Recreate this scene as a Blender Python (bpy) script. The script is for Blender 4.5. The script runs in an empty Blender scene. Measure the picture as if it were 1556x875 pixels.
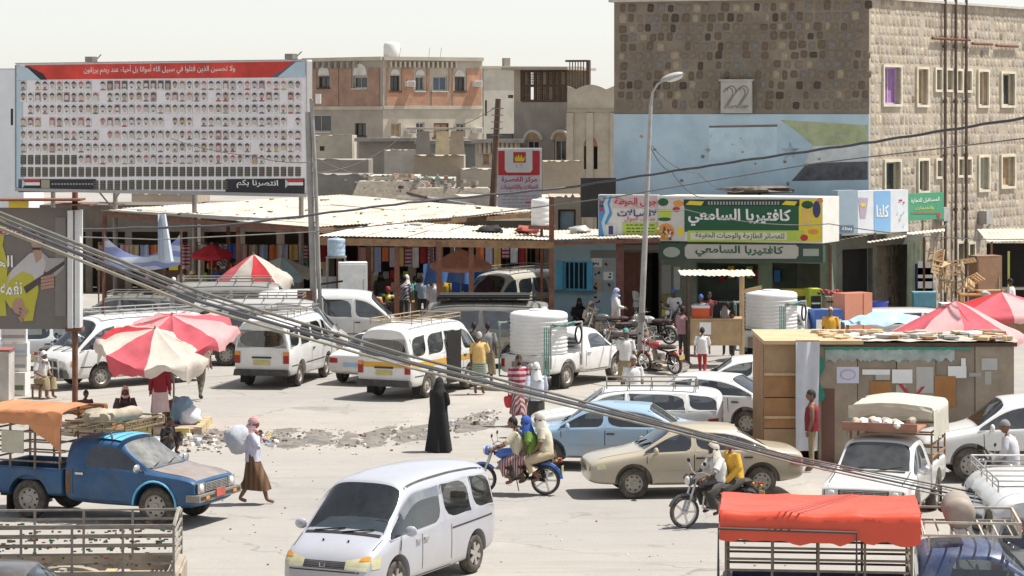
import bpy, bmesh, math, random
from mathutils import Vector, Matrix, noise
from mathutils.bvhtree import BVHTree
R = math.radians
random.seed(7)
sc = bpy.context.scene
C = sc.collection
# ---------------------------------------------------------------- camera
FPX, CAMH, HZY, IMW, IMH = 4000.0, 7.6, 170.0, 1556.0, 875.0
U0 = 3300.0            # depths below are written in units of this focal length
KY = FPX / U0
cd = bpy.data.cameras.new('camera')
cd.sensor_width = 36.0
cd.lens = FPX / IMW * 36.0
cd.shift_y = -(IMH / 2 - HZY) / IMW
cd.clip_start = 0.1
cd.clip_end = 5000
cam = bpy.data.objects.new('camera', cd)
cam.location = (0, 0, CAMH)
cam.rotation_euler = (R(90), 0, 0)
C.objects.link(cam)
sc.camera = cam
# ---------------------------------------------------------------- sky and sun
SUN = Vector((0.42, 0.06, 0.90)).normalized()
w = bpy.data.worlds.new('World'); sc.world = w; w.use_nodes = True
nt = w.node_tree; nt.nodes.clear()
sky = nt.nodes.new('ShaderNodeTexSky'); sky.sky_type = 'NISHITA'; sky.sun_disc = False
sky.sun_elevation = math.asin(SUN.z); sky.sun_rotation = math.atan2(SUN.x, SUN.y)
sky.air_density = 1.0; sky.dust_density = 0.42; sky.ozone_density = 1.0; sky.altitude = 0
hs = nt.nodes.new('ShaderNodeHueSaturation'); hs.inputs['Saturation'].default_value = 0.3
bg = nt.nodes.new('ShaderNodeBackground'); bg.inputs[1].default_value = 0.108
ou = nt.nodes.new('ShaderNodeOutputWorld')
nt.links.new(sky.outputs[0], hs.inputs['Color']); nt.links.new(hs.outputs[0], bg.inputs[0]); nt.links.new(bg.outputs[0], ou.inputs[0])
sl = bpy.data.lights.new('sun', 'SUN'); sl.energy = 5.0; sl.angle = R(0.6); sl.color = (1.0, 0.965, 0.91)
so = bpy.data.objects.new('sun', sl); so.rotation_euler = SUN.to_track_quat('Z', 'Y').to_euler(); so.location = (20, 40, 60)
C.objects.link(so)
vs = sc.view_settings
vs.view_transform = 'Standard'; vs.look = 'None'; vs.gamma = 1.0; vs.use_curve_mapping = False; vs.exposure = 0.48
sc.cycles.max_bounces = 6; sc.cycles.transparent_max_bounces = 12
# ---------------------------------------------------------------- helpers
def G(px, py, z=0.0):
 Y = FPX * (CAMH - z) / (py - HZY)
 return Vector(((px - IMW / 2) * Y / FPX, Y, z))
def P(px, py, Y):
 return Vector(((px - IMW / 2) * Y / U0, Y * KY, CAMH - (py - HZY) * Y / U0))
def XW(px, Y): return (px - IMW / 2) * Y / U0
def ZW(py, Y): return CAMH - (py - HZY) * Y / U0
def lin(h, k=1.0):
 h = h.lstrip('#'); o = []
 for i in (0, 2, 4):
  v = int(h[i:i + 2], 16) / 255
  o.append((v / 12.92 if v <= 0.04045 else ((v + 0.055) / 1.055) ** 2.4) * k)
 return tuple(o)
MATS = {}
def mat(name, col, rough=0.75, var=0.18, scale=2.5, bump=0.0, bscale=30.0, metal=0.0, dust=0.0, dcol=(0.36, 0.31, 0.24), coat=0.0, spec=0.4, stripes=None, zdust=0.0, thin=0.0):
 if name in MATS: return MATS[name]
 m = bpy.data.materials.new(name); m.use_nodes = True
 t = m.node_tree; L = t.links; N = t.nodes
 b = N['Principled BSDF']
 if isinstance(col, str): col = lin(col, 0.62)
 b.inputs['Roughness'].default_value = rough; b.inputs['Metallic'].default_value = metal
 b.inputs['Specular IOR Level'].default_value = spec
 b.inputs['Coat Weight'].default_value = coat; b.inputs['Coat Roughness'].default_value = 0.06
 tc = N.new('ShaderNodeTexCoord')
 n1 = N.new('ShaderNodeTexNoise'); n1.inputs['Scale'].default_value = scale; n1.inputs['Detail'].default_value = 5; n1.inputs['Roughness'].default_value = 0.65
 L.new(tc.outputs['Object'], n1.inputs['Vector'])
 mr = N.new('ShaderNodeMapRange'); mr.inputs['From Min'].default_value = 0.3; mr.inputs['From Max'].default_value = 0.7
 mr.inputs['To Min'].default_value = 1 - var; mr.inputs['To Max'].default_value = 1 + var
 L.new(n1.outputs['Fac'], mr.inputs['Value'])
 mx = N.new('ShaderNodeVectorMath'); mx.operation = 'SCALE'; mx.inputs[0].default_value = col[:3]
 L.new(mr.outputs[0], mx.inputs['Scale'])
 out = mx.outputs[0]
 if stripes:
  wv = N.new('ShaderNodeTexWave'); wv.bands_direction = stripes[2]; wv.inputs['Scale'].default_value = stripes[1]
  wv.inputs['Distortion'].default_value = stripes[3] if len(stripes) > 3 else 0.3
  L.new(tc.outputs['Object'], wv.inputs['Vector'])
  gt = N.new('ShaderNodeMath'); gt.operation = 'GREATER_THAN'; gt.inputs[1].default_value = 0.5; L.new(wv.outputs['Fac'], gt.inputs[0])
  sm = N.new('ShaderNodeMix'); sm.data_type = 'RGBA'; c2 = stripes[0] if not isinstance(stripes[0], str) else lin(stripes[0], 0.62)
  sm.inputs[7].default_value = (*c2, 1); L.new(gt.outputs[0], sm.inputs[0]); L.new(out, sm.inputs[6]); out = sm.outputs[2]
 if dust > 0:
  n2 = N.new('ShaderNodeTexNoise'); n2.inputs['Scale'].default_value = scale * 0.9 + 0.7; n2.inputs['Detail'].default_value = 7; n2.inputs['Roughness'].default_value = 0.7
  L.new(tc.outputs['Object'], n2.inputs['Vector'])
  r2 = N.new('ShaderNodeMapRange'); r2.inputs['From Min'].default_value = 0.42; r2.inputs['From Max'].default_value = 0.68
  r2.inputs['To Min'].default_value = dust * 0.15; r2.inputs['To Max'].default_value = dust; L.new(n2.outputs['Fac'], r2.inputs['Value'])
  fac = r2.outputs[0]
  if zdust > 0:                                   # road dust thrown up on the lower panels
   sx = N.new('ShaderNodeSeparateXYZ'); L.new(tc.outputs['Object'], sx.inputs[0])
   rz = N.new('ShaderNodeMapRange'); rz.inputs['From Min'].default_value = 0.95; rz.inputs['From Max'].default_value = 0.3; rz.inputs['To Min'].default_value = 0; rz.inputs['To Max'].default_value = zdust * 1.7; L.new(sx.outputs[2], rz.inputs['Value'])
   mu = N.new('ShaderNodeMath'); mu.operation = 'MULTIPLY_ADD'; L.new(rz.outputs[0], mu.inputs[0]); L.new(n2.outputs['Fac'], mu.inputs[1]); L.new(fac, mu.inputs[2]); mu.use_clamp = True; fac = mu.outputs[0]
  dm = N.new('ShaderNodeMix'); dm.data_type = 'RGBA'; dm.inputs[7].default_value = (*dcol, 1)
  L.new(fac, dm.inputs[0]); L.new(out, dm.inputs[6]); out = dm.outputs[2]
 L.new(out, b.inputs['Base Color'])
 if bump > 0:
  n3 = N.new('ShaderNodeTexNoise'); n3.inputs['Scale'].default_value = bscale; n3.inputs['Detail'].default_value = 4
  L.new(tc.outputs['Object'], n3.inputs['Vector'])
  bp = N.new('ShaderNodeBump'); bp.inputs['Strength'].default_value = bump; bp.inputs['Distance'].default_value = 0.03
  L.new(n3.outputs['Fac'], bp.inputs['Height']); L.new(bp.outputs[0], b.inputs['Normal'])
 if thin > 0:                                        # light passing through cloth
  tl = N.new('ShaderNodeBsdfTranslucent'); L.new(out, tl.inputs[0]); mx2 = N.new('ShaderNodeMixShader'); mx2.inputs[0].default_value = thin
  L.new(b.outputs[0], mx2.inputs[1]); L.new(tl.outputs[0], mx2.inputs[2]); L.new(mx2.outputs[0], N['Material Output'].inputs[0])
 MATS[name] = m
 return m
def glassmat(name, tint=(0.30, 0.33, 0.34), gl=0.12, dust=0.0):
 if name in MATS: return MATS[name]
 m = bpy.data.materials.new(name); m.use_nodes = True
 t = m.node_tree; N = t.nodes; L = t.links; N.clear()
 o = N.new('ShaderNodeOutputMaterial'); tr = N.new('ShaderNodeBsdfTransparent'); tr.inputs[0].default_value = (*tint, 1)
 g = N.new('ShaderNodeBsdfGlossy'); g.inputs['Roughness'].default_value = 0.04; g.inputs[0].default_value = (0.9, 0.95, 1, 1)
 fr = N.new('ShaderNodeFresnel'); fr.inputs[0].default_value = 1.5
 ad = N.new('ShaderNodeMath'); ad.operation = 'ADD'; ad.inputs[1].default_value = gl; ad.use_clamp = True
 L.new(fr.outputs[0], ad.inputs[0])
 mx = N.new('ShaderNodeMixShader'); L.new(ad.outputs[0], mx.inputs[0]); L.new(tr.outputs[0], mx.inputs[1]); L.new(g.outputs[0], mx.inputs[2])
 last = mx.outputs[0]
 if dust > 0:
  d = N.new('ShaderNodeBsdfDiffuse'); d.inputs[0].default_value = (0.42, 0.41, 0.38, 1)
  tc = N.new('ShaderNodeTexCoord'); n2 = N.new('ShaderNodeTexNoise'); n2.inputs['Scale'].default_value = 3; n2.inputs['Detail'].default_value = 6
  L.new(tc.outputs['Object'], n2.inputs['Vector'])
  r2 = N.new('ShaderNodeMapRange'); r2.inputs['From Min'].default_value = 0.35; r2.inputs['From Max'].default_value = 0.7
  r2.inputs['To Min'].default_value = dust * 0.3; r2.inputs['To Max'].default_value = dust; L.new(n2.outputs['Fac'], r2.inputs['Value'])
  m2 = N.new('ShaderNodeMixShader'); L.new(r2.outputs[0], m2.inputs[0]); L.new(last, m2.inputs[1]); L.new(d.outputs[0], m2.inputs[2]); last = m2.outputs[0]
 L.new(last, o.inputs[0]); MATS[name] = m
 return m

class MB:
 def __init__(s): s.v = []; s.f = []; s.m = []
 def add(s, vs, fs, mi=0, M=None):
  o = len(s.v)
  s.v += [tuple(M @ Vector(p)) if M else tuple(p) for p in vs]
  for f in fs: s.f.append([i + o for i in f]); s.m.append(mi)
  return s
 def box(s, c, d, mi=0, M=None, rz=0, taper=1.0):
  x, y, z = d[0] / 2, d[1] / 2, d[2] / 2; t = taper
  vs = [(-x, -y, -z), (x, -y, -z), (x, y, -z), (-x, y, -z), (-x * t, -y * t, z), (x * t, -y * t, z), (x * t, y * t, z), (-x * t, y * t, z)]
  T = Matrix.Translation(c) @ Matrix.Rotation(rz, 4, 'Z')
  if M: T = M @ T
  return s.add(vs, [(0, 3, 2, 1), (4, 5, 6, 7), (0, 1, 5, 4), (1, 2, 6, 5), (2, 3, 7, 6), (3, 0, 4, 7)], mi, T)
 def bar(s, a, b, wd, ht=None, mi=0):
  a = Vector(a); b = Vector(b); d = b - a; l = d.length
  if l < 1e-6: return s
  q = d.to_track_quat('X', 'Z').to_matrix().to_4x4()
  return s.box((0, 0, 0), (l, wd, ht or wd), mi, Matrix.Translation((a + b) / 2) @ q)
 def tube(s, pts, r, n=8, mi=0, caps=True, closed=False):
  pts = [Vector(p) for p in pts]; k = len(pts); o = len(s.v)
  rs = r if isinstance(r, (list, tuple)) else [r] * k
  prev = None
  for i, p in enumerate(pts):
   if closed: d = pts[(i + 1) % k] - pts[i - 1]
   else: d = pts[min(i + 1, k - 1)] - pts[max(i - 1, 0)]
   d = d.normalized() if d.length > 1e-9 else Vector((0, 0, 1))
   if prev is None: a = d.orthogonal().normalized()
   else:
    a = prev - d * prev.dot(d)
    a = a.normalized() if a.length > 1e-6 else d.orthogonal().normalized()
   prev = a; b = d.cross(a)
   for j in range(n):
    t = 2 * math.pi * j / n
    s.v.append(tuple(p + (a * math.cos(t) + b * math.sin(t)) * rs[i]))
  for i in range(k if closed else k - 1):
   for j in range(n):
    A = o + i * n + j; B = o + i * n + (j + 1) % n; i2 = (i + 1) % k
    s.f.append([A, B, o + i2 * n + (j + 1) % n, o + i2 * n + j]); s.m.append(mi)
  if caps and not closed:
   s.f.append([o + j for j in reversed(range(n))]); s.m.append(mi)
   s.f.append([o + (k - 1) * n + j for j in range(n)]); s.m.append(mi)
  return s
 def cyl(s, a, b, r0, r1=None, n=12, mi=0, caps=True): return s.tube([a, b], [r0, r0 if r1 is None else r1], n, mi, caps)
 def lathe(s, prof, n=16, mi=0, M=None, caps=True):
  vs = []; fs = []; k = len(prof)
  for (r, z) in prof:
   for j in range(n):
    t = 2 * math.pi * j / n; vs.append((r * math.cos(t), r * math.sin(t), z))
  for i in range(k - 1):
   for j in range(n): fs.append((i * n + j, i * n + (j + 1) % n, (i + 1) * n + (j + 1) % n, (i + 1) * n + j))
  if caps:
   fs.append(tuple(reversed(range(n)))); fs.append(tuple((k - 1) * n + j for j in range(n)))
  return s.add(vs, fs, mi, M)
 def grid(s, fn, nu, nv, mi=0, M=None):
  vs = [fn(i / nu, j / nv) for j in range(nv + 1) for i in range(nu + 1)]
  fs = [(j * (nu + 1) + i, j * (nu + 1) + i + 1, (j + 1) * (nu + 1) + i + 1, (j + 1) * (nu + 1) + i) for j in range(nv) for i in range(nu)]
  return s.add(vs, fs, mi, M)
 def prism(s, poly, th, M=None, mi=0):      # polygon in local xz, thickness along +y
  n = len(poly); vs = [(x, 0, z) for x, z in poly] + [(x, th, z) for x, z in poly]
  fs = [tuple(range(n)), tuple(reversed(range(n, 2 * n)))] + [(i, n + i, n + (i + 1) % n, (i + 1) % n) for i in range(n)]
  return s.add(vs, fs, mi, M)
 def blob(s, c, r, n=8, k=6, mi=0, amp=0.0, seed=0, M=None):
  r = r if isinstance(r, (tuple, list)) else (r, r, r); vs = []; fs = []
  rnd = random.Random(seed)
  off = Vector((rnd.random() * 9, rnd.random() * 9, rnd.random() * 9))
  for i in range(1, k):
   ph = math.pi * i / k
   for j in range(n):
    t = 2 * math.pi * j / n
    d = Vector((math.sin(ph) * math.cos(t), math.sin(ph) * math.sin(t), math.cos(ph)))
    q = 1 + amp * noise.noise(d * 1.7 + off)
    vs.append((c[0] + d.x * r[0] * q, c[1] + d.y * r[1] * q, c[2] + d.z * r[2] * q))
  vs += [(c[0], c[1], c[2] + r[2]), (c[0], c[1], c[2] - r[2])]; T = len(vs) - 2
  for i in range(k - 2):
   for j in range(n): fs.append((i * n + j, (i + 1) * n + j, (i + 1) * n + (j + 1) % n, i * n + (j + 1) % n))
  for j in range(n): fs.append((T, j, (j + 1) % n)); fs.append((T + 1, (k - 2) * n + (j + 1) % n, (k - 2) * n + j))
  return s.add(vs, fs, mi, M)
 def mesh(s, name, mats, smooth=40):
  me = bpy.data.meshes.new(name); me.from_pydata(s.v, [], s.f)
  for m in (mats if isinstance(mats, (list, tuple)) else [mats]): me.materials.append(m)
  me.polygons.foreach_set('material_index', s.m); me.update()
  if smooth: me.shade_smooth(); me.set_sharp_from_angle(angle=R(smooth))
  return me
 def build(s, name, mats, parent=None, loc=None, rz=None, smooth=40):
  return link(name, s.mesh(name, mats, smooth), parent, loc, rz)
def link(name, me, parent=None, loc=None, rz=None):
 o = bpy.data.objects.new(name, me); C.objects.link(o)
 if parent: o.parent = parent
 if loc is not None: o.location = loc
 if rz is not None: o.rotation_euler = (0, 0, rz)
 return o
def tag(o, label=None, cat=None, group=None, kind=None):
 if label: o['label'] = label
 if cat: o['category'] = cat
 if group: o['group'] = group
 if kind: o['kind'] = kind
 return o
def thing(name, label, cat, loc=(0, 0, 0), rz=0.0, group=None):
 o = bpy.data.objects.new(name, None); o.empty_display_size = 0.2; C.objects.link(o)
 o.location = loc; o.rotation_euler = (0, 0, rz)
 return tag(o, label, cat, group)
KIDS = {}
def copy_tree(o, parent=None):
 c = o.copy(); C.objects.link(c); c.parent = parent
 for ch in list(o.children): copy_tree(ch, c)
 return c
def relabel(o, label, group=None):
 o['label'] = label
 if group: o['group'] = group
 elif 'group' in o: del o['group']
def place(o, local, px, py, rz):
 """put o so that its local ground point stands at the ground point seen at a pixel"""
 g = G(px, py); o.rotation_euler = (0, 0, rz)
 l = Matrix.Rotation(rz, 3, 'Z') @ Vector((local[0], local[1], 0))
 o.location = (g.x - l.x, g.y - l.y, 0)
def frame_at(p, xdir):
 """matrix: local x along xdir (horizontal), local -y facing the viewer side, z up"""
 x = Vector((xdir[0], xdir[1], 0)).normalized(); z = Vector((0, 0, 1)); y = z.cross(x)
 M = Matrix((x, y, z)).transposed().to_4x4(); M.translation = Vector(p)
 return M
# Arabic: joined letter forms, set in visual order
AR = {0x621: (0xFE80, 1), 0x622: (0xFE81, 2), 0x623: (0xFE83, 2), 0x624: (0xFE85, 2), 0x625: (0xFE87, 2), 0x626: (0xFE89, 4), 0x627: (0xFE8D, 2), 0x628: (0xFE8F, 4), 0x629: (0xFE93, 2)}
_b = 0xFE95
for _c in range(0x62A, 0x63B):
 _n = 2 if _c in (0x62F, 0x630, 0x631, 0x632) else 4
 AR[_c] = (_b, _n); _b += _n
_b = 0xFED1
for _c in range(0x641, 0x64B):
 _n = 2 if _c in (0x648, 0x649) else 4
 AR[_c] = (_b, _n); _b += _n
def shape(s):
 out = []; cs = list(s); i = 0
 joins = lambda ch: ch == '\u0640' or (ord(ch) in AR and AR[ord(ch)][1] == 4)
 takes = lambda ch: ch == '\u0640' or (ord(ch) in AR and AR[ord(ch)][1] >= 2)
 while i < len(cs):
  c = cs[i]
  if ord(c) not in AR: out.append(c); i += 1; continue
  base, n = AR[ord(c)]
  pv = i > 0 and joins(cs[i - 1])
  if c == '\u0644' and i + 1 < len(cs) and cs[i + 1] in '\u0622\u0623\u0625\u0627':
   out.append(chr({'\u0622': 0xFEF5, '\u0623': 0xFEF7, '\u0625': 0xFEF9, '\u0627': 0xFEFB}[cs[i + 1]] + (1 if pv else 0))); i += 2; continue
  nx = n == 4 and i + 1 < len(cs) and takes(cs[i + 1])
  k = 0
  if n >= 2 and pv: k = 1
  if n == 4 and nx: k = 3 if pv else 2
  out.append(chr(base + k)); i += 1
 return ''.join(reversed(out))
def textmesh(s, width, height, bold=0.0, arabic=True, th=0.006):
 """lettering as a mesh in local xz, centred on 0, fitted to width x height"""
 c = bpy.data.curves.new('lettering', 'FONT'); c.body = shape(s) if arabic else s
 c.resolution_u = 2; c.offset = bold; c.extrude = 0.0; c.fill_mode = 'FRONT'
 o = bpy.data.objects.new('lettering', c); C.objects.link(o)
 dg = bpy.context.evaluated_depsgraph_get(); dg.update()
 me = bpy.data.meshes.new_from_object(o.evaluated_get(dg))
 bpy.data.objects.remove(o); bpy.data.curves.remove(c)
 xs = [v.co.x for v in me.vertices]; ys = [v.co.y for v in me.vertices]
 if not xs: return me
 sx = width / (max(xs) - min(xs)); sz = height / (max(ys) - min(ys)); cx = (max(xs) + min(xs)) / 2; cy = (max(ys) + min(ys)) / 2
 for v in me.vertices: v.co = Vector(((v.co.x - cx) * sx, 0, (v.co.y - cy) * sz))
 return me
def text(name, s, parent, M, x, z, wd, ht, m, off=0.012, bold=0.0, arabic=True):
 """M: sign frame (local x right, -y to viewer); each word becomes a mesh of its own"""
 me = textmesh(s, wd, ht, bold, arabic); gap = wd / max(6, len(s)) * .22
 T = M @ Matrix.Translation((x, -off, z)); ps = []
 for p in me.polygons: q = [me.vertices[i].co.x for i in p.vertices]; ps.append((min(q), max(q), list(p.vertices)))
 ps.sort(key=lambda p: p[0]); words = []; hi = -1e9
 for a, b, vi in ps:
  if a > hi + gap: words.append([])
  words[-1].append(vi); hi = max(hi, b)
 for w_ in words:
  ix = {}; mb = MB()
  for vi in w_:
   for i in vi: ix.setdefault(i, len(ix))
  mb.add([me.vertices[i].co for i in ix], [[ix[i] for i in vi] for vi in w_], 0, T); mb.build(name, m, parent, smooth=0)
# ================================================================ GROUND
def ground_material():
 m = bpy.data.materials.new('dusty_asphalt'); m.use_nodes = True
 t = m.node_tree; N = t.nodes; L = t.links; b = N['Principled BSDF']
 tc = N.new('ShaderNodeTexCoord')
 def nz(s, d=6, r=0.6, stretch=None, seed=0):
  n = N.new('ShaderNodeTexNoise'); n.inputs['Scale'].default_value = s; n.inputs['Detail'].default_value = d; n.inputs['Roughness'].default_value = r
  mp = N.new('ShaderNodeMapping'); mp.inputs['Location'].default_value = (seed * 7.3, seed * 3.1, 0)
  if stretch: mp.inputs['Scale'].default_value = stretch[0]; mp.inputs['Rotation'].default_value = (0, 0, stretch[1])
  L.new(tc.outputs['Object'], mp.inputs['Vector']); L.new(mp.outputs[0], n.inputs['Vector']); return n.outputs['Fac']
 def rng(v, a, b_, c, d):
  r = N.new('ShaderNodeMapRange'); r.inputs[1].default_value = a; r.inputs[2].default_value = b_; r.inputs[3].default_value = c; r.inputs[4].default_value = d
  L.new(v, r.inputs[0]); return r.outputs[0]
 def mix(f, a, b_):
  x = N.new('ShaderNodeMix'); x.data_type = 'RGBA'
  if isinstance(a, tuple): x.inputs[6].default_value = (*a, 1)
  else: L.new(a, x.inputs[6])
  if isinstance(b_, tuple): x.inputs[7].default_value = (*b_, 1)
  else: L.new(b_, x.inputs[7])
  L.new(f, x.inputs[0]); return x.outputs[2]
 c = mix(rng(nz(0.11, 6), 0.4, 0.62, 0, 1), (0.33, 0.312, 0.29), (0.385, 0.355, 0.315))
 c = mix(rng(nz(0.5, 8, 0.7, seed=1), 0.5, 0.75, 0, 0.55), c, (0.27, 0.25, 0.225))
 c = mix(rng(nz(0.6, 6, 0.65, ((0.25, 3.2, 1), R(14)), 2), 0.52, 0.72, 0, 0.5), c, (0.23, 0.215, 0.195))      # tyre-worn streaks
 c = mix(rng(nz(1.7, 5, 0.6, seed=3), 0.64, 0.72, 0, 0.5), c, (0.15, 0.145, 0.13))                           # oil spots
 c = mix(rng(nz(28, 3, 0.7, seed=4), 0.3, 0.75, 0, 0.5), c, (0.24, 0.22, 0.195))                               # grit
 v = N.new('ShaderNodeTexVoronoi'); v.feature = 'DISTANCE_TO_EDGE'; v.inputs['Scale'].default_value = 0.33
 wn = N.new('ShaderNodeTexNoise'); wn.inputs['Scale'].default_value = 1.3; wn.inputs['Detail'].default_value = 5; L.new(tc.outputs['Object'], wn.inputs['Vector'])
 va = N.new('ShaderNodeVectorMath'); va.operation = 'MULTIPLY_ADD'; va.inputs[1].default_value = (1.3, 1.3, 0); L.new(wn.outputs['Color'], va.inputs[0]); L.new(tc.outputs['Object'], va.inputs[2])
 L.new(va.outputs[0], v.inputs['Vector'])
 cr = N.new('ShaderNodeMath'); cr.operation = 'MULTIPLY'; L.new(rng(v.outputs['Distance'], 0.0, 0.016, 0.55, 0), cr.inputs[0]); L.new(rng(nz(0.35, 4, seed=6), 0.48, 0.6, 0, 1), cr.inputs[1])
 c = mix(cr.outputs[0], c, (0.13, 0.115, 0.10))                                                                # cracks in places
 c = mix(rng(nz(0.23, 7, 0.62, ((1, .45, 1), R(-8)), 8), 0.56, 0.66, 0, 0.6), c, (0.43, 0.395, 0.345))                # drifted pale sand
 c = mix(rng(nz(0.17, 6, 0.6, ((.8, .5, 1), R(20)), 9), 0.60, 0.70, 0, 0.55), c, (0.24, 0.215, 0.19))                # old patches of asphalt
 L.new(c, b.inputs['Base Color']); b.inputs['Roughness'].default_value = 0.92; b.inputs['Specular IOR Level'].default_value = 0.2
 bp = N.new('ShaderNodeBump'); bp.inputs['Strength'].default_value = 0.5; bp.inputs['Distance'].default_value = 0.02
 L.new(nz(9, 8, 0.75, seed=5), bp.inputs['Height']); L.new(bp.outputs[0], b.inputs['Normal'])
 return m
gm = ground_material()
xs = [-2500, -600, -150, -60] + [-30 + i * 0.75 for i in range(81)] + [60, 150, 600, 2500]
ys = [-200, 0, 20] + [32 + i * 1.1 for i in range(101)] + [160, 200, 300, 500, 1000, 4000]
mb = MB(); vs_ = []
for y in ys:
 for x in xs:
  k = 1.0 if (abs(x) < 30 and 32 < y < 142) else 0
  vs_.append((x, y, k * 0.012 * (noise.noise(Vector((x * 0.4, y * 0.4, 0))) - 0.6)))
nx_ = len(xs)
mb.add(vs_, [(j * nx_ + i, j * nx_ + i + 1, (j + 1) * nx_ + i + 1, (j + 1) * nx_ + i) for j in range(len(ys) - 1) for i in range(nx_ - 1)])
tag(mb.build('ground', gm), kind='structure')
# shared materials
CONC = mat('concrete_grey', (0.30, 0.28, 0.25), 0.9, 0.22, 1.2, 0.4, 14)
PLAST = mat('cream_plaster', (0.46, 0.41, 0.33), 0.9, 0.20, 0.7, 0.3, 10, dust=0.35, dcol=(0.33, 0.28, 0.22))
TANW = mat('tan_plaster', (0.40, 0.33, 0.25), 0.9, 0.22, 0.6, 0.3, 10, dust=0.3, dcol=(0.27, 0.22, 0.17))
GREYW = mat('grey_render', (0.27, 0.245, 0.215), 0.92, 0.22, 0.7, 0.4, 12, dust=0.25, dcol=(0.36, 0.31, 0.25))
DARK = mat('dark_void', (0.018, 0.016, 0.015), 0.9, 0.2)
WOODD = mat('dark_timber', (0.085, 0.055, 0.038), 0.75, 0.35, 6)
WOOD = mat('brown_wood', (0.27, 0.16, 0.085), 0.7, 0.30, 5)
WOODL = mat('pale_wood', (0.50, 0.35, 0.20), 0.7, 0.22, 6)
RUST = mat('rusty_steel', (0.16, 0.065, 0.04), 0.8, 0.4, 5, dust=0.3, dcol=(0.22, 0.14, 0.09))
STEEL = mat('weathered_steel', (0.24, 0.23, 0.21), 0.55, 0.3, 4, metal=0.3, dust=0.4, dcol=(0.25, 0.19, 0.13))
GALV = mat('galvanised_steel', (0.42, 0.42, 0.41), 0.5, 0.2, 4, metal=0.4, dust=0.4)
BLACK = mat('black_rubber', (0.022, 0.021, 0.02), 0.8, 0.3, 5)
WHITE = mat('white_paint', (0.72, 0.71, 0.68), 0.6, 0.08, 2, dust=0.2)
PANE = mat('window_pane_dark', (0.035, 0.042, 0.045), 0.12, 0.3, 1.5, spec=0.6)
PANEB = mat('window_pane_blue', (0.06, 0.085, 0.14), 0.15, 0.3, 1.5, spec=0.6)
BOARD = mat('window_board_tan', (0.36, 0.24, 0.14), 0.85, 0.25, 3)
# ---------------------------------------------------------------- broken median: mound, kerb blocks and loose rubble
RUB = mat('rubble_earth', (0.13, 0.115, 0.10), 0.95, 0.45, 2.2, 0.9, 9, dust=0.7, dcol=(0.27, 0.245, 0.215))
pa = [G(285, 662), G(420, 664), G(545, 668), G(650, 655), G(760, 633)]
def along(t):
 t = max(0.0, min(0.9999, t)) * (len(pa) - 1); i = int(t); return pa[i].lerp(pa[i + 1], t - i)
mb = MB()
def mound(u, v):
 p = along(u); s = (v - 0.5) * 2
 wdt = 1.9 + 1.0 * noise.noise(Vector((u * 9, 3, 1)))
 e = max(0, 1 - s * s) * min(1, u * 12, (1 - u) * 12)
 h = e * (0.02 + 0.045 * noise.noise(Vector((p.x * 2.3, s * 2, 5))) + 0.03 * noise.noise(Vector((p.x * 7, s * 6, 2)))) - 0.012
 return (p.x, p.y + s * wdt, max(-0.03, h))
mb.grid(mound, 120, 14)
tag(mb.build('rubble_mound', RUB), 'low broken strip of earth and torn asphalt crossing the road', 'rubble', kind='stuff')
rub_m = [mat('rubble_pale', (0.40, 0.35, 0.28), 0.95, 0.3, 6), mat('rubble_grey', (0.24, 0.22, 0.2), 0.95, 0.3, 6), mat('rubble_dark', (0.1, 0.085, 0.07), 0.95, 0.3, 6),
         mat('litter_pink', (0.45, 0.16, 0.17), 0.8), mat('litter_white', (0.7, 0.7, 0.7), 0.8), mat('litter_blue', (0.2, 0.32, 0.5), 0.8), mat('litter_yellow', (0.55, 0.42, 0.1), 0.8)]
mb = MB(); rnd = random.Random(3)
def shard(p, s, mi):
 n = 5; a0 = rnd.random() * 6; h = s * rnd.uniform(0.25, 0.7)
 vs = [(p[0] + s * rnd.uniform(.6, 1) * math.cos(a0 + 6.283 * i / n), p[1] + s * rnd.uniform(.6, 1) * math.sin(a0 + 6.283 * i / n), p[2] - 0.01) for i in range(n)]
 vs += [(x * .7 + p[0] * .3, y * .7 + p[1] * .3, p[2] + h * rnd.uniform(.6, 1)) for x, y, z in vs]
 mb.add(vs, [tuple(range(n, 2 * n))] + [(i, (i + 1) % n, n + (i + 1) % n, n + i) for i in range(n)], mi)
for i in range(380):
 u = rnd.random(); q = mound(u, 0.5); p = along(u); sp = rnd.gauss(0, 1.15)
 z = max(0, 0.02 * (1 - min(1, abs(sp) / 1.7)))
 mi = rnd.choices(range(7), (9, 9, 7, 1.4, 1.6, .5, .4))[0]
 s = rnd.uniform(0.015, 0.06) if mi > 2 or rnd.random() < .93 else rnd.uniform(0.08, 0.15)
 if mi > 2: shard((p.x, p.y + sp, z), s, mi)
 else: shard((p.x, p.y + sp, z), s, mi)
for i in range(230):                                # scattered grit over the square
 g = G(rnd.uniform(-40, 1600), rnd.uniform(560, 930)); shard((g.x, g.y, 0), rnd.uniform(0.01, 0.035), rnd.choices(range(7), (9, 8, 3, .3, 1.2, .2, .2))[0])
for i in range(260):
 g = G(rnd.uniform(240, 420), rnd.gauss(668, 9)); shard((g.x, g.y, 0), rnd.uniform(0.02, 0.12), rnd.choices(range(7), (9, 6, 5, 1, 2, 1, 1))[0])
tag(mb.build('loose_rubble', rub_m, smooth=0), 'loose stones and litter scattered over the dusty road', 'rubble', kind='stuff')
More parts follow.
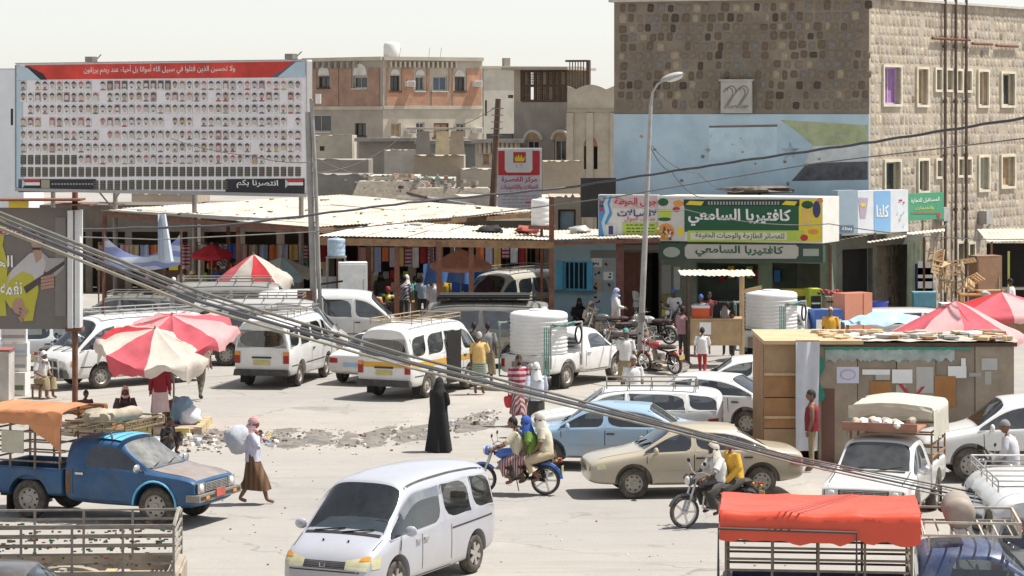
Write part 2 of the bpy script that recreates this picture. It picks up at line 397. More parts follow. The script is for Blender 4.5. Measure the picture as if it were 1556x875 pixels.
# paved island under the tattered umbrella
KERB = mat('kerb_stone', (0.42, 0.34, 0.25), 0.9, 0.3, 4, 0.4, 20); KERBY = mat('kerb_stone_yellow', (0.50, 0.40, 0.16), 0.9, 0.3, 4, 0.4, 20)
isl = thing('traffic_island', 'worn traffic island edged with faded yellow kerb blocks under the tattered umbrella', 'traffic island', G(215, 660))
gi = isl.location
mb = MB(); mb.prism([(-2.4, 0), (1.15, 0), (1.3, .13), (-2.4, .13)], 2.3); mb.build('paving', mat('island_paving', (0.36, 0.27, 0.22), 0.95, .3, 2), isl)
km = [MB().box((0, 0, .08), (.42, .2, .17), taper=.93).mesh('kerb_block', k) for k in (KERB, KERBY)]
for i in range(8):
 link('kerb_block', km[i % 2 if i > 4 else 0], isl, (-2.2 + i * .45, -.08, 0), rnd.uniform(-.04, .04))
for i in range(5): link('kerb_block', km[i % 2], isl, (1.32, .25 + i * .45, 0), R(90) + rnd.uniform(-.05, .05))
# pale broken slabs heaped by the lamp post
sp = thing('slab_heap', 'heap of pale broken stone slabs beside the lamp post foot', 'rubble heap', G(1010, 560))
for i in range(22):
 mb = MB(); a = rnd.uniform(.15, .4); pts = [(a * math.cos(k * 1.05 + rnd.uniform(-.3, .3)) * 1.3, a * math.sin(k * 1.05 + rnd.uniform(-.3, .3))) for k in range(6)]
 mb.prism(pts, rnd.uniform(.04, .09), Matrix.Rotation(R(90) + rnd.uniform(-.45, .45), 4, 'X') @ Matrix.Rotation(rnd.uniform(-.4, .4), 4, 'Y'))
 mb.build('slab', rub_m[0] if i % 3 else rub_m[1], sp, (rnd.gauss(0, .55), rnd.gauss(0, .6), .06 + .25 * rnd.random() * (1 if i > 10 else .3)), rnd.random() * 6, smooth=0)

# ================================================================ BUILDINGS
def wall(mb, M, W, Hh, ops, depth=0.22, mi=0, mr=None, z0=0.0):
 """front face in local xz at y=0 with real openings and reveals"""
 X = sorted({0, W} | {o[0] for o in ops} | {o[2] for o in ops}); Z = sorted({z0, Hh} | {o[1] for o in ops} | {o[3] for o in ops})
 for i in range(len(X) - 1):
  for j in range(len(Z) - 1):
   cx = (X[i] + X[i + 1]) / 2; cz = (Z[j] + Z[j + 1]) / 2
   if any(o[0] < cx < o[2] and o[1] < cz < o[3] for o in ops): continue
   mb.add([(X[i], 0, Z[j]), (X[i + 1], 0, Z[j]), (X[i + 1], 0, Z[j + 1]), (X[i], 0, Z[j + 1])], [(0, 1, 2, 3)], mi, M)
 r = mi if mr is None else mr
 for a, b, c, d in ops:
  mb.add([(a, 0, b), (c, 0, b), (c, 0, d), (a, 0, d), (a, depth, b), (c, depth, b), (c, depth, d), (a, depth, d)],
               [(0, 4, 5, 1), (1, 5, 6, 2), (2, 6, 7, 3), (3, 7, 4, 0)], r, M)
def window(parent, M, op, frm, pane, depth=0.16, fw=0.06, mull=(1, 1), sill=None, proud=0.0, name='window'):
 a, b, c, d = op; fw = min(fw, (c - a) / 4)
 mb = MB()
 for q in ((a, b, a + fw, d), (c - fw, b, c, d), (a + fw, b, c - fw, b + fw), (a + fw, d - fw, c - fw, d)):
  mb.box(((q[0] + q[2]) / 2, depth - .03 - proud, (q[1] + q[3]) / 2), (q[2] - q[0], .06 + 0.001, q[3] - q[1]), 0, M)
 for i in range(1, mull[0]): x = a + (c - a) * i / mull[0]; mb.box((x, depth - .02, (b + d) / 2), (.04, .03, d - b - 2 * fw), 0, M)
 for i in range(1, mull[1]): z = b + (d - b) * i / mull[1]; mb.box(((a + c) / 2, depth - .018, z), (c - a - 2 * fw, .025, .04), 0, M)
 if sill: mb.box(((a + c) / 2, -.04, b - .05), (c - a + .2, .16, .09), 0, M)
 o = mb.build(name, frm, parent, smooth=0)
 mb = MB(); mb.add([(a, depth, b), (c, depth, b), (c, depth, d), (a, depth, d)], [(0, 1, 2, 3)], 0, M); mb.build('pane', pane, o, smooth=0)
 return o
# ---- the stone building
Lp = Vector((3.70, 78.7 * KY)); Kp = Vector((12.5, 76.0 * KY)); Rp = Kp + (Vector((19.9, 84.3 * KY)) - Kp).normalized() * 24
TOP = 11.58
SB = thing('stone_building', 'three storey dark stone building with blue painted lower front and number plaque', 'building', (Kp.x, Kp.y, 0))
SBi = Matrix.Translation((-Kp.x, -Kp.y, 0))
Mf = SBi @ frame_at((Lp.x, Lp.y, 0), Kp - Lp); Mr = SBi @ frame_at((Kp.x, Kp.y, 0), Rp - Kp)
Wf = (Kp - Lp).length; Wr = (Rp - Kp).length
def uvf(px, py, A, B):            # pixel -> position along a wall and height
 d = (B - A); k = (px - IMW / 2) / FPX      # X = k*Y
 t = (k * A.y - A.x) / (d.x - k * d.y); Y = A.y + d.y * t
 return t * d.length, ZW(py, Y / KY)
def rectf(x0, y0, x1, y1, A, B):
 u0, za = uvf(x0, y1, A, B); u1, zb = uvf(x1, y1, A, B); _, zc = uvf((x0 + x1) / 2, y0, A, B); return (u0, (za + zb) / 2, u1, zc)
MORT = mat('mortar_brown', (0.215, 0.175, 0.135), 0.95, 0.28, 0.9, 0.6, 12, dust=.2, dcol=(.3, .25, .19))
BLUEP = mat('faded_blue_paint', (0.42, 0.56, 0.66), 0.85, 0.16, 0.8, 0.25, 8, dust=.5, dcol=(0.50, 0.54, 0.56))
MORTR = mat('mortar_tan_lit', (0.42, 0.365, 0.285), 0.95, 0.25, 0.9, 0.6, 12, dust=.3, dcol=(.26, .2, .15))  # paler mortar copy, sunlight on the side face painted into its colour
wr = [rectf(*q, Kp, Rp) for q in ((1342, 102, 1367, 158), (1393, 105, 1408, 159), (1421, 106, 1429, 136), (1437, 107, 1446, 136), (1453, 108, 1460, 137), (1468, 108, 1474, 137),
      (1486, 109, 1500, 160), (1521, 112, 1540, 160), (1344, 246, 1366, 290), (1395, 244, 1409, 290), (1422, 244, 1430, 268), (1455, 242, 1462, 266), (1468, 242, 1474, 266), (1487, 239, 1501, 288), (1521, 238, 1540, 283), (1454, 370, 1463, 400), (1471, 371, 1479, 399))]
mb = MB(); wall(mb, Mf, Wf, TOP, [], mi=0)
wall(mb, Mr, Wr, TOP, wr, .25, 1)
zb = ZW(173, 77.3)
mb.add([Mf @ Vector(p) for p in ((Wf, 0, TOP), (Wf, 14, TOP), (0, 14, TOP), (0, 0, TOP))] + [Mr @ Vector(p) for p in ((Wr, 0, TOP), (Wr, 9, TOP))], [(0, 3, 2, 1), (0, 4, 5, 1)], 0)
mb.add([Mf @ Vector(p) for p in ((0, 0, 0), (0, 14, 0), (0, 14, TOP), (0, 0, TOP))], [(0, 1, 2, 3)], 0)
mb.add([Mr @ Vector(p) for p in ((Wr, 0, 0), (Wr, 9, 0), (Wr, 9, TOP), (Wr, 0, TOP))], [(0, 1, 2, 3)], 0)
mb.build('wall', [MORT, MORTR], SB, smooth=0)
mb = MB(); mb.box((Wf / 2, -.02, zb / 2), (Wf, .05, zb - .02), 0, Mf); bp_ = mb.build('painted_render', BLUEP, SB, smooth=0)
mb = MB(); mb.box((Wf / 2 - .05, .05, TOP + .04), (Wf + .25, .35, .09), 0, Mf); mb.box((Wr / 2, .05, TOP + .035), (Wr, .35, .085), 0, Mr); mb.build('coping', mat('pale_coping', (.5, .46, .4), .9), SB, smooth=0)
# mural on the blue render
def sheet(name, pts, m, parent, M, A, B, off):
 mb = MB(); q = [uvf(x, y, A, B) for x, y in pts]; mb.add([(u, -off, z) for u, z in q], [tuple(range(len(q)))], 0, M); return mb.build(name, m, parent, smooth=0)
sheet('green_band', [(1186, 182), (1319, 190), (1319, 219), (1236, 221), (1214, 202)], mat('mural_green', (.36, .40, .20), .9, .3, 2, dust=.4, dcol=(.45, .5, .48)), bp_, Mf, Lp, Kp, .05)
sheet('white_band', [(1236, 222), (1319, 220), (1319, 245), (1222, 249)], mat('mural_white', (.58, .60, .61), .9, .2, 2), bp_, Mf, Lp, Kp, .05)
sheet('black_band', [(1203, 275), (1225, 250), (1258, 246), (1319, 245), (1319, 273)], mat('mural_black', (.085, .085, .095), .9, .5, 2.5, dust=.4, dcol=(.2, .21, .23)), bp_, Mf, Lp, Kp, .05)
sheet('faded_panel', [(1078, 193), (1181, 191), (1181, 243), (1078, 243)], mat('mural_pale', (.50, .62, .70), .9, .15, 1.5), bp_, Mf, Lp, Kp, .05)
sheet('lintel_line', [(1078, 191), (1182, 189), (1182, 192.5), (1078, 194)], mat('lintel_brown', (.2, .16, .14), .9), bp_, Mf, Lp, Kp, .056)
st = []
for k in range(10):
 r = 15 if k % 2 == 0 else 6; st.append((1201 + r * math.sin(k * math.pi / 5), 230 - r * math.cos(k * math.pi / 5)))
sheet('star', st, mat('mural_star', (.33, .40, .45), .9, .3, 3), bp_, Mf, Lp, Kp, .056)
for k in range(26):
 x = rnd.uniform(945, 1300); y = rnd.uniform(190, 290); r = rnd.uniform(1, 4)
 sheet('chipped_patch', [(x + r * rnd.uniform(.5, 1.3) * math.cos(a), y + r * .9 * rnd.uniform(.5, 1.3) * math.sin(a)) for a in (0, 1, 2, 3.1, 4.2, 5.3)], MORTR if k % 3 else MORT, bp_, Mf, Lp, Kp, .058)
# stones
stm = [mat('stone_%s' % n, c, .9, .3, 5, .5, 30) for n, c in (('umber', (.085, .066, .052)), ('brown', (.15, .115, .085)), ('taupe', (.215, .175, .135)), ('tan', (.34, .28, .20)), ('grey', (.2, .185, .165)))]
stoneM = {}
def stone_mesh(k, v):
 if (k, v) not in stoneM:
  rr = random.Random(v * 11 + 3); n = 8; mb = MB(); ring = []
  for x, z in ((.5, -.3), (.5, .3), (.32, .5), (-.32, .5), (-.5, .3), (-.5, -.3), (-.32, -.5), (.32, -.5)):
   ring.append((x * rr.uniform(.84, 1.02), z * rr.uniform(.86, 1.02)))
  vs = [(x, 0, z) for x, z in ring] + [(x * .9, -.022, z * .9) for x, z in ring] + [(x * .5, -.028 - rr.random() * .012, z * .5) for x, z in ring]
  mb.add(vs, [tuple(range(2 * n, 3 * n))] + [(r * n + i, r * n + (i + 1) % n, (r + 1) * n + (i + 1) % n, (r + 1) * n + i) for r in (0, 1) for i in range(n)])
  stoneM[(k, v)] = mb.mesh('stone', stm[k], 50)
 return stoneM[(k, v)]
cells = []
rz_ = zb + .17
while rz_ < TOP - .12:
 hh = rnd.uniform(.30, .36); u = .12 + rnd.random() * .1
 while u < Wf - .16:
  wd = rnd.uniform(.21, .34); cells.append((u + wd / 2, rz_ + hh * .5 - .02, wd, hh)); u += wd + rnd.uniform(.03, .09)
 rz_ += hh + .015
pl = rectf(1097, 123, 1144, 172, Lp, Kp)
cells = [c for c in cells if not (pl[0] - .1 < c[0] < pl[2] + .1 and c[1] < pl[3] + .1)]
rnd.shuffle(cells)
rest = []
nst = 0
for c in cells:
 k = rnd.choices(range(5), (10, 30, 36, 8, 16))[0]
 if rnd.random() < .06: continue
 T = Mf @ Matrix.Translation((c[0], .002, c[1] + rnd.uniform(-.03, .03))) @ Matrix.Rotation(rnd.gauss(0, .05), 4, 'Y') @ Matrix.Diagonal((c[2] * rnd.uniform(.84, 1.06), rnd.uniform(.6, 1.3), c[3] * rnd.uniform(.78, 1.02), 1))
 if nst < 300:
  o = link('stone', stone_mesh(k, rnd.randrange(6)), SB); o.matrix_local = T; nst += 1
 else: rest.append((T, k, rnd.randrange(6)))
def stuff_stones(items, name, mats=None):
 mb = MB()
 for T, k, v in items:
  me = stone_mesh(k, v); mb.add([p.co for p in me.vertices], [list(p.vertices) for p in me.polygons], k, T)
 o = mb.build(name, mats or stm, SB, smooth=50); o['kind'] = 'stuff'; return o
stuff_stones(rest, 'front_stone_infill')
items = []; rz_ = .3
while rz_ < TOP - .2:
 hh = rnd.uniform(.26, .40); u = .1
 while u < min(Wr, 14):
  wd = rnd.uniform(.2, .34); x = u + wd / 2; z = rz_ + hh / 2
  if not any(a - .22 < x < c + .22 and b - .24 < z < d + .24 for a, b, c, d in wr) and rnd.random() < .9:
   items.append((Mr @ Matrix.Translation((x, .002, z)) @ Matrix.Diagonal((wd * .96, .4, hh * .96, 1)), rnd.choices(range(5), (2, 12, 26, 40, 30))[0], rnd.randrange(6)))
  u += wd + .035
 rz_ += hh + .02
stmr = [mat('stone_lit_%s' % n, c, .9, .3, 5, .5, 30) for n, c in (('umber', (.22, .18, .14)), ('brown', (.30, .245, .19)), ('taupe', (.37, .31, .24)), ('tan', (.46, .39, .30)), ('grey', (.37, .33, .28)))]  # lightened copies of the front stones for the sunlit side face
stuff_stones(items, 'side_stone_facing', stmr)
wfm = [mat('window_surround_cream', (.62, .57, .45), .8), mat('window_surround_lilac', (.50, .36, .60), .8), mat('window_teal', (.30, .42, .40), .6)]
for i, o_ in enumerate(wr):
 pane = {0: mat('purple_shutter', (.30, .17, .34), .7), 13: wfm[2], 7: PANE, 14: BOARD, 2: wfm[2], 3: wfm[2], 4: wfm[2], 5: wfm[2]}.get(i, BOARD if i in (1, 6) else PANE)
 wo = window(SB, Mr, o_, wfm[1] if i == 0 else wfm[0], pane, .2, .05, (2 if i in (0, 7) else 1, 1), None)
 a, b, c, d = o_; mb = MB(); e = .09
 for q in ((a - e, b - e, a, d + e), (c, b - e, c + e, d + e), (a, b - e, c, b), (a, d, c, d + e)):
  mb.box(((q[0] + q[2]) / 2, -.02, (q[1] + q[3]) / 2), (q[2] - q[0], .11, q[3] - q[1]), 0, Mr)
 mb.build('surround', wfm[0], wo, smooth=0)
# downpipes and pipework
for px in (1432, 1448, 1464):
 u, _ = uvf(px, 100, Kp, Rp); mb = MB(); z1 = TOP + .25; mb.tube([Mr @ Vector((u, -.12, z)) for z in (.3, 3, 6, 9, z1)], .055, 8)
 for z in (2, 4, 6, 8, 10): mb.tube([Mr @ Vector((u, -.12, z - .06)), Mr @ Vector((u, -.12, z + .06))], .078, 8); mb.bar(Mr @ Vector((u, 0, z)), Mr @ Vector((u, -.14, z)), .03)
 mb.build('drain_pipe', mat('brown_pipe', (.12, .085, .065), .7, .3, 5), SB)
for x0, x1, y in ((1413, 1470, 58), (1474, 1504, 66), (1510, 1543, 69)):
 u0, z = uvf(x0, y, Kp, Rp); u1, _ = uvf(x1, y, Kp, Rp); mb = MB(); mb.tube([Mr @ Vector((u0, -.1, z)), Mr @ Vector((u1, -.1, z))], .05, 8); mb.build('cross_pipe', RUST, SB)
mb = MB(); mb.box((5.2, 2.5, TOP + .5), (2.4, 2, 1), 0, Mr); mb.build('roof_hut', CONC, SB, smooth=0)
for px, py in ((1425, 325), (1490, 330)):                     # broken brackets and box on the wall
 u, z = uvf(px, py, Kp, Rp); mb = MB(); mb.box((u, -.2, z), (.5, .35, .5), 0, Mr); mb.bar(Mr @ Vector((u - .2, -.05, z - .9)), Mr @ Vector((u + .2, -.3, z - .25)), .05); mb.build('air_conditioner', GALV, SB, smooth=0)
# plaque reading 22
PQ = MB(); PQ.box(((pl[0] + pl[2]) / 2, -.1, (pl[1] + pl[3]) / 2), (pl[2] - pl[0], .12, pl[3] - pl[1]), 0, Mf); PQ.box(((pl[0] + pl[2]) / 2, -.13, pl[3] + .03), (pl[2] - pl[0] + .1, .2, .06), 0, Mf)
pq = PQ.build('number_plaque', mat('plaque_plaster', (.44, .42, .38), .9, .15, 2), SB, smooth=0)
NUMG = mat('plaque_relief', (.20, .19, .17), .9)
for s_, x in ((-1, pl[0] + .30 * (pl[2] - pl[0])), (1, pl[0] + .70 * (pl[2] - pl[0]))):
 hgt = (pl[3] - pl[1]) * .66; wdg = hgt * .42; cz = (pl[1] + pl[3]) / 2; pts = []
 for k in range(8): a = math.pi * (1.0 - k / 7 * 1.15); pts.append((x + wdg * .5 * math.cos(a), cz + hgt * .25 + hgt * .24 * math.sin(a)))
 pts += [(x - wdg * .5, cz - hgt * .46), (x + wdg * .55, cz - hgt * .46)]
 mb = MB()
 for sgn in (-1, 1):                                       # outlined figure: two parallel strokes
  mb.tube([Mf @ Vector((p[0] + sgn * .055, -.17, p[1] + sgn * .03)) for p in pts], .018, 5)
 mb.build('numeral_two', NUMG, pq)

# ---- far brick building
YB = 155.0
def far_building(name, label, px0, px1, px2, ytop, Yc, Yl, Yr, zbase, wm_l, wm_r, opsl, opsr, cat='building'):
 A = Vector((XW(px0, Yl), KY * (Yl))); K = Vector((XW(px1, Yc), KY * (Yc))); B = Vector((XW(px2, Yr), KY * (Yr))); top = ZW(ytop, Yc)
 t = thing(name, label, cat, (K.x, K.y, 0)); Ti = Matrix.Translation((-K.x, -K.y, 0))
 Ml = Ti @ frame_at((A.x, A.y, 0), K - A); Mr_ = Ti @ frame_at((K.x, K.y, 0), B - K)
 ol = [rectf(*q, A, K) for q in opsl]; orr = [rectf(*q, K, B) for q in opsr]
 mb = MB(); wall(mb, Ml, (K - A).length, top, ol, .25, 0); wall(mb, Mr_, (B - K).length, top, orr, .25, 1)
 D = A + B - K; d = Ti @ Vector((D.x, D.y, top))
 a = Ti @ Vector((A.x, A.y, top)); b = Ti @ Vector((B.x, B.y, top)); k = Ti @ Vector((K.x, K.y, top))
 mb.add([a, k, b, d], [(0, 1, 2, 3)], 0)
 for p, q in ((b, d), (d, a)): mb.add([p, q, (q.x, q.y, 0), (p.x, p.y, 0)], [(0, 1, 2, 3)], 0)
 mb.build('wall', [wm_l, wm_r], t, smooth=0)
 return t, Ml, Mr_, ol, orr, (A, K, B, top)
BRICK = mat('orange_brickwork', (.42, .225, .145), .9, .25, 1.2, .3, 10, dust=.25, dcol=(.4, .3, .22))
BRICKS = mat('shaded_brickwork', (.33, .20, .145), .9, .25, 1.2, .3, 10, dust=.3, dcol=(.3, .23, .18))  # darker brick copy: shade of the left face put into the colour
BCON = mat('far_concrete', (.46, .41, .33), .9, .2, .5, dust=.3, dcol=(.36, .31, .25)); BCONS = mat('far_concrete_shaded', (.34, .30, .25), .9, .2, .5)  # second concrete is a darkened copy, shade painted in for left faces
opl = [(484, 116, 501, 133), (537, 116, 558, 134), (470, 174, 503, 200), (539, 187, 556, 207)]
opr = [(593, 115, 607, 138), (631, 116, 645, 138), (658, 116, 679, 138), (691, 117, 706, 138), (594, 187, 609, 208), (632, 186, 645, 208), (659, 187, 682, 208), (693, 187, 707, 208)]
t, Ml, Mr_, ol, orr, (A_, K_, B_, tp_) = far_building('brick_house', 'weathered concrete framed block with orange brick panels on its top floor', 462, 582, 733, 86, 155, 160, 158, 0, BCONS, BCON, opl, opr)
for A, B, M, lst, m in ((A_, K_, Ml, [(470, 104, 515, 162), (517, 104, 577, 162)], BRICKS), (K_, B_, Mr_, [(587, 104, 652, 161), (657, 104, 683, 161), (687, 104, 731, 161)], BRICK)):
 for q in lst:
  r = rectf(*q, A, B); mb = MB(); ops = [o for o in (ol + orr if False else (ol if m is BRICKS else orr)) if o[0] > r[0] - .1 and o[2] < r[2] + .1 and o[1] > r[1]]
  wall(mb, M @ Matrix.Translation((0, -.06, 0)), r[2], r[3], [o for o in ops] , .07, 0, z0=r[1]) if False else None
  X = sorted({r[0], r[2]} | {v for o in ops for v in (o[0] - .15, o[2] + .15)}); Z = sorted({r[1], r[3]} | {v for o in ops for v in (o[1] - .12, min(r[3], o[3] + .75))})
  for i in range(len(X) - 1):
   for j in range(len(Z) - 1):
    cx = (X[i] + X[i + 1]) / 2; cz = (Z[j] + Z[j + 1]) / 2
    if any(o[0] - .14 < cx < o[2] + .14 and o[1] - .11 < cz < o[3] + .74 for o in ops): continue
    mb.box((cx, -.03, cz), (X[i + 1] - X[i], .08, Z[j + 1] - Z[j]), 0, M)
  mb.build('brick_panel', m, t, smooth=0)
for lst, M in ((ol, Ml), (orr, Mr_)):
 for i, o_ in enumerate(lst):
  w_ = window(t, M, o_, mat('pale_frame', (.5, .47, .42), .8) if i % 3 else WOODD, (PANEB if (M is Mr_ and i == 2) else BOARD if (M is Mr_ and i in (4, 6)) else PANE), .18, .08, (2, 1), True)
  if i < (2 if M is Ml else 4) and not (M is Mr_ and i == 2):
   a, b, c, d = o_; r = (c - a) / 2; mb = MB()
   mb.prism([((a + c) / 2 + r * 1.0 * math.cos(k * math.pi / 10), d + .08 + r * 1.15 * math.sin(k * math.pi / 10)) for k in range(11)], .1, M @ Matrix.Translation((0, -.06, 0)))
   mb.build('arch_panel', mat('white_arch', (.58, .55, .5), .9), w_, smooth=0)
for px, py in ((620, 121), (722, 121), (622, 193), (723, 192)):
 u, z = uvf(px, py + 6, K_, B_); mb = MB(); mb.box((u, -.3, z), (.62, .55, .42), 0, Mr_); mb.box((u, -.585, z), (.5, .02, .32), 1, Mr_); mb.build('air_conditioner', [WHITE, CONC], t, smooth=0)
for M, W_, n in ((Ml, (K_ - A_).length, 9), (Mr_, (B_ - K_).length, 15)):
 mb = MB(); mb.box((W_ / 2, -.08, tp_ - .12), (W_, .3, .26), 0, M); mb.build('roof_slab', BCON, t, smooth=0)
 for i in range(n): mb = MB(); mb.box((W_ * (.06 + .7 * i / n), -.2, tp_ - .55), (.14, .35, .4), 0, M); mb.build('bracket', BCONS, t, smooth=0)
for M, A, B, ys_ in ((Ml, A_, K_, (164,)), (Mr_, K_, B_, (163, 215))):
 for y_ in ys_:
  W_ = (B - A).length; _, z = uvf(600, y_, A, B); mb = MB(); mb.box((W_ / 2, -.04, z), (W_ - .02, .14, .25), 0, M); mb.build('floor_beam', BCON, t, smooth=0)
mb = MB(); mb.lathe([(.55, 0), (.6, .15), (.6, .9), (.5, 1.05), (.2, 1.12)], 14); mb.build('roof_tank', WHITE, t, Vector((XW(596, 158) - K_.x, 3, tp_)))
for i in range(3):
 mb = MB(); mb.cyl((0, 0, 0), (.1, 0, .7), .014, n=5); mb.build('rebar', RUST, t, (rnd.uniform(-1, 5), 2.0, tp_))
# ---- pale block house behind
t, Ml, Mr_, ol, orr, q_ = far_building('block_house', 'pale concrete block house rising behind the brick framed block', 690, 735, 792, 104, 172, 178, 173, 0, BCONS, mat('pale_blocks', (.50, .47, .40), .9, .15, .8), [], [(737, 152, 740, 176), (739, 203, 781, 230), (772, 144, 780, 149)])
for o_ in orr: window(t, Mr_, o_, WOODD, PANE, .15, .05)
mb = MB(); mb.box((2, .2, q_[3] + .4), (.5, .5, .9), 0, Mr_); mb.build('chimney_stub', BCONS, t, smooth=0)
mb = MB(); mb.box((4, .0, q_[3] + .1), (9, .4, .2), 0, Mr_); mb.build('parapet', BCON, t, smooth=0)
# ---- old house with the timber lattice storey
YO = 132.0
t = thing('lattice_house', 'old grey rendered house with dark timber lattice windows along its top storey', 'house', (XW(825, YO), KY * (YO), 0))
To = Matrix.Translation((-XW(825, YO), -KY * YO, 0)); A = Vector((XW(781, YO + 1), KY * (YO + 1))); B = Vector((XW(862, YO), KY * (YO))); Mo = To @ frame_at((A.x, A.y, 0), B - A); Wo = (B - A).length
top = ZW(106, YO); zl0 = ZW(154, YO)
ops = [rectf(*q, A, B) for q in ((800, 213, 820, 262), (842, 212, 861, 262))]
mb = MB(); wall(mb, Mo, Wo, zl0, ops, .25, 0); mb.box((Wo / 2, 2.6, zl0 / 2), (Wo - .02, 4.5, zl0 - .02), 0, Mo); mb.build('wall', GREYW, t, smooth=0)
mb = MB(); mb.box((Wo * .06, .9, (zl0 + top) / 2), (Wo * .12, 1.8, top - zl0), 0, Mo); mb.box((Wo / 2, 4.2, (zl0 + top) / 2), (Wo, .2, top - zl0), 0, Mo); mb.build('upper_wall', TANW, t, smooth=0)
mb = MB(); mb.box((Wo / 2, 1.6, top + .08), (Wo + .8, 5.4, .16), 0, Mo); mb.build('roof', mat('old_roof', (.33, .29, .24), .9), t, smooth=0)
x0 = Wo * .16; nb = 7
for i in range(nb + 1): mb = MB(); mb.box((x0 + (Wo - x0 - .1) * i / nb, .1, (zl0 + top) / 2), (.16, .16, top - zl0), 0, Mo); mb.build('timber_post', WOODD, t, smooth=0)
for k in (0.02, .5, .97): mb = MB(); mb.box(((Wo + x0) / 2, .08, zl0 + (top - zl0) * k), (Wo - x0, .2, .16), 0, Mo); mb.build('timber_rail', WOODD, t, smooth=0)
for i in range(nb):
 xa = x0 + (Wo - x0 - .1) * i / nb; xb = x0 + (Wo - x0 - .1) * (i + 1) / nb
 for kk in (0, 1):
  za = zl0 + (top - zl0) * (.06 if kk == 0 else .54); zz = zl0 + (top - zl0) * (.46 if kk == 0 else .93)
  if (i + kk) % 3 == 1: continue
  mb = MB()
  for j in range(1, 4): x = xa + (xb - xa) * j / 4; mb.box((x, .08, (za + zz) / 2), (.04, .05, zz - za), 0, Mo)
  for j in range(1, 5): z = za + (zz - za) * j / 5; mb.box(((xa + xb) / 2, .075, z), (xb - xa, .045, .04), 0, Mo)
  mb.build('lattice_panel', WOODD, t, smooth=0)
for o_ in ops:
 w_ = window(t, Mo, o_, mat('arch_frame_pale', (.5, .45, .38), .9), PANE, .2, .1, (2, 1)); a, b, c, d = o_; r = (c - a) / 2; mb = MB()
 mb.tube([Mo @ Vector(((a + c) / 2 + (r + .12) * math.cos(k * math.pi / 12), -.03, d + (r + .12) * math.sin(k * math.pi / 12))) for k in range(13)], .12, 6)
 mb.build('arch', mat('arch_frame_pale', None), w_)
 mb = MB(); mb.prism([((a + c) / 2 + r * math.cos(k * math.pi / 12), d + r * math.sin(k * math.pi / 12)) for k in range(13)], .04, Mo @ Matrix.Translation((0, -.03, 0))); mb.build('fanlight', BOARD, w_, smooth=0)
# ---- cream house with scalloped parapet
YC = 128.0
t = thing('cream_house', 'cream plastered house with scalloped parapet and tall arched openings', 'house', (XW(900, YC), KY * (YC), 0))
Tc = Matrix.Translation((-XW(900, YC), -KY * YC, 0)); A = Vector((XW(862, YC), KY * (YC))); B = Vector((XW(960, YC - 1), KY * (YC - 1))); Mc = Tc @ frame_at((A.x, A.y, 0), B - A); Wc = (B - A).length; top = ZW(150, YC)
ops = [rectf(*q, A, B) for q in ((887, 222, 908, 257), (931, 222, 944, 257))]
mb = MB(); wall(mb, Mc, Wc, top, ops, .3); mb.box((Wc / 2, 3, top / 2), (Wc - .02, 5, top - .02), 0, Mc)
mb.prism([(0, top - .01), (Wc, top - .01)] + [(Wc * (1 - k / 30), top + .55 + .28 * abs(math.sin(k / 30 * 6.5 + .6)) - .25 * (k / 30 < .2)) for k in range(31)], .35, Mc)
mb.build('wall', PLAST, t, smooth=0)
mb = MB(); mb.box((Wc / 2, -.05, top - .7), (Wc, .16, .14), 0, Mc); mb.build('cornice', TANW, t, smooth=0)
for px in (862, 897, 933): u, _ = uvf(px, 200, A, B); mb = MB(); mb.box((max(.2, u), -.06, top / 2 - .4), (.4, .2, top - .85), 0, Mc); mb.build('pilaster', PLAST, t, smooth=0)
for o_ in ops:
 w_ = window(t, Mc, o_, WOODD, DARK if o_ is ops[0] else PANE, .25, .08, (2, 1)); a, b, c, d = o_; r = (c - a) / 2; mb = MB()
 mb.prism([((a + c) / 2 + r * math.cos(k * math.pi / 12), d + r * 1.3 * math.sin(k * math.pi / 12)) for k in range(13)], .04, Mc @ Matrix.Translation((0, -.02, 0))); mb.build('fanlight', mat('rusty_fanlight', (.33, .17, .10), .8), w_, smooth=0)
mb = MB(); mb.bar(Mc @ Vector((3.2, .2, top + .5)), Mc @ Vector((3.2, .2, top + 2.6)), .06); mb.bar(Mc @ Vector((2.9, .2, top + 2.3)), Mc @ Vector((3.5, .2, top + 2.3)), .03); mb.build('aerial_mast', STEEL, t)
# small grilled window block over the parapet
mb = MB(); u, _ = uvf(872, 120, A, B); zz = ZW(140, YC)
for i in range(6): mb.box((u - .4 + i * .17, .5, zz + 1), (.05, .05, 1.7), 0, Mc)
mb.box((u, .5, zz + .15), (1.3, .2, .2), 0, Mc); mb.box((u, .5, zz + 1.85), (1.3, .2, .12), 0, Mc); mb.box((u + .75, .5, zz + 1), (.2, .3, 1.8), 0, Mc); mb.build('roof_grille', WOODD, t, smooth=0)
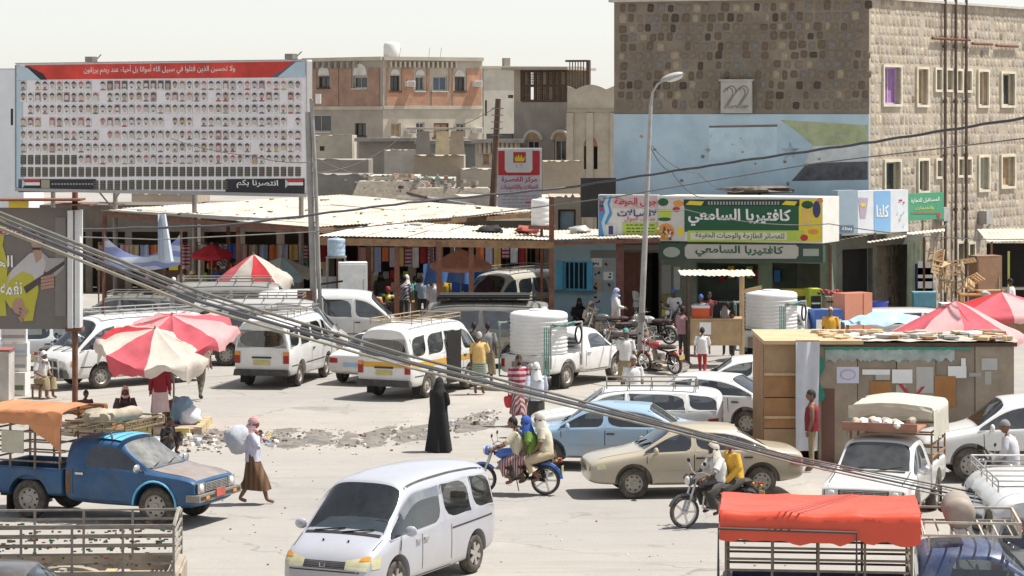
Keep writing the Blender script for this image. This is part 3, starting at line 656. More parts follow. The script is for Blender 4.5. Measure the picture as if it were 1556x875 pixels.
# ---- low rooftop houses of the old quarter
lows = [  # px0, px1, ytop, Y, material, label, openings
 (462, 560, 243, 128, GREYW, 'low grey block house with a ragged parapet behind the market roof', [(500, 264, 520, 276)]),
 (446, 535, 206, 140, PLAST, 'sunlit cream outhouse wall below the brick framed block', [(486, 222, 493, 229)]),
 (545, 640, 214, 138, GREYW, 'long grey flat roof house with concrete slab edge under the brick framed block', []),
 (636, 726, 218, 136, mat('blue_grey_render', (.30, .31, .31), .9, .2, .8), 'blue grey rendered roof room with thick slab edge', []),
 (584, 640, 229, 126, mat('whitewashed_block', (.46, .43, .37), .9, .2, .8), 'ruined whitewashed block wall with a broken top', []),
 (722, 790, 216, 130, PLAST, 'cream house with fluted eave and tan shuttered window behind the utility pole', [(732, 232, 745, 252)]),
 (630, 705, 237, 122, TANW, 'half fallen tan house with leaning slabs on its roof', []),
 (700, 762, 258, 119, PLAST, 'low cream wall block beside the utility pole', []),
 (478, 560, 266, 114, mat('ash_render', (.24, .225, .2), .9, .25, .8), 'ash grey low wall with rubble on top', []),
 (560, 635, 268, 112, mat('whitewashed_block', None), 'low whitewashed yard wall with rubble along the top', []),
 (630, 690, 272, 111, mat('pale_green_render', (.36, .39, .34), .9, .25, 1), 'low pale green yard wall among the ruins', []),
 (826, 884, 246, 112, TANW, 'tan plastered shed standing below the cream house', []),
 (836, 884, 300, 88, mat('tan_shed', (.38, .33, .26), .9, .25, .8), 'tan shop back wall with pale blue door above the kiosk row', [(848, 318, 875, 352)]),
 (690, 840, 300, 104, mat('whitewashed_block', None), 'low pale wall behind the red and white shop sign', []),
 (200, 300, 296, 100, TANW, 'sandy wall under the portrait billboard', []),
 (-60, 36, 105, 96, mat('pale_tower', (.74, .76, .78), .9, .1, .5), 'pale grey plastered tower wall left of the portrait billboard', [(16, 165, 20, 190), (25, 168, 29, 190)]),
]
for px0, px1, yt, Y, m, lab, ops in lows:
 A = Vector((XW(px0, Y), KY * (Y))); B = Vector((XW(px1, Y), KY * (Y))); z1 = ZW(yt, Y); W_ = B.x - A.x
 t = thing('low_house', lab, 'house', ((A.x + B.x) / 2, KY * Y, 0)); M = Matrix.Translation((-W_ / 2, 0, 0))
 oo = [rectf(*q, A, B) for q in ops]
 mb = MB(); wall(mb, M, W_, z1, oo, .25)
 n = 14; pr = []
 for k in range(n + 1): pr.append((W_ * k / n, z1 + max(0, rnd.gauss(.05, .07)) if 'tower' not in lab and 'slab edge' not in lab else z1 + .04))
 mb.prism([(0, z1 - .01)] + [(W_, z1 - .01)] + list(reversed(pr)), .3, M)
 mb.add([M @ Vector(p) for p in ((0, 0, z1), (W_, 0, z1), (W_, 5, z1), (0, 5, z1), (0, 0, 0), (0, 5, 0), (W_, 5, 0), (W_, 0, 0))], [(0, 1, 2, 3), (0, 3, 5, 4), (1, 7, 6, 2), (3, 2, 6, 5)])
 mb.build('wall', m, t, smooth=0)
 if 'slab edge' in lab or 'fluted' in lab:
  mb = MB(); mb.box((0, -.1, z1 + .08), (W_ + .5, .8, .22)); mb.build('roof_slab', CONC, t, smooth=0)
 if 'fluted' in lab:
  for k in range(9): mb = MB(); mb.cyl((-W_ / 2 + .3 + k * W_ / 10, -.12, z1 - .7), (-W_ / 2 + .3 + k * W_ / 10, -.12, z1), .1, n=6); mb.build('flute', PLAST, t)
 for o_ in oo: window(t, M, o_, mat('white_frame', (.6, .58, .54), .8) if 'tan shuttered' in lab else WOODD, BOARD if 'tan shuttered' in lab else mat('pale_blue_door', (.22, .31, .36), .8) if 'blue door' in lab else PANE, .18, .08)
 if 'leaning slabs' in lab:
  for k, (dx, m_) in enumerate(((-.9, GREYW), (.2, mat('cream_slab', (.6, .5, .32), .9)), (1.0, TANW))):
   mb = MB(); mb.box((dx, -.3, z1 + .75), (.85, .3, 1.3), 0, None, taper=.8); mb.build('leaning_slab', m_, t, smooth=0)
  mb = MB(); mb.box((0, -.2, z1 + 1.55), (3.6, .9, .12)); mb.build('tin_sheet', PLAST, t, smooth=0)
# rubble and timber lying on the low roofs
for px, py, Y, n, lab in ((690, 272, 110, 60, 'heap of bricks and broken blocks on the low roofs'), (600, 262, 112, 40, 'broken blocks strewn along the yard wall top'), (800, 300, 104, 40, 'stones and scrap heaped by the shop sign foot')):
 c = P(px, py, Y); mb = MB()
 for i in range(n):
  s = rnd.uniform(.06, .22); mb.box((c.x + rnd.gauss(0, 1.3), c.y - rnd.uniform(0, 2), c.z - .5 + rnd.uniform(-.1, .4)), (s * 1.6, s, s), rnd.choice((0, 0, 1, 1, 2, 3)), None, rnd.random() * 3)
 mb.box((c.x, c.y - 1, c.z - .9), (4.4, 2.4, 1.0), 0, taper=.8)
 tag(mb.build('rubble_heap', [rub_m[0], rub_m[1], rub_m[2], BRICK], smooth=0), lab, 'rubble', kind='stuff')
# ================================================================ SIGNS, BILLBOARDS, SHOPS, MARKET ROOFS, POLES
def flat(name, parent, Ti, A, B, pts, m, off):
 """flat print on a vertical board standing on the line A-B, outline given by where it is seen"""
 M = Ti @ frame_at((A.x, A.y, 0), B - A); mb = MB(); q = [uvf(x, y, A, B) for x, y in pts]
 mb.add([(u, -off, z) for u, z in q], [tuple(range(len(q)))], 0, M); return mb.build(name, m, parent, smooth=0)
def rect(x0, y0, x1, y1): return [(x0, y1), (x1, y1), (x1, y0), (x0, y0)]
def ell(cx, cy, rx, ry, n=14, a0=0, a1=6.2832): return [(cx + rx * math.cos(a0 + (a1 - a0) * k / n), cy + ry * math.sin(a0 + (a1 - a0) * k / n)) for k in range(n if a1 - a0 > 6.2 else n + 1)]
def ptext(name, s, parent, Ti, A, B, x0, y0, x1, y1, m, off, bold=0.01, arabic=True):
 M = Ti @ frame_at((A.x, A.y, 0), B - A); r = rectf(x0, y0, x1, y1, A, B)
 return text(name, s, parent, M, (r[0] + r[2]) / 2, (r[1] + r[3]) / 2, r[2] - r[0], r[3] - r[1], m, off, bold, arabic)
def ink(n, c): return mat('ink_' + n, c, .6, .06, 3)
INKW = ink('white', (.75, .75, .73)); INKR = ink('red', (.45, .035, .045)); INKN = ink('navy', (.05, .055, .16)); INKK = ink('black', (.025, .025, .03)); INKG = ink('green', (.018, .095, .045)); INKY = ink('yellow', (.70, .55, .05)); INKL = ink('lime', (.42, .52, .08)); INKB = ink('blue', (.07, .25, .52)); INKO = ink('orange', (.65, .27, .06)); INKP = ink('pale_blue', (.45, .58, .66)); INKGY = ink('grey', (.36, .35, .34))
# ---- portrait billboard
A = Vector((XW(24, 84), 84.0 * KY)); B = Vector((XW(467, 78), 78.0 * KY)); Wb = (B - A).length; Z0, Z1 = 4.62, 9.47
bb = thing('portrait_billboard', 'huge billboard of small portrait photographs under a red banner heading', 'billboard', ((A.x + B.x) / 2, (A.y + B.y) / 2, 0))
Ti = Matrix.Translation(-bb.location); M = Ti @ frame_at((A.x, A.y, 0), B - A)
mb = MB(); mb.box((Wb / 2, .15, (Z0 + Z1) / 2), (Wb, .28, Z1 - Z0), 0, M); mb.build('board', ink('lilac_grey', (.78, .75, .77)), bb, smooth=0)
mb = MB()
for q in ((Wb / 2, Z1 + .01, Wb, .03), (Wb / 2, Z0 - .02, Wb, .12)): mb.box((q[0], .12, q[1]), (q[2], .34, q[3]), 0, M)
for x in (0, Wb): mb.box((x, .12, (Z0 + Z1) / 2), (.03, .32, Z1 - Z0 - .1), 0, M)
mb.build('frame', INKGY, bb, smooth=0)
REDB = mat('banner_red', (.56, .05, .035), .6, .5, .35);
flat('red_banner', bb, Ti, A, B, [(38, 121), (463, 117), (463, 93), (38, 99)], REDB, .012)
flat('banner_corner', bb, Ti, A, B, [(26, 122), (62, 121), (44, 104), (26, 99)], INKP, .018)
flat('banner_corner', bb, Ti, A, B, [(464, 117), (422, 117), (448, 94), (464, 93)], INKP, .018)
flat('banner_shade', bb, Ti, A, B, [(62, 121), (72, 121), (66, 112), (44, 101), (40, 101)], INKK, .02)
flat('banner_shade', bb, Ti, A, B, [(422, 117), (412, 117), (430, 107), (446, 94), (450, 94)], ink('ink_slate', (.08, .12, .2)), .02)
flat('side_margin', bb, Ti, A, B, [(25, 289), (34, 289), (34, 123), (25, 122)], INKP, .012)
ptext('heading_lettering', 'ولا تحسبن الذين قتلوا في سبيل الله أمواتا بل أحياء عند ربهم يرزقون', bb, Ti, A, B, 128, 98, 358, 113, INKW, .024)
flat('dark_footer', bb, Ti, A, B, [(28, 292), (146, 292), (146, 272), (28, 272)], INKK, .012)
flat('dark_footer', bb, Ti, A, B, [(343, 294), (463, 295), (463, 271), (343, 272)], INKK, .012)
flat('dark_footer', bb, Ti, A, B, [(146, 293), (343, 295), (343, 291), (146, 290)], INKN, .014)
ptext('footer_lettering', 'انتصرنا بكم', bb, Ti, A, B, 360, 273, 423, 286, INKW, .02, .02)
for x0 in (34, 434):
 f = flat('flag', bb, Ti, A, B, rect(x0, 272, x0 + 27, 277), INKR, .018); flat('flag_stripe', f, Ti, A, B, rect(x0, 277, x0 + 27, 281.5), INKW, .018); flat('flag_stripe', f, Ti, A, B, rect(x0, 281.5, x0 + 27, 286), INKK, .02)
 flat('flag_star', f, Ti, A, B, [(x0, 286), (x0 + 6, 279), (x0, 272)], INKP, .022)
flat('crest', bb, Ti, A, B, rect(63, 273, 76, 286), ink('khaki', (.34, .31, .22)), .018)
for k in range(14): flat('footer_mark', bb, Ti, A, B, rect(79 + k * 4.6, 278.5, 82 + k * 4.6, 280.5), INKGY, .018)
pm = [ink(*q) for q in (('p0', (.78, .76, .77)), ('p1', (.60, .62, .58)), ('p2', (.52, .54, .57)), ('p3', (.62, .55, .40)), ('p4', (.50, .30, .30)), ('hair', (.085, .075, .07)), ('f1', (.56, .46, .40)), ('f2', (.44, .33, .27)), ('f3', (.62, .56, .52)),
      ('c1', (.7, .7, .68)), ('c2', (.16, .16, .18)), ('c3', (.30, .22, .17)), ('c4', (.50, .42, .05)), ('c5', (.42, .10, .09)), ('tab', (.055, .05, .04)), ('tabl', (.25, .24, .16)), ('c6', (.30, .38, .30)))]
mb = MB(); rp = random.Random(5); Mb = M
def bq(pts, mi, off):
 q = [uvf(x, y, A, B) for x, y in pts]; mb.add([(u, -off, z) for u, z in q], [tuple(range(len(q)))], mi, Mb)
for r_, y in enumerate((129.5, 147, 165.5, 185, 205, 224, 242, 260.5, 280.5)):
 for c_ in range(39):
  x = 35.6 + c_ * 10.98; yy = y + (1 if x < 200 else 0) * .5
  tabl = (r_ == 6 and c_ < 8) or r_ == 7 or (r_ == 8 and 10 <= c_ <= 28)
  if r_ == 8 and not tabl: continue
  if tabl:
   bq(rect(x - 4, yy - 7, x + 4, yy + 7.3), 14, .012)
   for k in range(5): bq(rect(x - 3.2, yy - 5.6 + k * 2.7, x + 3.2, yy - 4.7 + k * 2.7), 15, .015)
   continue
  if rp.random() < .06: continue
  if r_ == 0 and 11 <= c_ <= 20 and rp.random() < .6: bg_ = 10
  else: bg_ = rp.choices((0, 1, 2, 3, 4), (50, 12, 7, 5, 4))[0]
  cl = rp.choices((9, 10, 11, 12, 13, 16), (55, 9, 12, 3, 4, 6))[0]; sk = rp.choice((6, 6, 7, 8)); h_ = .62 + .38 * rp.random()
  bq(rect(x - 4.2, yy - 7.4, x + 4.2, yy + 7.2), bg_, .012)
  bq([(x - 4, yy + 7.2), (x + 4, yy + 7.2), (x + 3.6, yy + 5.4), (x + 1.2, yy + 4), (x - 1.2, yy + 4), (x - 3.6, yy + 5.4)], cl, .015)
  bq(ell(x, yy - .4, 3.0, 5.2, 10), sk, .018)
  bq([(x - 3.5, yy - .6 * h_), (x - 2.3, yy - 3), (x + 2.3, yy - 3), (x + 3.5, yy - .6 * h_), (x + 3.1, yy - 5), (x, yy - 6.9), (x - 3.1, yy - 5)], 5 if rp.random() < .92 else 13, .021)
  if rp.random() < .45: bq([(x - 2.5, yy + 1.4), (x - 1.2, yy + 2.3), (x + 1.2, yy + 2.3), (x + 2.5, yy + 1.4), (x, yy + 5)], 5, .021)
po = mb.build('portrait_print', pm, bb, smooth=0)
for x, z0_ in ((1.5, 0), (4.6, 0), (8.4, 0), (Wb - .6, 0)):
 mb = MB(); mb.cyl(M @ Vector((x, .45, 0)), M @ Vector((x, .45, Z1 - .3)), .09, n=8); mb.build('leg', STEEL, bb)
mb = MB()
for dx in (-.5, .5): mb.tube([M @ Vector((4.6, .2, Z0 - .6)), M @ Vector((4.6 + dx, .1, Z0 - .05))], .035, 6)
mb.tube([M @ Vector((4.0, .2, Z0 - .45)), M @ Vector((5.3, .2, Z0 - .5))], .03, 6); mb.build('brace', STEEL, bb)
for x in (4.05, Wb - .5):
 mb = MB(); mb.box((x, -.3, Z1 + .12), (.35, .3, .2), 0, M); mb.bar(M @ Vector((x, .1, Z1)), M @ Vector((x, -.3, Z1 + .1)), .04); mb.bar(M @ Vector((x, 0, Z1 + .1)), M @ Vector((x + .4, -.2, Z1 + .3)), .03); mb.build('floodlight', STEEL, bb)
# ---- oud player billboard at the kerb
Y0 = 55.7
A = Vector((XW(-95, Y0), KY * (Y0))); B = Vector((XW(104, Y0), KY * (Y0))); Wb = B.x - A.x; Z0, Z1 = ZW(500, Y0), ZW(316, Y0)
ob = thing('oud_billboard', 'roadside billboard of a musician in white playing a yellow lute', 'billboard', (B.x, KY * Y0, 0)); Ti = Matrix.Translation(-ob.location); M = Ti @ frame_at((A.x, A.y, 0), B - A)
mb = MB(); mb.box((Wb / 2, .14, (Z0 + Z1) / 2), (Wb, .26, Z1 - Z0), 0, M); mb.build('board', ink('umber_backdrop', (.17, .15, .135)), ob, smooth=0)
OY = ink('oud_yellow', (.45, .42, .05)); SK = ink('skin_print', (.40, .24, .18)); SH = ink('shirt_print', (.47, .46, .46)); HR = ink('hair_print', (.04, .035, .035)); DKP = ink('print_dark', (.075, .06, .055))
flat('yellow_ground', ob, Ti, A, B, [(-60, 480), (10, 480), (8, 455), (12, 400), (4, 372), (10, 340), (6, 325), (-60, 325)], OY, .012)
flat('grey_ground', ob, Ti, A, B, rect(84, 330, 100, 480), ink('print_grey', (.22, .2, .185)), .012)
flat('oud_body', ob, Ti, A, B, ell(32, 440, 27, 34) , OY, .018)
flat('oud_body', ob, Ti, A, B, [(36, 488), (50, 487), (58, 440), (46, 415), (30, 412)], OY, .019)
flat('oud_neck', ob, Ti, A, B, [(40, 446), (98, 402), (98, 396), (36, 436)], DKP, .024)
flat('shirt', ob, Ti, A, B, [(8, 438), (18, 410), (45, 385), (62, 380), (70, 400), (66, 418), (54, 428), (50, 418), (34, 412), (16, 425)], SH, .022)
flat('shirt', ob, Ti, A, B, [(62, 380), (74, 392), (98, 392), (98, 406), (84, 420), (68, 412)], ink('sleeve_print', (.36, .34, .33)), .021)
flat('neck', ob, Ti, A, B, [(50, 380), (64, 380), (64, 392), (55, 400)], SK, .024)
flat('face', ob, Ti, A, B, ell(56, 366, 9, 14), SK, .026); flat('hair', ob, Ti, A, B, [(46, 358), (48, 350), (56, 347), (68, 350), (70, 364), (66, 376), (64, 362), (58, 354)], HR, .03)
flat('moustache', ob, Ti, A, B, [(49, 376), (61, 376), (60, 379), (50, 379)], HR, .03); flat('eye', ob, Ti, A, B, rect(51, 362, 54, 363.5), HR, .03); flat('eye', ob, Ti, A, B, rect(58, 362, 61, 363.5), HR, .03)
for k in range(4): flat('finger', ob, Ti, A, B, [(62, 421 + k * 5), (82, 416 + k * 5.4), (83, 420.5 + k * 5.4), (63, 425 + k * 5)], SK, .03)
flat('hand', ob, Ti, A, B, ell(28, 465, 9, 12), SK, .03)
for k in range(4): flat('finger', ob, Ti, A, B, [(30, 462 + k * 5), (44 - k * 3, 472 + k * 5), (42 - k * 3, 476 + k * 4.6), (28, 468 + k * 5)], SK, .031)
f = flat('red_label', ob, Ti, A, B, rect(-20, 345, 33, 357), INKW, .02); flat('red_fill', f, Ti, A, B, rect(-19, 346, 32, 356), INKR, .022)
ptext('label_lettering', 'جديد', ob, Ti, A, B, 4, 346, 28, 356, INKW, .026); ptext('slogan_lettering', 'الحـ', ob, Ti, A, B, -12, 388, 20, 406, INKW, .034, .02); ptext('slogan_lettering', 'نغمه', ob, Ti, A, B, 1, 428, 34, 448, INKW, .036, .02)
mb = MB()
for x in (XW(104, Y0) - ob.location.x + .1, XW(112, Y0) - ob.location.x + .13): mb.box((x, -.1 + .1 * (x > .15), (Z0 + Z1) / 2), (.13, .5, Z1 - Z0 - .1))
mb.build('light_box_edge', mat('light_box_white', (.62, .63, .62), .5, .1, 2), ob, smooth=0)
mb = MB(); px_ = XW(112, Y0) - ob.location.x; mb.cyl((px_, .2, 0), (px_, .2, Z1 + .4), .075, n=10); mb.build('post', RUST, ob)
mb = MB(); mb.cyl((-3, .2, 0), (-3, .2, Z1), .075, n=10); mb.build('post', RUST, ob)
mb = MB(); mb.box((px_ - .9, -.1, Z1 + .22), (2.3, 1.0, .05), rz=.03); mb.box((px_ + .1, -.2, Z1 + .1), (.9, .8, .04), rz=-.1); mb.build('rusty_cap', RUST, ob, smooth=0)
f = MB(); f.box((XW(30, Y0) - ob.location.x, -.15, ZW(309, Y0)), (.5, .08, .2)); f.build('yellow_tag', INKY, ob, smooth=0)
mb = MB(); mb.box((px_, .2, Z0 - .02), (.42, .5, .08)); mb.build('bracket', RUST, ob, smooth=0)
# ---- white shop roof edge with canopy behind the oud billboard
RF = mat('dusty_tin', (.60, .56, .48), .7, .16, .8, dust=.75, dcol=(.36, .28, .20))
def corr(mb, p00, p10, p11, p01, waves, amp=.014, nv=2, mi=0):
 p00, p10, p11, p01 = map(Vector, (p00, p10, p11, p01)); nrm = (p10 - p00).cross(p01 - p00).normalized(); n = waves * 4
 def fn(u, v):
  p = p00.lerp(p10, u).lerp(p01.lerp(p11, u), v); return p + nrm * amp * math.sin(u * waves * 6.2832)
 mb.grid(fn, n, nv, mi)
def tin_roof(t, q, nu, nv, waves=7, m=RF, jit=.02):
 """corrugated sheets lapped over a quadrilateral q=(p00,p10,p11,p01), ridges running along v"""
 q = [Vector(p) - t.location for p in q]
 bl = lambda u, v: q[0].lerp(q[1], u).lerp(q[3].lerp(q[2], u), v)
 for i in range(nu):
  for j in range(nv):
   u0, u1, v0, v1 = i / nu - .006, (i + 1) / nu + .006, j / nv - .01, (j + 1) / nv + .01
   dz = Vector((0, 0, .012 * ((i + j) % 2) + rnd.uniform(0, jit))); e = rnd.uniform(-.012, .012)
   mb = MB(); corr(mb, bl(u0, v0 - (e if j == 0 else 0)) + dz, bl(u1, v0 - (e if j == 0 else 0)) + dz, bl(u1, v1) + dz * 1.4, bl(u0, v1) + dz * 1.4, waves); mb.build('tin_sheet', m, t, smooth=80)
def beam(t, name, a, b, wd, ht, m):
 mb = MB(); mb.bar(Vector(a) - t.location, Vector(b) - t.location, wd, ht); return mb.build(name, m, t, smooth=0)
def column(t, x, y, z, m=RUST, r=.07, z0=0):
 mb = MB(); mb.box((x - t.location.x, y - t.location.y, (z + z0) / 2), (r * 2, r * 2, z - z0)); mb.box((x - t.location.x, y - t.location.y, z0 + .02), (r * 4, r * 4, .04)); return mb.build('column', m, t, smooth=0)
b0, c0, a0, d0 = Vector((-6.8, 75.4 * KY, 3.6)), Vector((.95, 82 * KY, 3.86)), Vector((-15.4, 82 * KY, 3.87)), Vector((-6.9, 88.5 * KY, 4.2))
mk = thing('market_roof', 'wide pale corrugated market roof spreading below the billboard', 'market roof', (-7, 80 * KY, 0))
tin_roof(mk, (b0, c0, d0, a0), 12, 3, 6)
for a, b in ((b0, c0), (b0, a0), (a0.lerp(b0, .5), d0.lerp(c0, .5))): beam(mk, 'edge_beam', a - Vector((0, 0, .13)), b - Vector((0, 0, .13)), .12, .16, WOOD if a is b0 and b is c0 else RUST)
for k in range(1, 6): beam(mk, 'rafter', b0.lerp(c0, k / 6) - Vector((0, 0, .1)), a0.lerp(d0, k / 6) - Vector((0, 0, .1)), .07, .1, RUST)
for p in (b0, b0.lerp(a0, .35), b0.lerp(a0, .7), a0, b0.lerp(c0, .5), c0, a0.lerp(d0, .5)): column(mk, p.x, p.y + .1, p.z - .15)
f0, f1 = Vector((XW(484, 73), KY * (73), 3.42)), Vector((XW(842, 73), KY * (73), 3.3)); k0, k1 = Vector((XW(590, 77), KY * (77), 3.72)), Vector((XW(845, 76.5), KY * (76.5), 3.4)); f2 = Vector((XW(1003, 72.6), KY * (72.6), 3.42)); k2 = Vector((XW(1003, 75), KY * (75), 3.6))
lr = thing('stall_canopy', 'long low corrugated canopy on red brown posts in front of the market', 'canopy', (0, 74 * KY, 0))
tin_roof(lr, (f0, f1, k1, k0), 11, 2, 6)
tin_roof(lr, (f1, f2, k2, k1), 5, 1, 6)
beam(lr, 'fascia', f0 - Vector((0, .02, .17)), f1 - Vector((0, .02, .17)), .1, .24, WOOD); beam(lr, 'fascia', f1 - Vector((0, .02, .12)), f2 - Vector((0, .02, .12)), .08, .12, RUST)
for px, Y, m in ((603, 73.1, RUST), (667, 72.9, RUST), (716, 73.1, RUST), (838, 73, RUST), (942, 73, mat('dark_red_post', (.12, .05, .04), .7, .3, 4)), (515, 73.2, RUST), (560, 76, RUST)):
 z = 3.28 if px < 850 else 3.3; column(lr, XW(px, Y), KY * Y + .05, z, m, .085 if px != 942 else .13)
mb = MB(); p = Vector((XW(838, 73), 73 * KY - .1, 0)) - lr.location; mb.box((p.x, p.y, 4.0), (.17, .17, 1.5)); mb.build('post_top', RUST, lr, smooth=0)
for px, w_, m in ((745, .5, BLACK), (800, .45, mat('rust_red_scrap', (.3, .08, .06), .9)), (880, .4, GALV), (430, .0, BLACK)):
 if w_: p = P(px, 352, 75.0) - lr.location; mb = MB(); mb.blob((p.x, p.y, p.z + .05), (w_, .4, .16), 10, 6, amp=.6, seed=px); mb.build('roof_scrap', m, lr)
def debris(t, q, n, seed):
 r_ = random.Random(seed); q = [Vector(p) - t.location for p in q]; mb = MB()
 for k in range(n):
  u, v = r_.random(), r_.random(); p = q[0].lerp(q[1], u).lerp(q[3].lerp(q[2], u), v); s = r_.uniform(.02, .08) * (2.2 if r_.random() < .08 else 1)
  mb.box((p.x, p.y, p.z + .05), (s * r_.uniform(1, 3), s, s * .4), r_.randrange(4), None, r_.random() * 3)
 mb.build('roof_debris', [WOODD, INKGY, BLACK, WOOD], t, smooth=0)['kind'] = 'stuff'
debris(mk, (b0, c0, d0, a0), 60, 2); debris(lr, (f0, f1, k1, k0), 40, 3)
# timber lying on the market roof
for i, (x0, y0, x1, y1) in enumerate(((604, 300, 668, 303), (620, 293, 647, 300), (640, 305, 720, 312), (625, 307, 700, 314))):
 mb = MB(); a = P(x0, y0, 86.5); b = P(x1, y1, 85.6); a.z = max(a.z, 4.22); mb.bar(a - a, b - a, .16, .1)
 tag(mb.build('timber_baulk', WOODD if i % 2 else GALV, None, a), ('grey plank lying across the market roof top', 'short dark baulk on the far market roof edge', 'long grey plank resting by the ruin walls', 'dark timber lying nearest the roof eave')[i], 'timber')
# white water tank on the roof
def tank(name, label, c, r, h, m, parent_cat='water tank', ribs=6):
 mb = MB(); pr = [(r * .96, 0), (r, .04)]
 for i in range(ribs): z = h * .82 * (i + .5) / ribs; pr += [(r, z - .035), (r * .978, z - .015), (r * .978, z + .015), (r, z + .035)]
 pr += [(r, h * .86), (r * .975, h * .915), (r * .88, h * .945), (r * .34, h * .965), (r * .33, h), (r * .02, h)]
 mb.lathe(pr, 28); return tag(mb.build(name, m, None, c, smooth=50), label, parent_cat)
TANKW = mat('tank_plastic', (.74, .74, .73), .45, .05, 2, dust=.2)
tk = tank('water_tank', 'slim white plastic water tank standing on the canopy post platform', (XW(823, 74.2), KY * (74.2), 3.72), .36, .95, TANKW, ribs=4)
tk2 = MB(); tk2.box((XW(823, 74.2), KY * (74.2), 3.66), (.9, .8, .1)); tk2.bar((XW(823, 74.2), KY * (74.2), 0), (XW(823, 74.2), KY * (74.2), 3.62), .1)
tag(tk2.build('tank_stand', RUST, smooth=0), 'rusty steel stand carrying the slim white tank above the canopy', 'tank stand')
# ---- red and white phone shop sign
Y0 = 90.0
A = Vector((XW(757, Y0), KY * (Y0))); B = Vector((XW(820, Y0), KY * (Y0))); sg = thing('crown_sign', 'tall red and white shop sign with golden crown emblem on a post', 'sign', ((A.x + B.x) / 2, KY * Y0, 0)); Ti = Matrix.Translation(-sg.location)
mb = MB(); mb.box((.04, .2, (ZW(318, Y0) + ZW(225, Y0)) / 2), (B.x - A.x + .1, .36, ZW(225, Y0) - ZW(318, Y0))); mb.build('panel', INKW, sg, smooth=0)
flat('red_field', sg, Ti, A, B, rect(757, 229, 820, 266), INKR, .02); flat('white_field', sg, Ti, A, B, [(770, 262), (806, 262), (809, 258), (809, 229), (767, 229), (767, 258)], ink('pearl', (.6, .6, .6)), .026)
flat('emblem_field', sg, Ti, A, B, rect(780, 231, 799, 247), ink('crimson', (.40, .03, .03)), .032)
flat('crown', sg, Ti, A, B, [(783, 245), (796, 245), (798, 237), (794, 241), (792.5, 234), (790, 240), (788, 233), (786, 240), (784, 235), (783.5, 241), (781, 237)], INKY, .038)
flat('white_field', sg, Ti, A, B, rect(757, 267, 820, 317), ink('lilac_white', (.52, .52, .58)), .02)
ptext('sign_lettering', 'LT', sg, Ti, A, B, 784, 249, 795, 254, INKGY, .034, 0, False)
ptext('sign_lettering', 'مركز القصـرة', sg, Ti, A, B, 762, 268, 816, 278, INKR, .03, .02); ptext('sign_lettering', 'للجوالات والإلكترونيات', sg, Ti, A, B, 761, 280, 817, 289, INKR, .03, .02)
for y, x0, x1, m in ((292, 775, 800, INKR), (298, 766, 815, INKGY), (303, 763, 815, INKGY), (308, 764, 796, INKGY), (313, 772, 806, INKGY)):
 x = x0
 while x < x1: l = 3 + rnd.random() * 5; flat('text_line', sg, Ti, A, B, rect(x, y - 1.1, min(x1, x + l), y + .9), m, .026); x += l + 1.4
flat('arrow', sg, Ti, A, B, [(798, 306.5), (806, 306.5), (806, 305), (812, 307.5), (806, 310), (806, 308.5), (798, 308.5)], INKR, .03)
mb = MB()
for x in (-.5, .5): mb.cyl((x, .3, 0), (x, .3, ZW(318, Y0)), .06, n=8)
mb.build('post', STEEL, sg)

# ---- blue kiosk, door bay and cafeteria
SA = Vector((XW(838, 76.0), KY * (76.0))); SBp = Vector((XW(1262, 73.4), KY * (73.4))); sd = SBp - SA
def on(px): u, _ = uvf(px, 300, SA, SBp); return SA + sd.normalized() * u
def shop(name, label, x0, x1, H_, m, ops, depth=2.2, cat='shop'):
 A = on(x0); B = on(x1); t = thing(name, label, cat, ((A.x + B.x) / 2, (A.y + B.y) / 2, 0)); Ti = Matrix.Translation(-t.location); M = Ti @ frame_at((A.x, A.y, 0), B - A); W_ = (B - A).length
 oo = [rectf(*q, A, B) for q in ops]; oo = [(max(.02, o[0]), max(.0, o[1]), min(W_ - .02, o[2]), min(H_ - .05, o[3])) for o in oo]
 mb = MB(); wall(mb, M, W_, H_, oo, .2)
 for p in (((0, 0, 0), (0, depth, 0), (0, depth, H_), (0, 0, H_)), ((W_, 0, 0), (W_, depth, 0), (W_, depth, H_), (W_, 0, H_)), ((0, 0, H_), (W_, 0, H_), (W_, depth, H_), (0, depth, H_)), ((0, depth, 0), (W_, depth, 0), (W_, depth, H_), (0, depth, H_))): mb.add(p, [(0, 1, 2, 3)], 0, M)
 mb.build('wall', m, t, smooth=0)
 return t, Ti, M, A, B, oo
BLK = mat('kiosk_blue', (.30, .45, .52), .8, .15, 1.2, .2, 10, dust=.4, dcol=(.42, .44, .42))
kt, Ti, M, A, B, oo = shop('blue_kiosk', 'small light blue painted kiosk with a barred window under the canopy', 838, 938, 3.25, BLK, [(856, 397, 892, 441)])
wn = window(kt, M, oo[0], mat('shutter_blue', (.10, .42, .66), .7), DARK, .18, .05, (5, 1)); a, b, c, d = oo[0]
for q in ((a - .22, a - .01), (c + .01, c + .22)): mb = MB(); mb.box(((q[0] + q[1]) / 2, -.04, (b + d) / 2), (q[1] - q[0], .05, d - b), 0, M); mb.build('shutter', mat('shutter_blue', None), wn, smooth=0)
mb = MB(); mb.box(((a + c) / 2, -.12, b - .05), (c - a + .7, .3, .06), 0, M); mb.build('ledge', mat('kiosk_ledge', (.12, .2, .23), .8), wn, smooth=0)
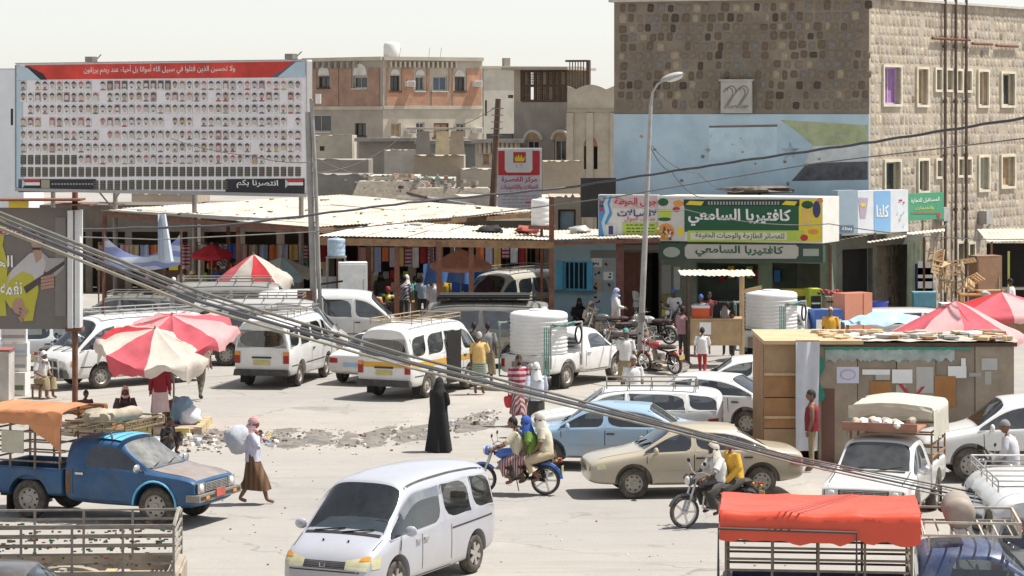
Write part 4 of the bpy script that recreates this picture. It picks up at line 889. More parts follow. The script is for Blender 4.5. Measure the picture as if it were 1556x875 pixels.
for q, m in (((899, 392, 915, 405), INKW), ((916, 396, 933, 410), INKGY), ((898, 407, 914, 420), INKGY), ((917, 413, 932, 425), INKW), ((900, 424, 915, 442), ink('poster_tan', (.38, .33, .26))), ((916, 428, 933, 442), ink('poster_slate', (.3, .32, .33))), ((901, 444, 915, 464), ink('poster_blue_grey', (.42, .47, .5)))):
 p_ = flat('poster', kt, Ti, A, B, rect(*q), m, .02)
 for k in range(3): xx = rnd.uniform(q[0] + 3, q[2] - 3); yy = rnd.uniform(q[1] + 3, q[3] - 3); flat('poster_print', p_, Ti, A, B, ell(xx, yy, rnd.uniform(1, 2.6), rnd.uniform(1, 3), 7), INKK if k else HR, .026)
flat('torn_patch', kt, Ti, A, B, rect(897, 380, 936, 392), ink('grime', (.2, .2, .19)), .014)
kt2, Ti, M, A, B, oo = shop('door_bay', 'dark red brown doorway bay between the blue kiosk and the cafeteria', 938, 1004, 3.2, mat('bay_wall', (.16, .12, .10), .9, .3, 2), [(946, 384, 972, 506), (975, 384, 1001, 506)])
for i, o_ in enumerate(oo):
 mb = MB(); a, b, c, d = o_
 if i == 0:
  mb.box(((a + c) / 2, .1, (b + d) / 2), (c - a - .03, .06, d - b - .03), 0, M)
  for k in range(3): mb.box(((a + c) / 2, .06, b + .35 + k * .75), (c - a - .25, .03, .5), 0, M)
  mb.build('door', mat('door_red_brown', (.13, .05, .035), .7, .25, 4), kt2, smooth=0)
 else: mb.box(((a + c) / 2, 1.4, (b + d) / 2), (c - a, .06, d - b), 0, M); mb.build('shade_backing', DARK, kt2, smooth=0)  # black sheet stands in for the shade inside the second doorway
flat('lintel_board', kt2, Ti, A, B, rect(940, 372, 1002, 380), ink('lintel_grey', (.2, .2, .19)), .03)
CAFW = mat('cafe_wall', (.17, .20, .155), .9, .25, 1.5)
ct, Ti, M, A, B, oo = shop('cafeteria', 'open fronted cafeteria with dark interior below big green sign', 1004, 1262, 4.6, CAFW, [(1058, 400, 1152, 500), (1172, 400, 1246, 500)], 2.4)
for q, m in (((1006, 402, 1020, 470), ink('poster_ash', (.28, .28, .27))), ((1024, 405, 1034, 440), ink('menu_grey', (.4, .4, .38))), ((1006, 446, 1019, 480), INKY), ((1156, 402, 1168, 440), ink('menu_green', (.14, .2, .12)))): flat('poster', ct, Ti, A, B, rect(*q), m, .03)
mb = MB(); W_ = (B - A).length
mb.box((W_ * .35, 1.2, .5), (2.2, .5, 1.0), 0, M); mb.box((W_ * .35, 1.2, 1.03), (2.3, .6, .05), 1, M); mb.build('counter', [mat('counter_dark', (.10, .08, .06), .7), GALV], ct, smooth=0)
for k in range(7): mb = MB(); mb.box((W_ * .28 + k * .33, 2.1, 1.9 + .1 * (k % 2)), (.22, .2, .42), 0, M); mb.build('shelf_goods', (INKR, INKY, INKB, INKL)[k % 4], ct, smooth=0)
# big green sign
A = Vector((XW(1000, 73.2), KY * (73.2))); B = Vector((XW(1250, 71.7), KY * (71.7))); E_ = Vector((XW(1275, 73.0), KY * (73.0)))
cs = thing('cafeteria_sign', 'large green and yellow cafeteria sign with white Arabic lettering and fruit pictures', 'sign', ((A.x + B.x) / 2, (A.y + B.y) / 2, 0)); Ti = Matrix.Translation(-cs.location); M = Ti @ frame_at((A.x, A.y, 0), B - A); W_ = (B - A).length
zt, zb_ = ZW(299, 72.3), ZW(368, 72.3)
mb = MB(); fr = [Vector((p.x, p.y, 0)) for p in (A, B, E_, A + (E_ - B))]
mb.add([Ti @ Vector((p.x, p.y, z)) for z in (zb_, zt) for p in fr], [(0, 1, 5, 4), (1, 2, 6, 5), (2, 3, 7, 6), (3, 0, 4, 7), (4, 5, 6, 7), (3, 2, 1, 0)]); mb.build('box', mat('sign_box_white', (.66, .64, .58), .6, .08, 2), cs, smooth=0)
flat('green_field', cs, Ti, A, B, rect(1039, 303, 1215, 352), INKG, .012); flat('dark_top', cs, Ti, A, B, rect(1039, 303, 1215, 313), ink('deep_green', (.02, .045, .035)), .018)
flat('yellow_strip', cs, Ti, A, B, rect(1045, 350, 1222, 367), INKL, .018); flat('white_strip', cs, Ti, A, B, rect(1049, 353, 1196, 364), ink('cream', (.62, .6, .45)), .024)
flat('picture_ground', cs, Ti, A, B, rect(1001, 301, 1040, 365), ink('collage_pale', (.55, .52, .48)), .014); flat('picture_ground', cs, Ti, A, B, rect(1214, 303, 1249, 367), INKY, .014)
ptext('name_lettering', 'كافتيريا السامعي', cs, Ti, A, B, 1046, 317, 1202, 344, INKW, .026, .03); ptext('slogan_lettering', 'للعصائر الطازجة والوجبات الخفيفة', cs, Ti, A, B, 1057, 353, 1192, 364, INKG, .03, .01)
x = 1076
while x < 1182: flat('phone_digit', cs, Ti, A, B, rect(x, 306, x + 2.4, 311), INKGY, .024); x += 4.6
for q in ((1042, 306, 1070, 311), (1188, 306, 1212, 311)): flat('gold_swash', cs, Ti, A, B, [(q[0], q[3]), (q[2] - 4, q[3] + 1), (q[2], q[1]), (q[0] + 6, q[1] - 1)], INKY, .024)
fg = [('cup', rect(1001, 318, 1020, 331), INKL), ('cup_top', ell(1008, 307, 8, 6), INKG), ('citrus', ell(1031, 309, 8, 5), INKO), ('citrus', ell(1028, 318, 6, 4), INKR), ('saucer', ell(1010, 333, 10, 3), INKG), ('bowl', ell(1012, 352, 13, 13), INKO), ('glass', rect(1030, 346, 1039, 358), INKY), ('pineapple', ell(1226, 330, 8, 18), ink('peach', (.70, .48, .12))), ('leaves', ell(1227, 311, 9, 6), INKG), ('grapes', ell(1241, 318, 6, 13), INKN), ('orange_glow', ell(1246, 305, 5, 4), INKO), ('banana', ell(1236, 352, 8, 4), INKO), ('apple', ell(1222, 361, 6, 5), INKR)]
for n_, pts, m in fg: flat(n_, cs, Ti, A, B, pts, m, .02)
for k in range(26): flat('fruit_piece', cs, Ti, A, B, ell(1012 + rnd.gauss(0, 5), 352 + rnd.gauss(0, 5), 2.2, 2.2, 7), (INKR, INKY, INKL, INKW, INKN)[k % 5], .026 + .0006 * k)
# old lower sign
f = MB(); Mz = M; za, zc = ZW(397, 72.3), ZW(371, 72.3); f.box((W_ / 2, .25, (za + zc) / 2), (W_, .4, zc - za), 0, M)
ls = thing('old_cafeteria_sign', 'faded older cafeteria name board below the large green sign', 'sign', cs.location); f.build('board', ink('bottle_green', (.04, .07, .05)), ls, smooth=0)
flat('name_plate', ls, Ti, A, B, [(1044, 393), (1209, 393), (1213, 388), (1213, 376), (1209, 372), (1044, 371), (1040, 376), (1040, 388)], ink('old_cream', (.45, .43, .37)), -.04)
ptext('name_lettering', 'كافتيريا السامعي', ls, Ti, A, B, 1056, 373, 1190, 391, INKG, -.034, .03)
flat('side_mark', ls, Ti, A, B, ell(1020, 383, 13, 8), ink('ash_green', (.33, .36, .3)), -.04); flat('side_mark', ls, Ti, A, B, rect(1220, 378, 1244, 389), ink('ash_green', None), -.04)
# left phone shop sign
A = Vector((XW(909, 73.6), KY * (73.6))); B = Vector((XW(999.5, 73.25), KY * (73.25))); ps = thing('phone_sign', 'white blue and lime telephone shop sign left of the cafeteria sign', 'sign', ((A.x + B.x) / 2, (A.y + B.y) / 2, 0)); Ti = Matrix.Translation(-ps.location); M = Ti @ frame_at((A.x, A.y, 0), B - A); W_ = (B - A).length
zt, zb_ = ZW(296, 73.4), ZW(360, 73.4); mb = MB(); mb.box((W_ / 2, .2, (zt + zb_) / 2), (W_, .38, zt - zb_), 0, M); mb.build('box', ink('shell_white', (.62, .6, .58)), ps, smooth=0)
flat('blue_swirl', ps, Ti, A, B, [(910, 359), (926, 359), (922, 340), (930, 325), (926, 310), (930, 298), (910, 298)], INKB, .012); flat('white_swirl', ps, Ti, A, B, [(918, 358), (922, 358), (919, 338), (926, 322), (923, 308), (927, 298), (922, 298), (917, 310), (920, 322), (914, 338)], INKP, .018)
for k, m in enumerate((INKY, INKR, INKG, INKR)): flat('colour_bar', ps, Ti, A, B, rect(911, 300 + k * 5.5, 917, 304 + k * 5.5), m, .022)
flat('pink_haze', ps, Ti, A, B, rect(932, 299, 998, 316), ink('blush', (.58, .42, .42)), .012); flat('lime_panel', ps, Ti, A, B, rect(946, 338, 999, 356), INKL, .012); flat('card', ps, Ti, A, B, rect(920, 341, 936, 358), ink('shell_white', None), .024); flat('handset', ps, Ti, A, B, rect(925, 343, 932, 356), INKN, .03)
ptext('sign_lettering', 'جوال الحوطة', ps, Ti, A, B, 934, 300, 998, 314, INKR, .024, .025); ptext('sign_lettering', 'لاتصـالات', ps, Ti, A, B, 938, 318, 998, 329, INKN, .024, .03); ptext('sign_lettering', 'خدمات الجوال', ps, Ti, A, B, 949, 329, 996, 337, INKR, .024, .01)
for y in (342, 347, 352):
 x = 952
 while x < 994: l = rnd.uniform(3, 7); flat('text_line', ps, Ti, A, B, rect(x, y - 1, x + l, y + .6), INKG, .02); x += l + 2
# black sign frame and debris behind the sign
mb = MB(); c = P(909, 300, 77.5); mb.box((0, 0, 0), (1.25, .3, 1.4)); mb.bar((0, .1, -.7), (0, .1, -c.z), .1); tag(mb.build('black_panel', mat('panel_black', (.03, .026, .024), .7, .3, 2), None, c, smooth=0), 'blank black sign panel above the kiosk roof beside the stone building', 'sign')
mb = MB(); c = P(1155, 288, 74.6); mb.blob((0, 0, 0), (1.2, .35, .12), 14, 6, amp=.7, seed=4); mb.bar((-1.1, .2, -.15), (1.2, .3, -.05), .12); mb.bar((0, .2, -.1), (0, .6, -c.z + 3.6), .08)
tag(mb.build('scrap_heap', [mat('scrap_brown', (.14, .11, .09), .9, .5, 4)], None, c), 'bundle of dark scrap and tin lying on top of the cafeteria sign', 'scrap')
# ---- right hand shops below the side wall
A = Vector((XW(1262, 74.0), KY * (74.0))); B = Vector((XW(1402, 76.8), KY * (76.8))); t = thing('goods_shop', 'dim open goods shop with pale curtain beside the cafeteria', 'shop', ((A.x + B.x) / 2, (A.y + B.y) / 2, 0)); Ti = Matrix.Translation(-t.location); M = Ti @ frame_at((A.x, A.y, 0), B - A); W_ = (B - A).length
oo = [rectf(1280, 378, 1326, 500, A, B), rectf(1330, 372, 1386, 500, A, B)]; oo = [(o[0], .0, o[2], o[3]) for o in oo]
mb = MB(); wall(mb, M, W_, 3.35, oo, .2)
for p in (((0, 0, 3.35), (W_, 0, 3.35), (W_, 1.5, 3.35), (0, 1.5, 3.35)), ((0, 1.1, 0), (W_, 1.1, 0), (W_, 1.1, 3.35), (0, 1.1, 3.35)), ((0, 0, 0), (0, 1.5, 0), (0, 1.5, 3.35), (0, 0, 3.35)), ((W_, 0, 0), (W_, 1.5, 0), (W_, 1.5, 3.35), (W_, 0, 3.35))): mb.add(p, [(0, 1, 2, 3)], 0, M)
mb.build('wall', mat('shop_wall_green_grey', (.15, .15, .12), .9, .3, 1.5), t, smooth=0)
mb = MB(); mb.box(((oo[0][0] + oo[0][2]) / 2, .4, 1.5), (oo[0][2] - oo[0][0] + .3, .05, 3.0), 0, M); mb.build('shade_plate', DARK, t, smooth=0)  # added black plate standing in for the dim shop interior
mb = MB(); u0, _ = uvf(1360, 400, A, B); u1, _ = uvf(1389, 400, A, B); zt = ZW(366, 76)
mb.grid(lambda u, v: M @ Vector((u0 + (u1 - u0) * (u * (.8 + .2 * v) + .1 * (1 - v)), -.45 + .07 * math.sin(u * 26) * (1.2 - .4 * v) - .1 * v, .35 + (zt - .35) * v)), 40, 8); mb.build('curtain', mat('curtain_sage', (.40, .45, .34), .9, .2, 3), t)
aw = [(1250, 1318, 369, 357), (1318, 1378, 369, 360), (1378, 1436, 357, 351)]
for x0, x1, y0, y1 in aw:
 p0, p1 = P(x0, y0, 73.2), P(x1, y1, 74.2); q0, q1 = P(x0, y0 - 4, 75.6), P(x1, y1 - 4, 77.0); mb = MB(); corr(mb, p0 - t.location, p1 - t.location, q1 - t.location, q0 - t.location, 10); mb.build('tin_awning', RF, t, smooth=80)
mb = MB(); mb.bar(P(1262, 372, 73.4) - t.location, P(1262, 505, 73.4) - t.location, .08); mb.build('awning_post', RUST, t)
mb = MB(); mb.bar(P(1404, 360, 74.4) - t.location, Vector((P(1404, 360, 74.4).x, 74.4 * KY, 0)) - t.location, .07); mb.build('awning_post', RUST, t)
def signbox(name, label, x0, x1, y0, y1, Y, m, d=.35, dY=1.3):
 A = Vector((XW(x0, Y), KY * (Y))); B = Vector((XW(x1, Y + dY), KY * (Y + dY))); t = thing(name, label, 'sign', ((A.x + B.x) / 2, (A.y + B.y) / 2, 0)); Ti = Matrix.Translation(-t.location); M = Ti @ frame_at((A.x, A.y, 0), B - A); W_ = (B - A).length
 mb = MB(); za, zb = ZW(y1, Y + dY / 2), ZW(y0, Y + dY / 2); mb.box((W_ / 2, d / 2, (za + zb) / 2), (W_, d, zb - za), 0, M); mb.build('panel', m, t, smooth=0);
 mb = MB(); mb.bar(M @ Vector((W_ / 2, d + .03, 3.2)), M @ Vector((W_ / 2, d + .03, zb - .1)), .07); mb.build('support', STEEL, t)
 return t, Ti, A, B
t1, Ti, A, B = signbox('grey_sign', 'faded blue grey sign panel right of the cafeteria sign', 1273, 1303, 289, 355, 73.6, ink('slate_blue', (.30, .38, .44)), dY=.4)
flat('blue_patch', t1, Ti, A, B, rect(1276, 342, 1297, 353), ink('faded_navy', (.1, .16, .25)), .012); ptext('sign_lettering', 'بقالة', t1, Ti, A, B, 1279, 344, 1294, 351, INKW, .02, .02)
t1, Ti, A, B = signbox('bubble_sign', 'white and blue striped shop sign with cup picture', 1303.5, 1380, 289, 353, 74.2, ink('ice_white', (.62, .65, .68)))
flat('blue_stripe', t1, Ti, A, B, rect(1328, 290, 1353, 352), ink('sky_blue', (.22, .42, .66)), .012); flat('cup', t1, Ti, A, B, [(1307, 331), (1315, 331), (1319, 301), (1304, 300)], ink('mauve', (.42, .34, .42)), .012); flat('cup_mark', t1, Ti, A, B, ell(1311, 311, 4, 3), INKY, .018)
ptext('sign_lettering', 'كلنا', t1, Ti, A, B, 1331, 311, 1350, 330, INKW, .02, .03)
for k in range(8): flat('dot', t1, Ti, A, B, ell(1358 + rnd.random() * 18, 297 + rnd.random() * 45, 1.6, 1.6, 7), (INKR, INKP, INKGY)[k % 3], .014 + k * .0006)
t1, Ti, A, B = signbox('green_sign', 'small green shop sign with white and yellow writing on the stone wall', 1380.5, 1434, 293, 334, 76.2, ink('sign_green', (.06, .27, .15)), .12, 1.6)
ptext('sign_lettering', 'المستقبل للتجارة', t1, Ti, A, B, 1384, 300, 1427, 308, INKW, .014); ptext('sign_lettering', 'والخدمات', t1, Ti, A, B, 1391, 313, 1418, 319, INKY, .014); flat('line', t1, Ti, A, B, rect(1384, 323, 1424, 324.5), INKR, .014); flat('red_mark', t1, Ti, A, B, ell(1426, 327, 3, 4, 8), INKR, .016)
# ---- poles
def pole(name, label, cat, parts):
 t = thing(name, label, cat, parts[0]); return t
lp = thing('lamp_post', 'tall leaning grey street lamp post in front of the cafeteria', 'street lamp', G(972, 552)); g = lp.location
tp = P(989, 160, 65.6) - g
mb = MB(); mb.tube([(0, 0, 0), tp * .33, tp * .66, tp], [.1, .09, .075, .055], 12); mb.build('pole', mat('lamp_grey', (.36, .36, .35), .6, .2, 3, dust=.4, dcol=(.28, .2, .14)), lp)
mb = MB(); pts = [tp, tp + Vector((.05, -.1, .4)), tp + Vector((.2, -.2, .65)), tp + Vector((.45, -.3, .8))]; mb.tube(pts, [.045, .04, .035, .035], 8); mb.build('arm', mat('lamp_grey', None), lp)
mb = MB(); Mh = Matrix.Translation(tp + Vector((.62, -.38, .83))) @ Matrix.Rotation(R(-18), 4, 'Y'); mb.blob((0, 0, .03), (.36, .17, .11), 14, 8, M=Mh); mb.blob((.06, 0, -.04), (.26, .13, .09), 12, 6, mi=1, M=Mh); mb.build('lamp_head', [mat('lamp_grey', None), mat('lamp_glass', (.6, .6, .56), .3)], lp)
mb = MB(); mb.box(tp * .18 + Vector((0, -.12, 0)), (.16, .08, .3)); mb.build('junction_box', STEEL, lp, smooth=0)
lg = thing('ladder_pole', 'twin steel ladder pole with rungs standing before the market roof', 'utility pole', (XW(478, 66.6), KY * (66.6), 0)); g = lg.location
la = [(XW(x, 66.6) - g.x, 0, ZW(y, 66.6)) for x, y in ((490, 560), (484, 400), (479, 260), (473, 150))]; lb = [(XW(x, 66.6) - g.x + .0, .1, ZW(y, 66.6)) for x, y in ((478, 560), (475, 400), (470.5, 260), (468, 170))]
for q, r in ((lb, .1), (la, .06)):
 q = [(q[0][0], q[0][1], 0)] + q[1:]; mb = MB(); mb.tube(q, r, 10); mb.build('pole', mat('pole_grey', (.28, .275, .265), .7, .25, 3, dust=.3), lg)
for y in (215, 262, 300, 338, 345): x0 = XW(470, 66.6) - g.x; x1 = XW(483, 66.6) - g.x; mb = MB(); mb.bar((x0, .05, ZW(y, 66.6)), (x1, .05, ZW(y, 66.6)), .04); mb.build('rung', STEEL, lg)
mb = MB(); mb.box((XW(484, 66.6) - g.x, -.1, ZW(150, 66.6)), (.16, .2, .3)); mb.build('meter_box', WHITE, lg, smooth=0)
mb = MB(); mb.box((XW(449, 66.6) - g.x + .3, -.15, ZW(456, 66.6)), (.46, .06, .62)); mb.build('brown_plate', RUST, lg, smooth=0)
mb = MB(); mb.bar((XW(486, 66.6) - g.x, 0, ZW(432, 66.6)), (XW(521, 66.6) - g.x, 0, ZW(427, 66.6)), .06); mb.bar((XW(484, 66.6) - g.x, 0, ZW(445, 66.6)), (XW(500, 66.6) - g.x, 0, ZW(462, 66.6)), .03); mb.build('cross_arm', BLACK, lg)
wp = thing('wooden_pole', 'leaning brown wooden utility pole beside the crown sign', 'utility pole', (XW(742, 92), KY * (92), 0)); tp = P(757, 150, 92) - wp.location
mb = MB(); mb.tube([(0, 0, 0), tp * .5, tp], [.17, .15, .12], 10); mb.build('pole', mat('pole_wood', (.13, .085, .06), .85, .3, 3), wp)
for k in range(5): mb = MB(); z = .95 - k * .035; mb.bar(tp * z + Vector((-.25, -.12, 0)), tp * z + Vector((.25, -.12, 0)), .04); mb.build('insulator_bar', STEEL, wp)
# ---- overhead cables
def cable(label, pts, r, m, grp=None, sag=0.0, wob=0.0):
 pts = [P(*p) for p in pts]; o = pts[0].copy(); out = []
 for i in range(len(pts) - 1):
  n = 14
  for k in range(n + (i == len(pts) - 2)):
   t = k / n; q = pts[i].lerp(pts[i + 1], t); q.z -= sag * 4 * t * (1 - t); q.z += wob * math.sin(k * 1.7 + i); out.append(q - o)
 mb = MB(); mb.tube(out, r, 7); return tag(mb.build('cable', m, None, o), label, 'cable', grp)
CB = mat('cable_dark', (.05, .05, .06), .6, .3, 5); CG = mat('cable_grey', (.11, .107, .10), .6, .35, 3, dust=.3, dcol=(.24, .22, .18)); CO = mat('cable_pale', (.22, .205, .165), .6, .3, 3)
big = [(-60, 300, 13), (300, 442, 16.5), (620, 540, 20.5), (1000, 640, 26), (1200, 692, 29.5), (1620, 776, 38)]
for k, (dy, dd, r, m, lab) in enumerate(((0, 0, .014, CG, 'thick grey overhead cable, topmost strand of the drooping bundle'), (11, -.15, .015, CB, 'thick dark overhead cable in the middle of the drooping bundle'), (18, .2, .013, CO, 'pale dusty overhead cable, lowest strand of the drooping bundle'), (5, .3, .008, CG, 'thin pale wire twisted along the drooping cable bundle'))):
 pts = [(x, y + dy * (1.25 if i == 0 else 1) * (1.35 if i == 1 else 1) * (.55 if i in (3, 4) else 1) + (3 if k == 3 and i == 2 else 0), d + dd) for i, (x, y, d) in enumerate(big)]; cable(lab, pts, r, m)
cable('black twisted power line rising to the right across the blue wall', [(0, 352, 60), (340, 343, 62), (620, 308, 64), (860, 285, 66), (1100, 248, 60), (1330, 215, 55), (1600, 172, 50)], .035, CB, wob=.012)
cable('thin grey wire running level across the market from the left kerb pole', [(0, 356, 55), (240, 364, 58), (480, 352, 62), (700, 330, 62), (930, 300, 60), (1240, 248, 55), (1600, 205, 50)], .017, CG)
cable('thin wire dropping from the wooden pole to the market left side', [(757, 160, 92), (620, 200, 92), (480, 262, 90)], .015, CG, sag=.4)
cable('slack wire from the ladder pole over the ruined houses', [(478, 240, 66.6), (640, 270, 78), (800, 292, 92)], .015, CG, sag=.3)
cable('wire crossing low before the right shop fronts', [(940, 300, 66), (1040, 318, 68), (1260, 340, 70), (1600, 362, 70)], .016, CG, sag=.2)
cable('wire fanning down from the lamp post to the cafeteria sign', [(985, 215, 65.6), (1020, 260, 68), (1070, 300, 71.5)], .014, CG, sag=.2)
cable('second wire fanning from the lamp post toward the scrap heap', [(985, 215, 65.6), (1060, 262, 69), (1130, 290, 72.5)], .012, CG, sag=.25)
cable('wire stretched over the portrait billboard lower rows', [(260, 210, 70), (380, 236, 70), (480, 246, 66.6)], .013, CG, sag=.1)
# ================================================================ VEHICLES  (local: +x forward, +y left, z up, origin on the ground)
GL = glassmat('car_glass', (.50, .54, .55), .08, .04); GLD = glassmat('car_glass_dark', (.16, .17, .18), .08, .14); GLW = glassmat('windscreen_glass', (.78, .82, .82), .06, .03); GLS = glassmat('dusty_windscreen', (.35, .38, .39), .08, .55)
TRIM = mat('black_trim', (.03, .03, .03), .6, .2, 5, dust=.3, dcol=(.16, .14, .12)); SEAT = mat('car_seat', (.17, .155, .14), .9, .2, 4); TYRE = mat('tyre', (.04, .036, .032), .9, .3, 6, dust=.55, dcol=(.20, .17, .135))
CHR = mat('chrome', (.55, .55, .55), .25, .15, 4, metal=.8); TAIL = mat('tail_light', (.33, .02, .018), .25, .2, 8); AMB = mat('amber_light', (.60, .24, .03), .3, .2, 8); HEAD = mat('headlight', (.62, .62, .58), .15, .1, 6); HEADY = mat('headlight_yellowed', (.52, .49, .30), .25, .15, 6); RIMG = mat('steel_rim', (.34, .32, .29), .5, .2, 5, metal=.3, dust=.5); PLR = mat('plate_red', (.42, .10, .07), .6, .2, 5); PLY = mat('plate_yellow', (.45, .40, .15), .6); PLB = mat('plate_blue', (.30, .42, .58), .6)
def paint(n, c, dust=.25, rough=.35): return mat('paint_' + n, c, rough, .06, 1.2, dust=dust, coat=.6, dcol=(.37, .325, .26), zdust=dust * 1.6)
PW = paint('white', (.70, .70, .68), .22)
def eval_mesh(o):
 dg = bpy.context.evaluated_depsgraph_get(); dg.update(); return bpy.data.meshes.new_from_object(o.evaluated_get(dg))
def shell(stations, glass, wheels=(), rw=.33, inset=.045, rub=.014, creases=((4, .35),), sub=2, capw=False, cut=None, endcrease=.45, flare=.0):
 """body lofted through cross sections (x, zbottom, zbelt, ztop, wsill, wbelt, wtop, zwintop); returns closed mesh, mats 0 paint 1 glass 2 trim 3 dark"""
 bm = bmesh.new(); rings = []; cl = bm.edges.layers.float.new('crease_edge'); cvl = bm.verts.layers.float.new('crease_vert')
 for (x, zb, zl, zt, ws, wb, wt, zw) in stations:
  zm = zb + .52 * (zl - zb); wm = max(ws, wb) + .012
  half = [(0, zb), (ws * .9, zb), (ws, zb + .09), (wm, zm), (wb, zl), (wt, zw), (wt * .74, zt - .012), (0, zt)]
  rings.append(([bm.verts.new((x, -y, z)) for y, z in half], [bm.verts.new((x, y, z)) if 0 < i < 7 else None for i, (y, z) in enumerate(half)]))
 for r, l in rings: l[0] = r[0]; l[7] = r[7]
 F = {}
 for s in range(len(rings) - 1):
  for side in (0, 1):
   a = rings[s][side]; b = rings[s + 1][side]
   for i in range(7):
    vs = [a[i], b[i], b[i + 1], a[i + 1]]
    if side: vs.reverse()
    F[(s, side, i)] = bm.faces.new(vs)
 for e, ring in ((0, rings[0]), (1, rings[-1])):
  for i in range(7):
   vs = []
   for v in ((ring[0][i], ring[0][i + 1], ring[1][i + 1], ring[1][i])):
    if v not in vs: vs.append(v)
   if e: vs.reverse()
   F[('cap', e, i)] = bm.faces.new(vs)
 bm.normal_update()
 for ri, cv in creases:
  for s in range(len(rings) - 1):
   for side in (0, 1):
    e = bm.edges.get((rings[s][side][ri], rings[s + 1][side][ri]))
    if e: e[cl] = cv
 for ring in (rings[0], rings[-1]):
  for side in (0, 1):
   for i in range(7):
    e = bm.edges.get((ring[side][i], ring[side][i + 1]))
    if e: e[cl] = endcrease
 for keys in glass:
  fs = [F[k] for k in keys]
  bmesh.ops.inset_region(bm, faces=fs, thickness=inset, use_even_offset=True, use_boundary=True)
  r2 = bmesh.ops.inset_region(bm, faces=fs, thickness=rub, use_even_offset=True, use_boundary=True)
  for f in r2['faces']: f.material_index = 2
  inner = set(fs)
  rubf = set(r2['faces']); ou_ = {v for f in r2['faces'] for v in f.verts if any(g not in rubf and g not in inner for g in v.link_faces)}
  for v in ou_:
   if sum(1 for g in v.link_faces if g in rubf) == 2 and sum(1 for e in v.link_edges if all(g in rubf for g in e.link_faces)) == 1: pass
  for e in {e for v in ou_ for e in v.link_edges if e.other_vert(v) in ou_}:
   if any(g in rubf for g in e.link_faces) and any(g not in rubf for g in e.link_faces): e[cl] = .75
  for v in {v for f in fs for v in f.verts}:
   if sum(1 for g in v.link_faces if g in inner) == 1:
    v[cvl] = 1
    for e in v.link_edges:
     o_ = e.other_vert(v)
     if o_ in ou_ and all(g in rubf for g in e.link_faces): o_[cvl] = 1
  for f in fs:
   f.material_index = 1
   for e in f.edges:
    if any(g not in inner for g in e.link_faces): e[cl] = .75
 me = bpy.data.meshes.new('shell'); bm.to_mesh(me); bm.free()
 for i in range(4): me.materials.append(None)
 o = bpy.data.objects.new('shell_tmp', me); C.objects.link(o)
 md = o.modifiers.new('s', 'SUBSURF'); md.levels = sub; md.render_levels = sub
 tmp = []
 if wheels or cut:
  mb = MB()
  for x, w_ in wheels:
   for sgn in (-1, 1):
    mb.cyl((x, sgn * (w_ - .27), rw + .02), (x, sgn * (w_ + .35), rw + .02), rw + .075, n=28)
  if cut: mb.box(*cut)
  cm = mb.mesh('cutter', [DARK] * 4, 0)
  for p in cm.polygons: p.material_index = 3
  co = bpy.data.objects.new('cutter', cm); C.objects.link(co); tmp.append(co)
  bo = o.modifiers.new('b', 'BOOLEAN'); bo.object = co; bo.operation = 'DIFFERENCE'; bo.solver = 'EXACT'; bo.material_mode = 'INDEX'
 out = eval_mesh(o)
 bpy.data.objects.remove(o)
 for q in tmp: bpy.data.objects.remove(q)
 return out
def split_shell(t, me, pm, names=None, glass=GL, wind=GLW, dark=BLACK):
 """paint body + one object for every pane"""
 bvh = BVHTree.FromPolygons([v.co for v in me.vertices], [list(p.vertices) for p in me.polygons])
 mats = [pm, glass, TRIM, dark]; bv = [];
 bm = bmesh.new(); bm.from_mesh(me); bm.faces.ensure_lookup_table()
 gf = {f for f in bm.faces if f.material_index == 1}; comps = []
 while gf:
  st = [gf.pop()]; c = [st[0]]
  while st:
   f = st.pop()
   for e in f.edges:
    for n in e.link_faces:
     if n in gf: gf.remove(n); c.append(n); st.append(n)
  comps.append(c)
 for c in comps:
  vi = {}; vs = []; fs = []; nrm = Vector()
  for f in c:
   nrm += f.normal * f.calc_area(); q = []
   for v in f.verts:
    if v.index not in vi: vi[v.index] = len(vs); vs.append(tuple(v.co))
    q.append(vi[v.index])
   fs.append(q)
  nrm.normalize(); nm = 'windshield' if nrm.x > .35 else 'rear_window' if nrm.x < -.45 else 'side_window'
  mb = MB(); mb.add(vs, fs); mb.build(nm, wind if nm == 'windshield' else glass, t, smooth=30)
 bmesh.ops.delete(bm, geom=[f for c in comps for f in c], context='FACES')
 b = bpy.data.meshes.new('body'); bm.to_mesh(b); bm.free(); b.materials.clear()
 for m in (pm, glass, TRIM, dark): b.materials.append(m)
 b.shade_smooth(); b.set_sharp_from_angle(angle=R(38)); o = link('body', b, t)
 return o, bvh
def patch(bvh, axis, corners, n=6, k=4, off=.006):
 """thin skin laid on the body: corners as (a,b) in the plane seen along axis ('+y','-y','+x','-x','+z')"""
 mb = MB(); s = 1 if axis[0] == '+' else -1; c = corners
 def fn(u, v):
  a = (c[0][0] * (1 - u) + c[1][0] * u) * (1 - v) + (c[3][0] * (1 - u) + c[2][0] * u) * v
  b = (c[0][1] * (1 - u) + c[1][1] * u) * (1 - v) + (c[3][1] * (1 - u) + c[2][1] * u) * v
  if axis[1] == 'y': og = Vector((a, 4 * s, b)); d = Vector((0, -s, 0))
  elif axis[1] == 'x': og = Vector((4 * s, a, b)); d = Vector((-s, 0, 0))
  else: og = Vector((a, b, 4 * s)); d = Vector((0, 0, -s))
  h = bvh.ray_cast(og, d)
  if h[0] is None:
   h = bvh.find_nearest(og + d * 3.2)
  return h[0] - d * off
 mb.grid(fn, n, k)
 # skirt down to the body so that the skin has an edge
 return mb
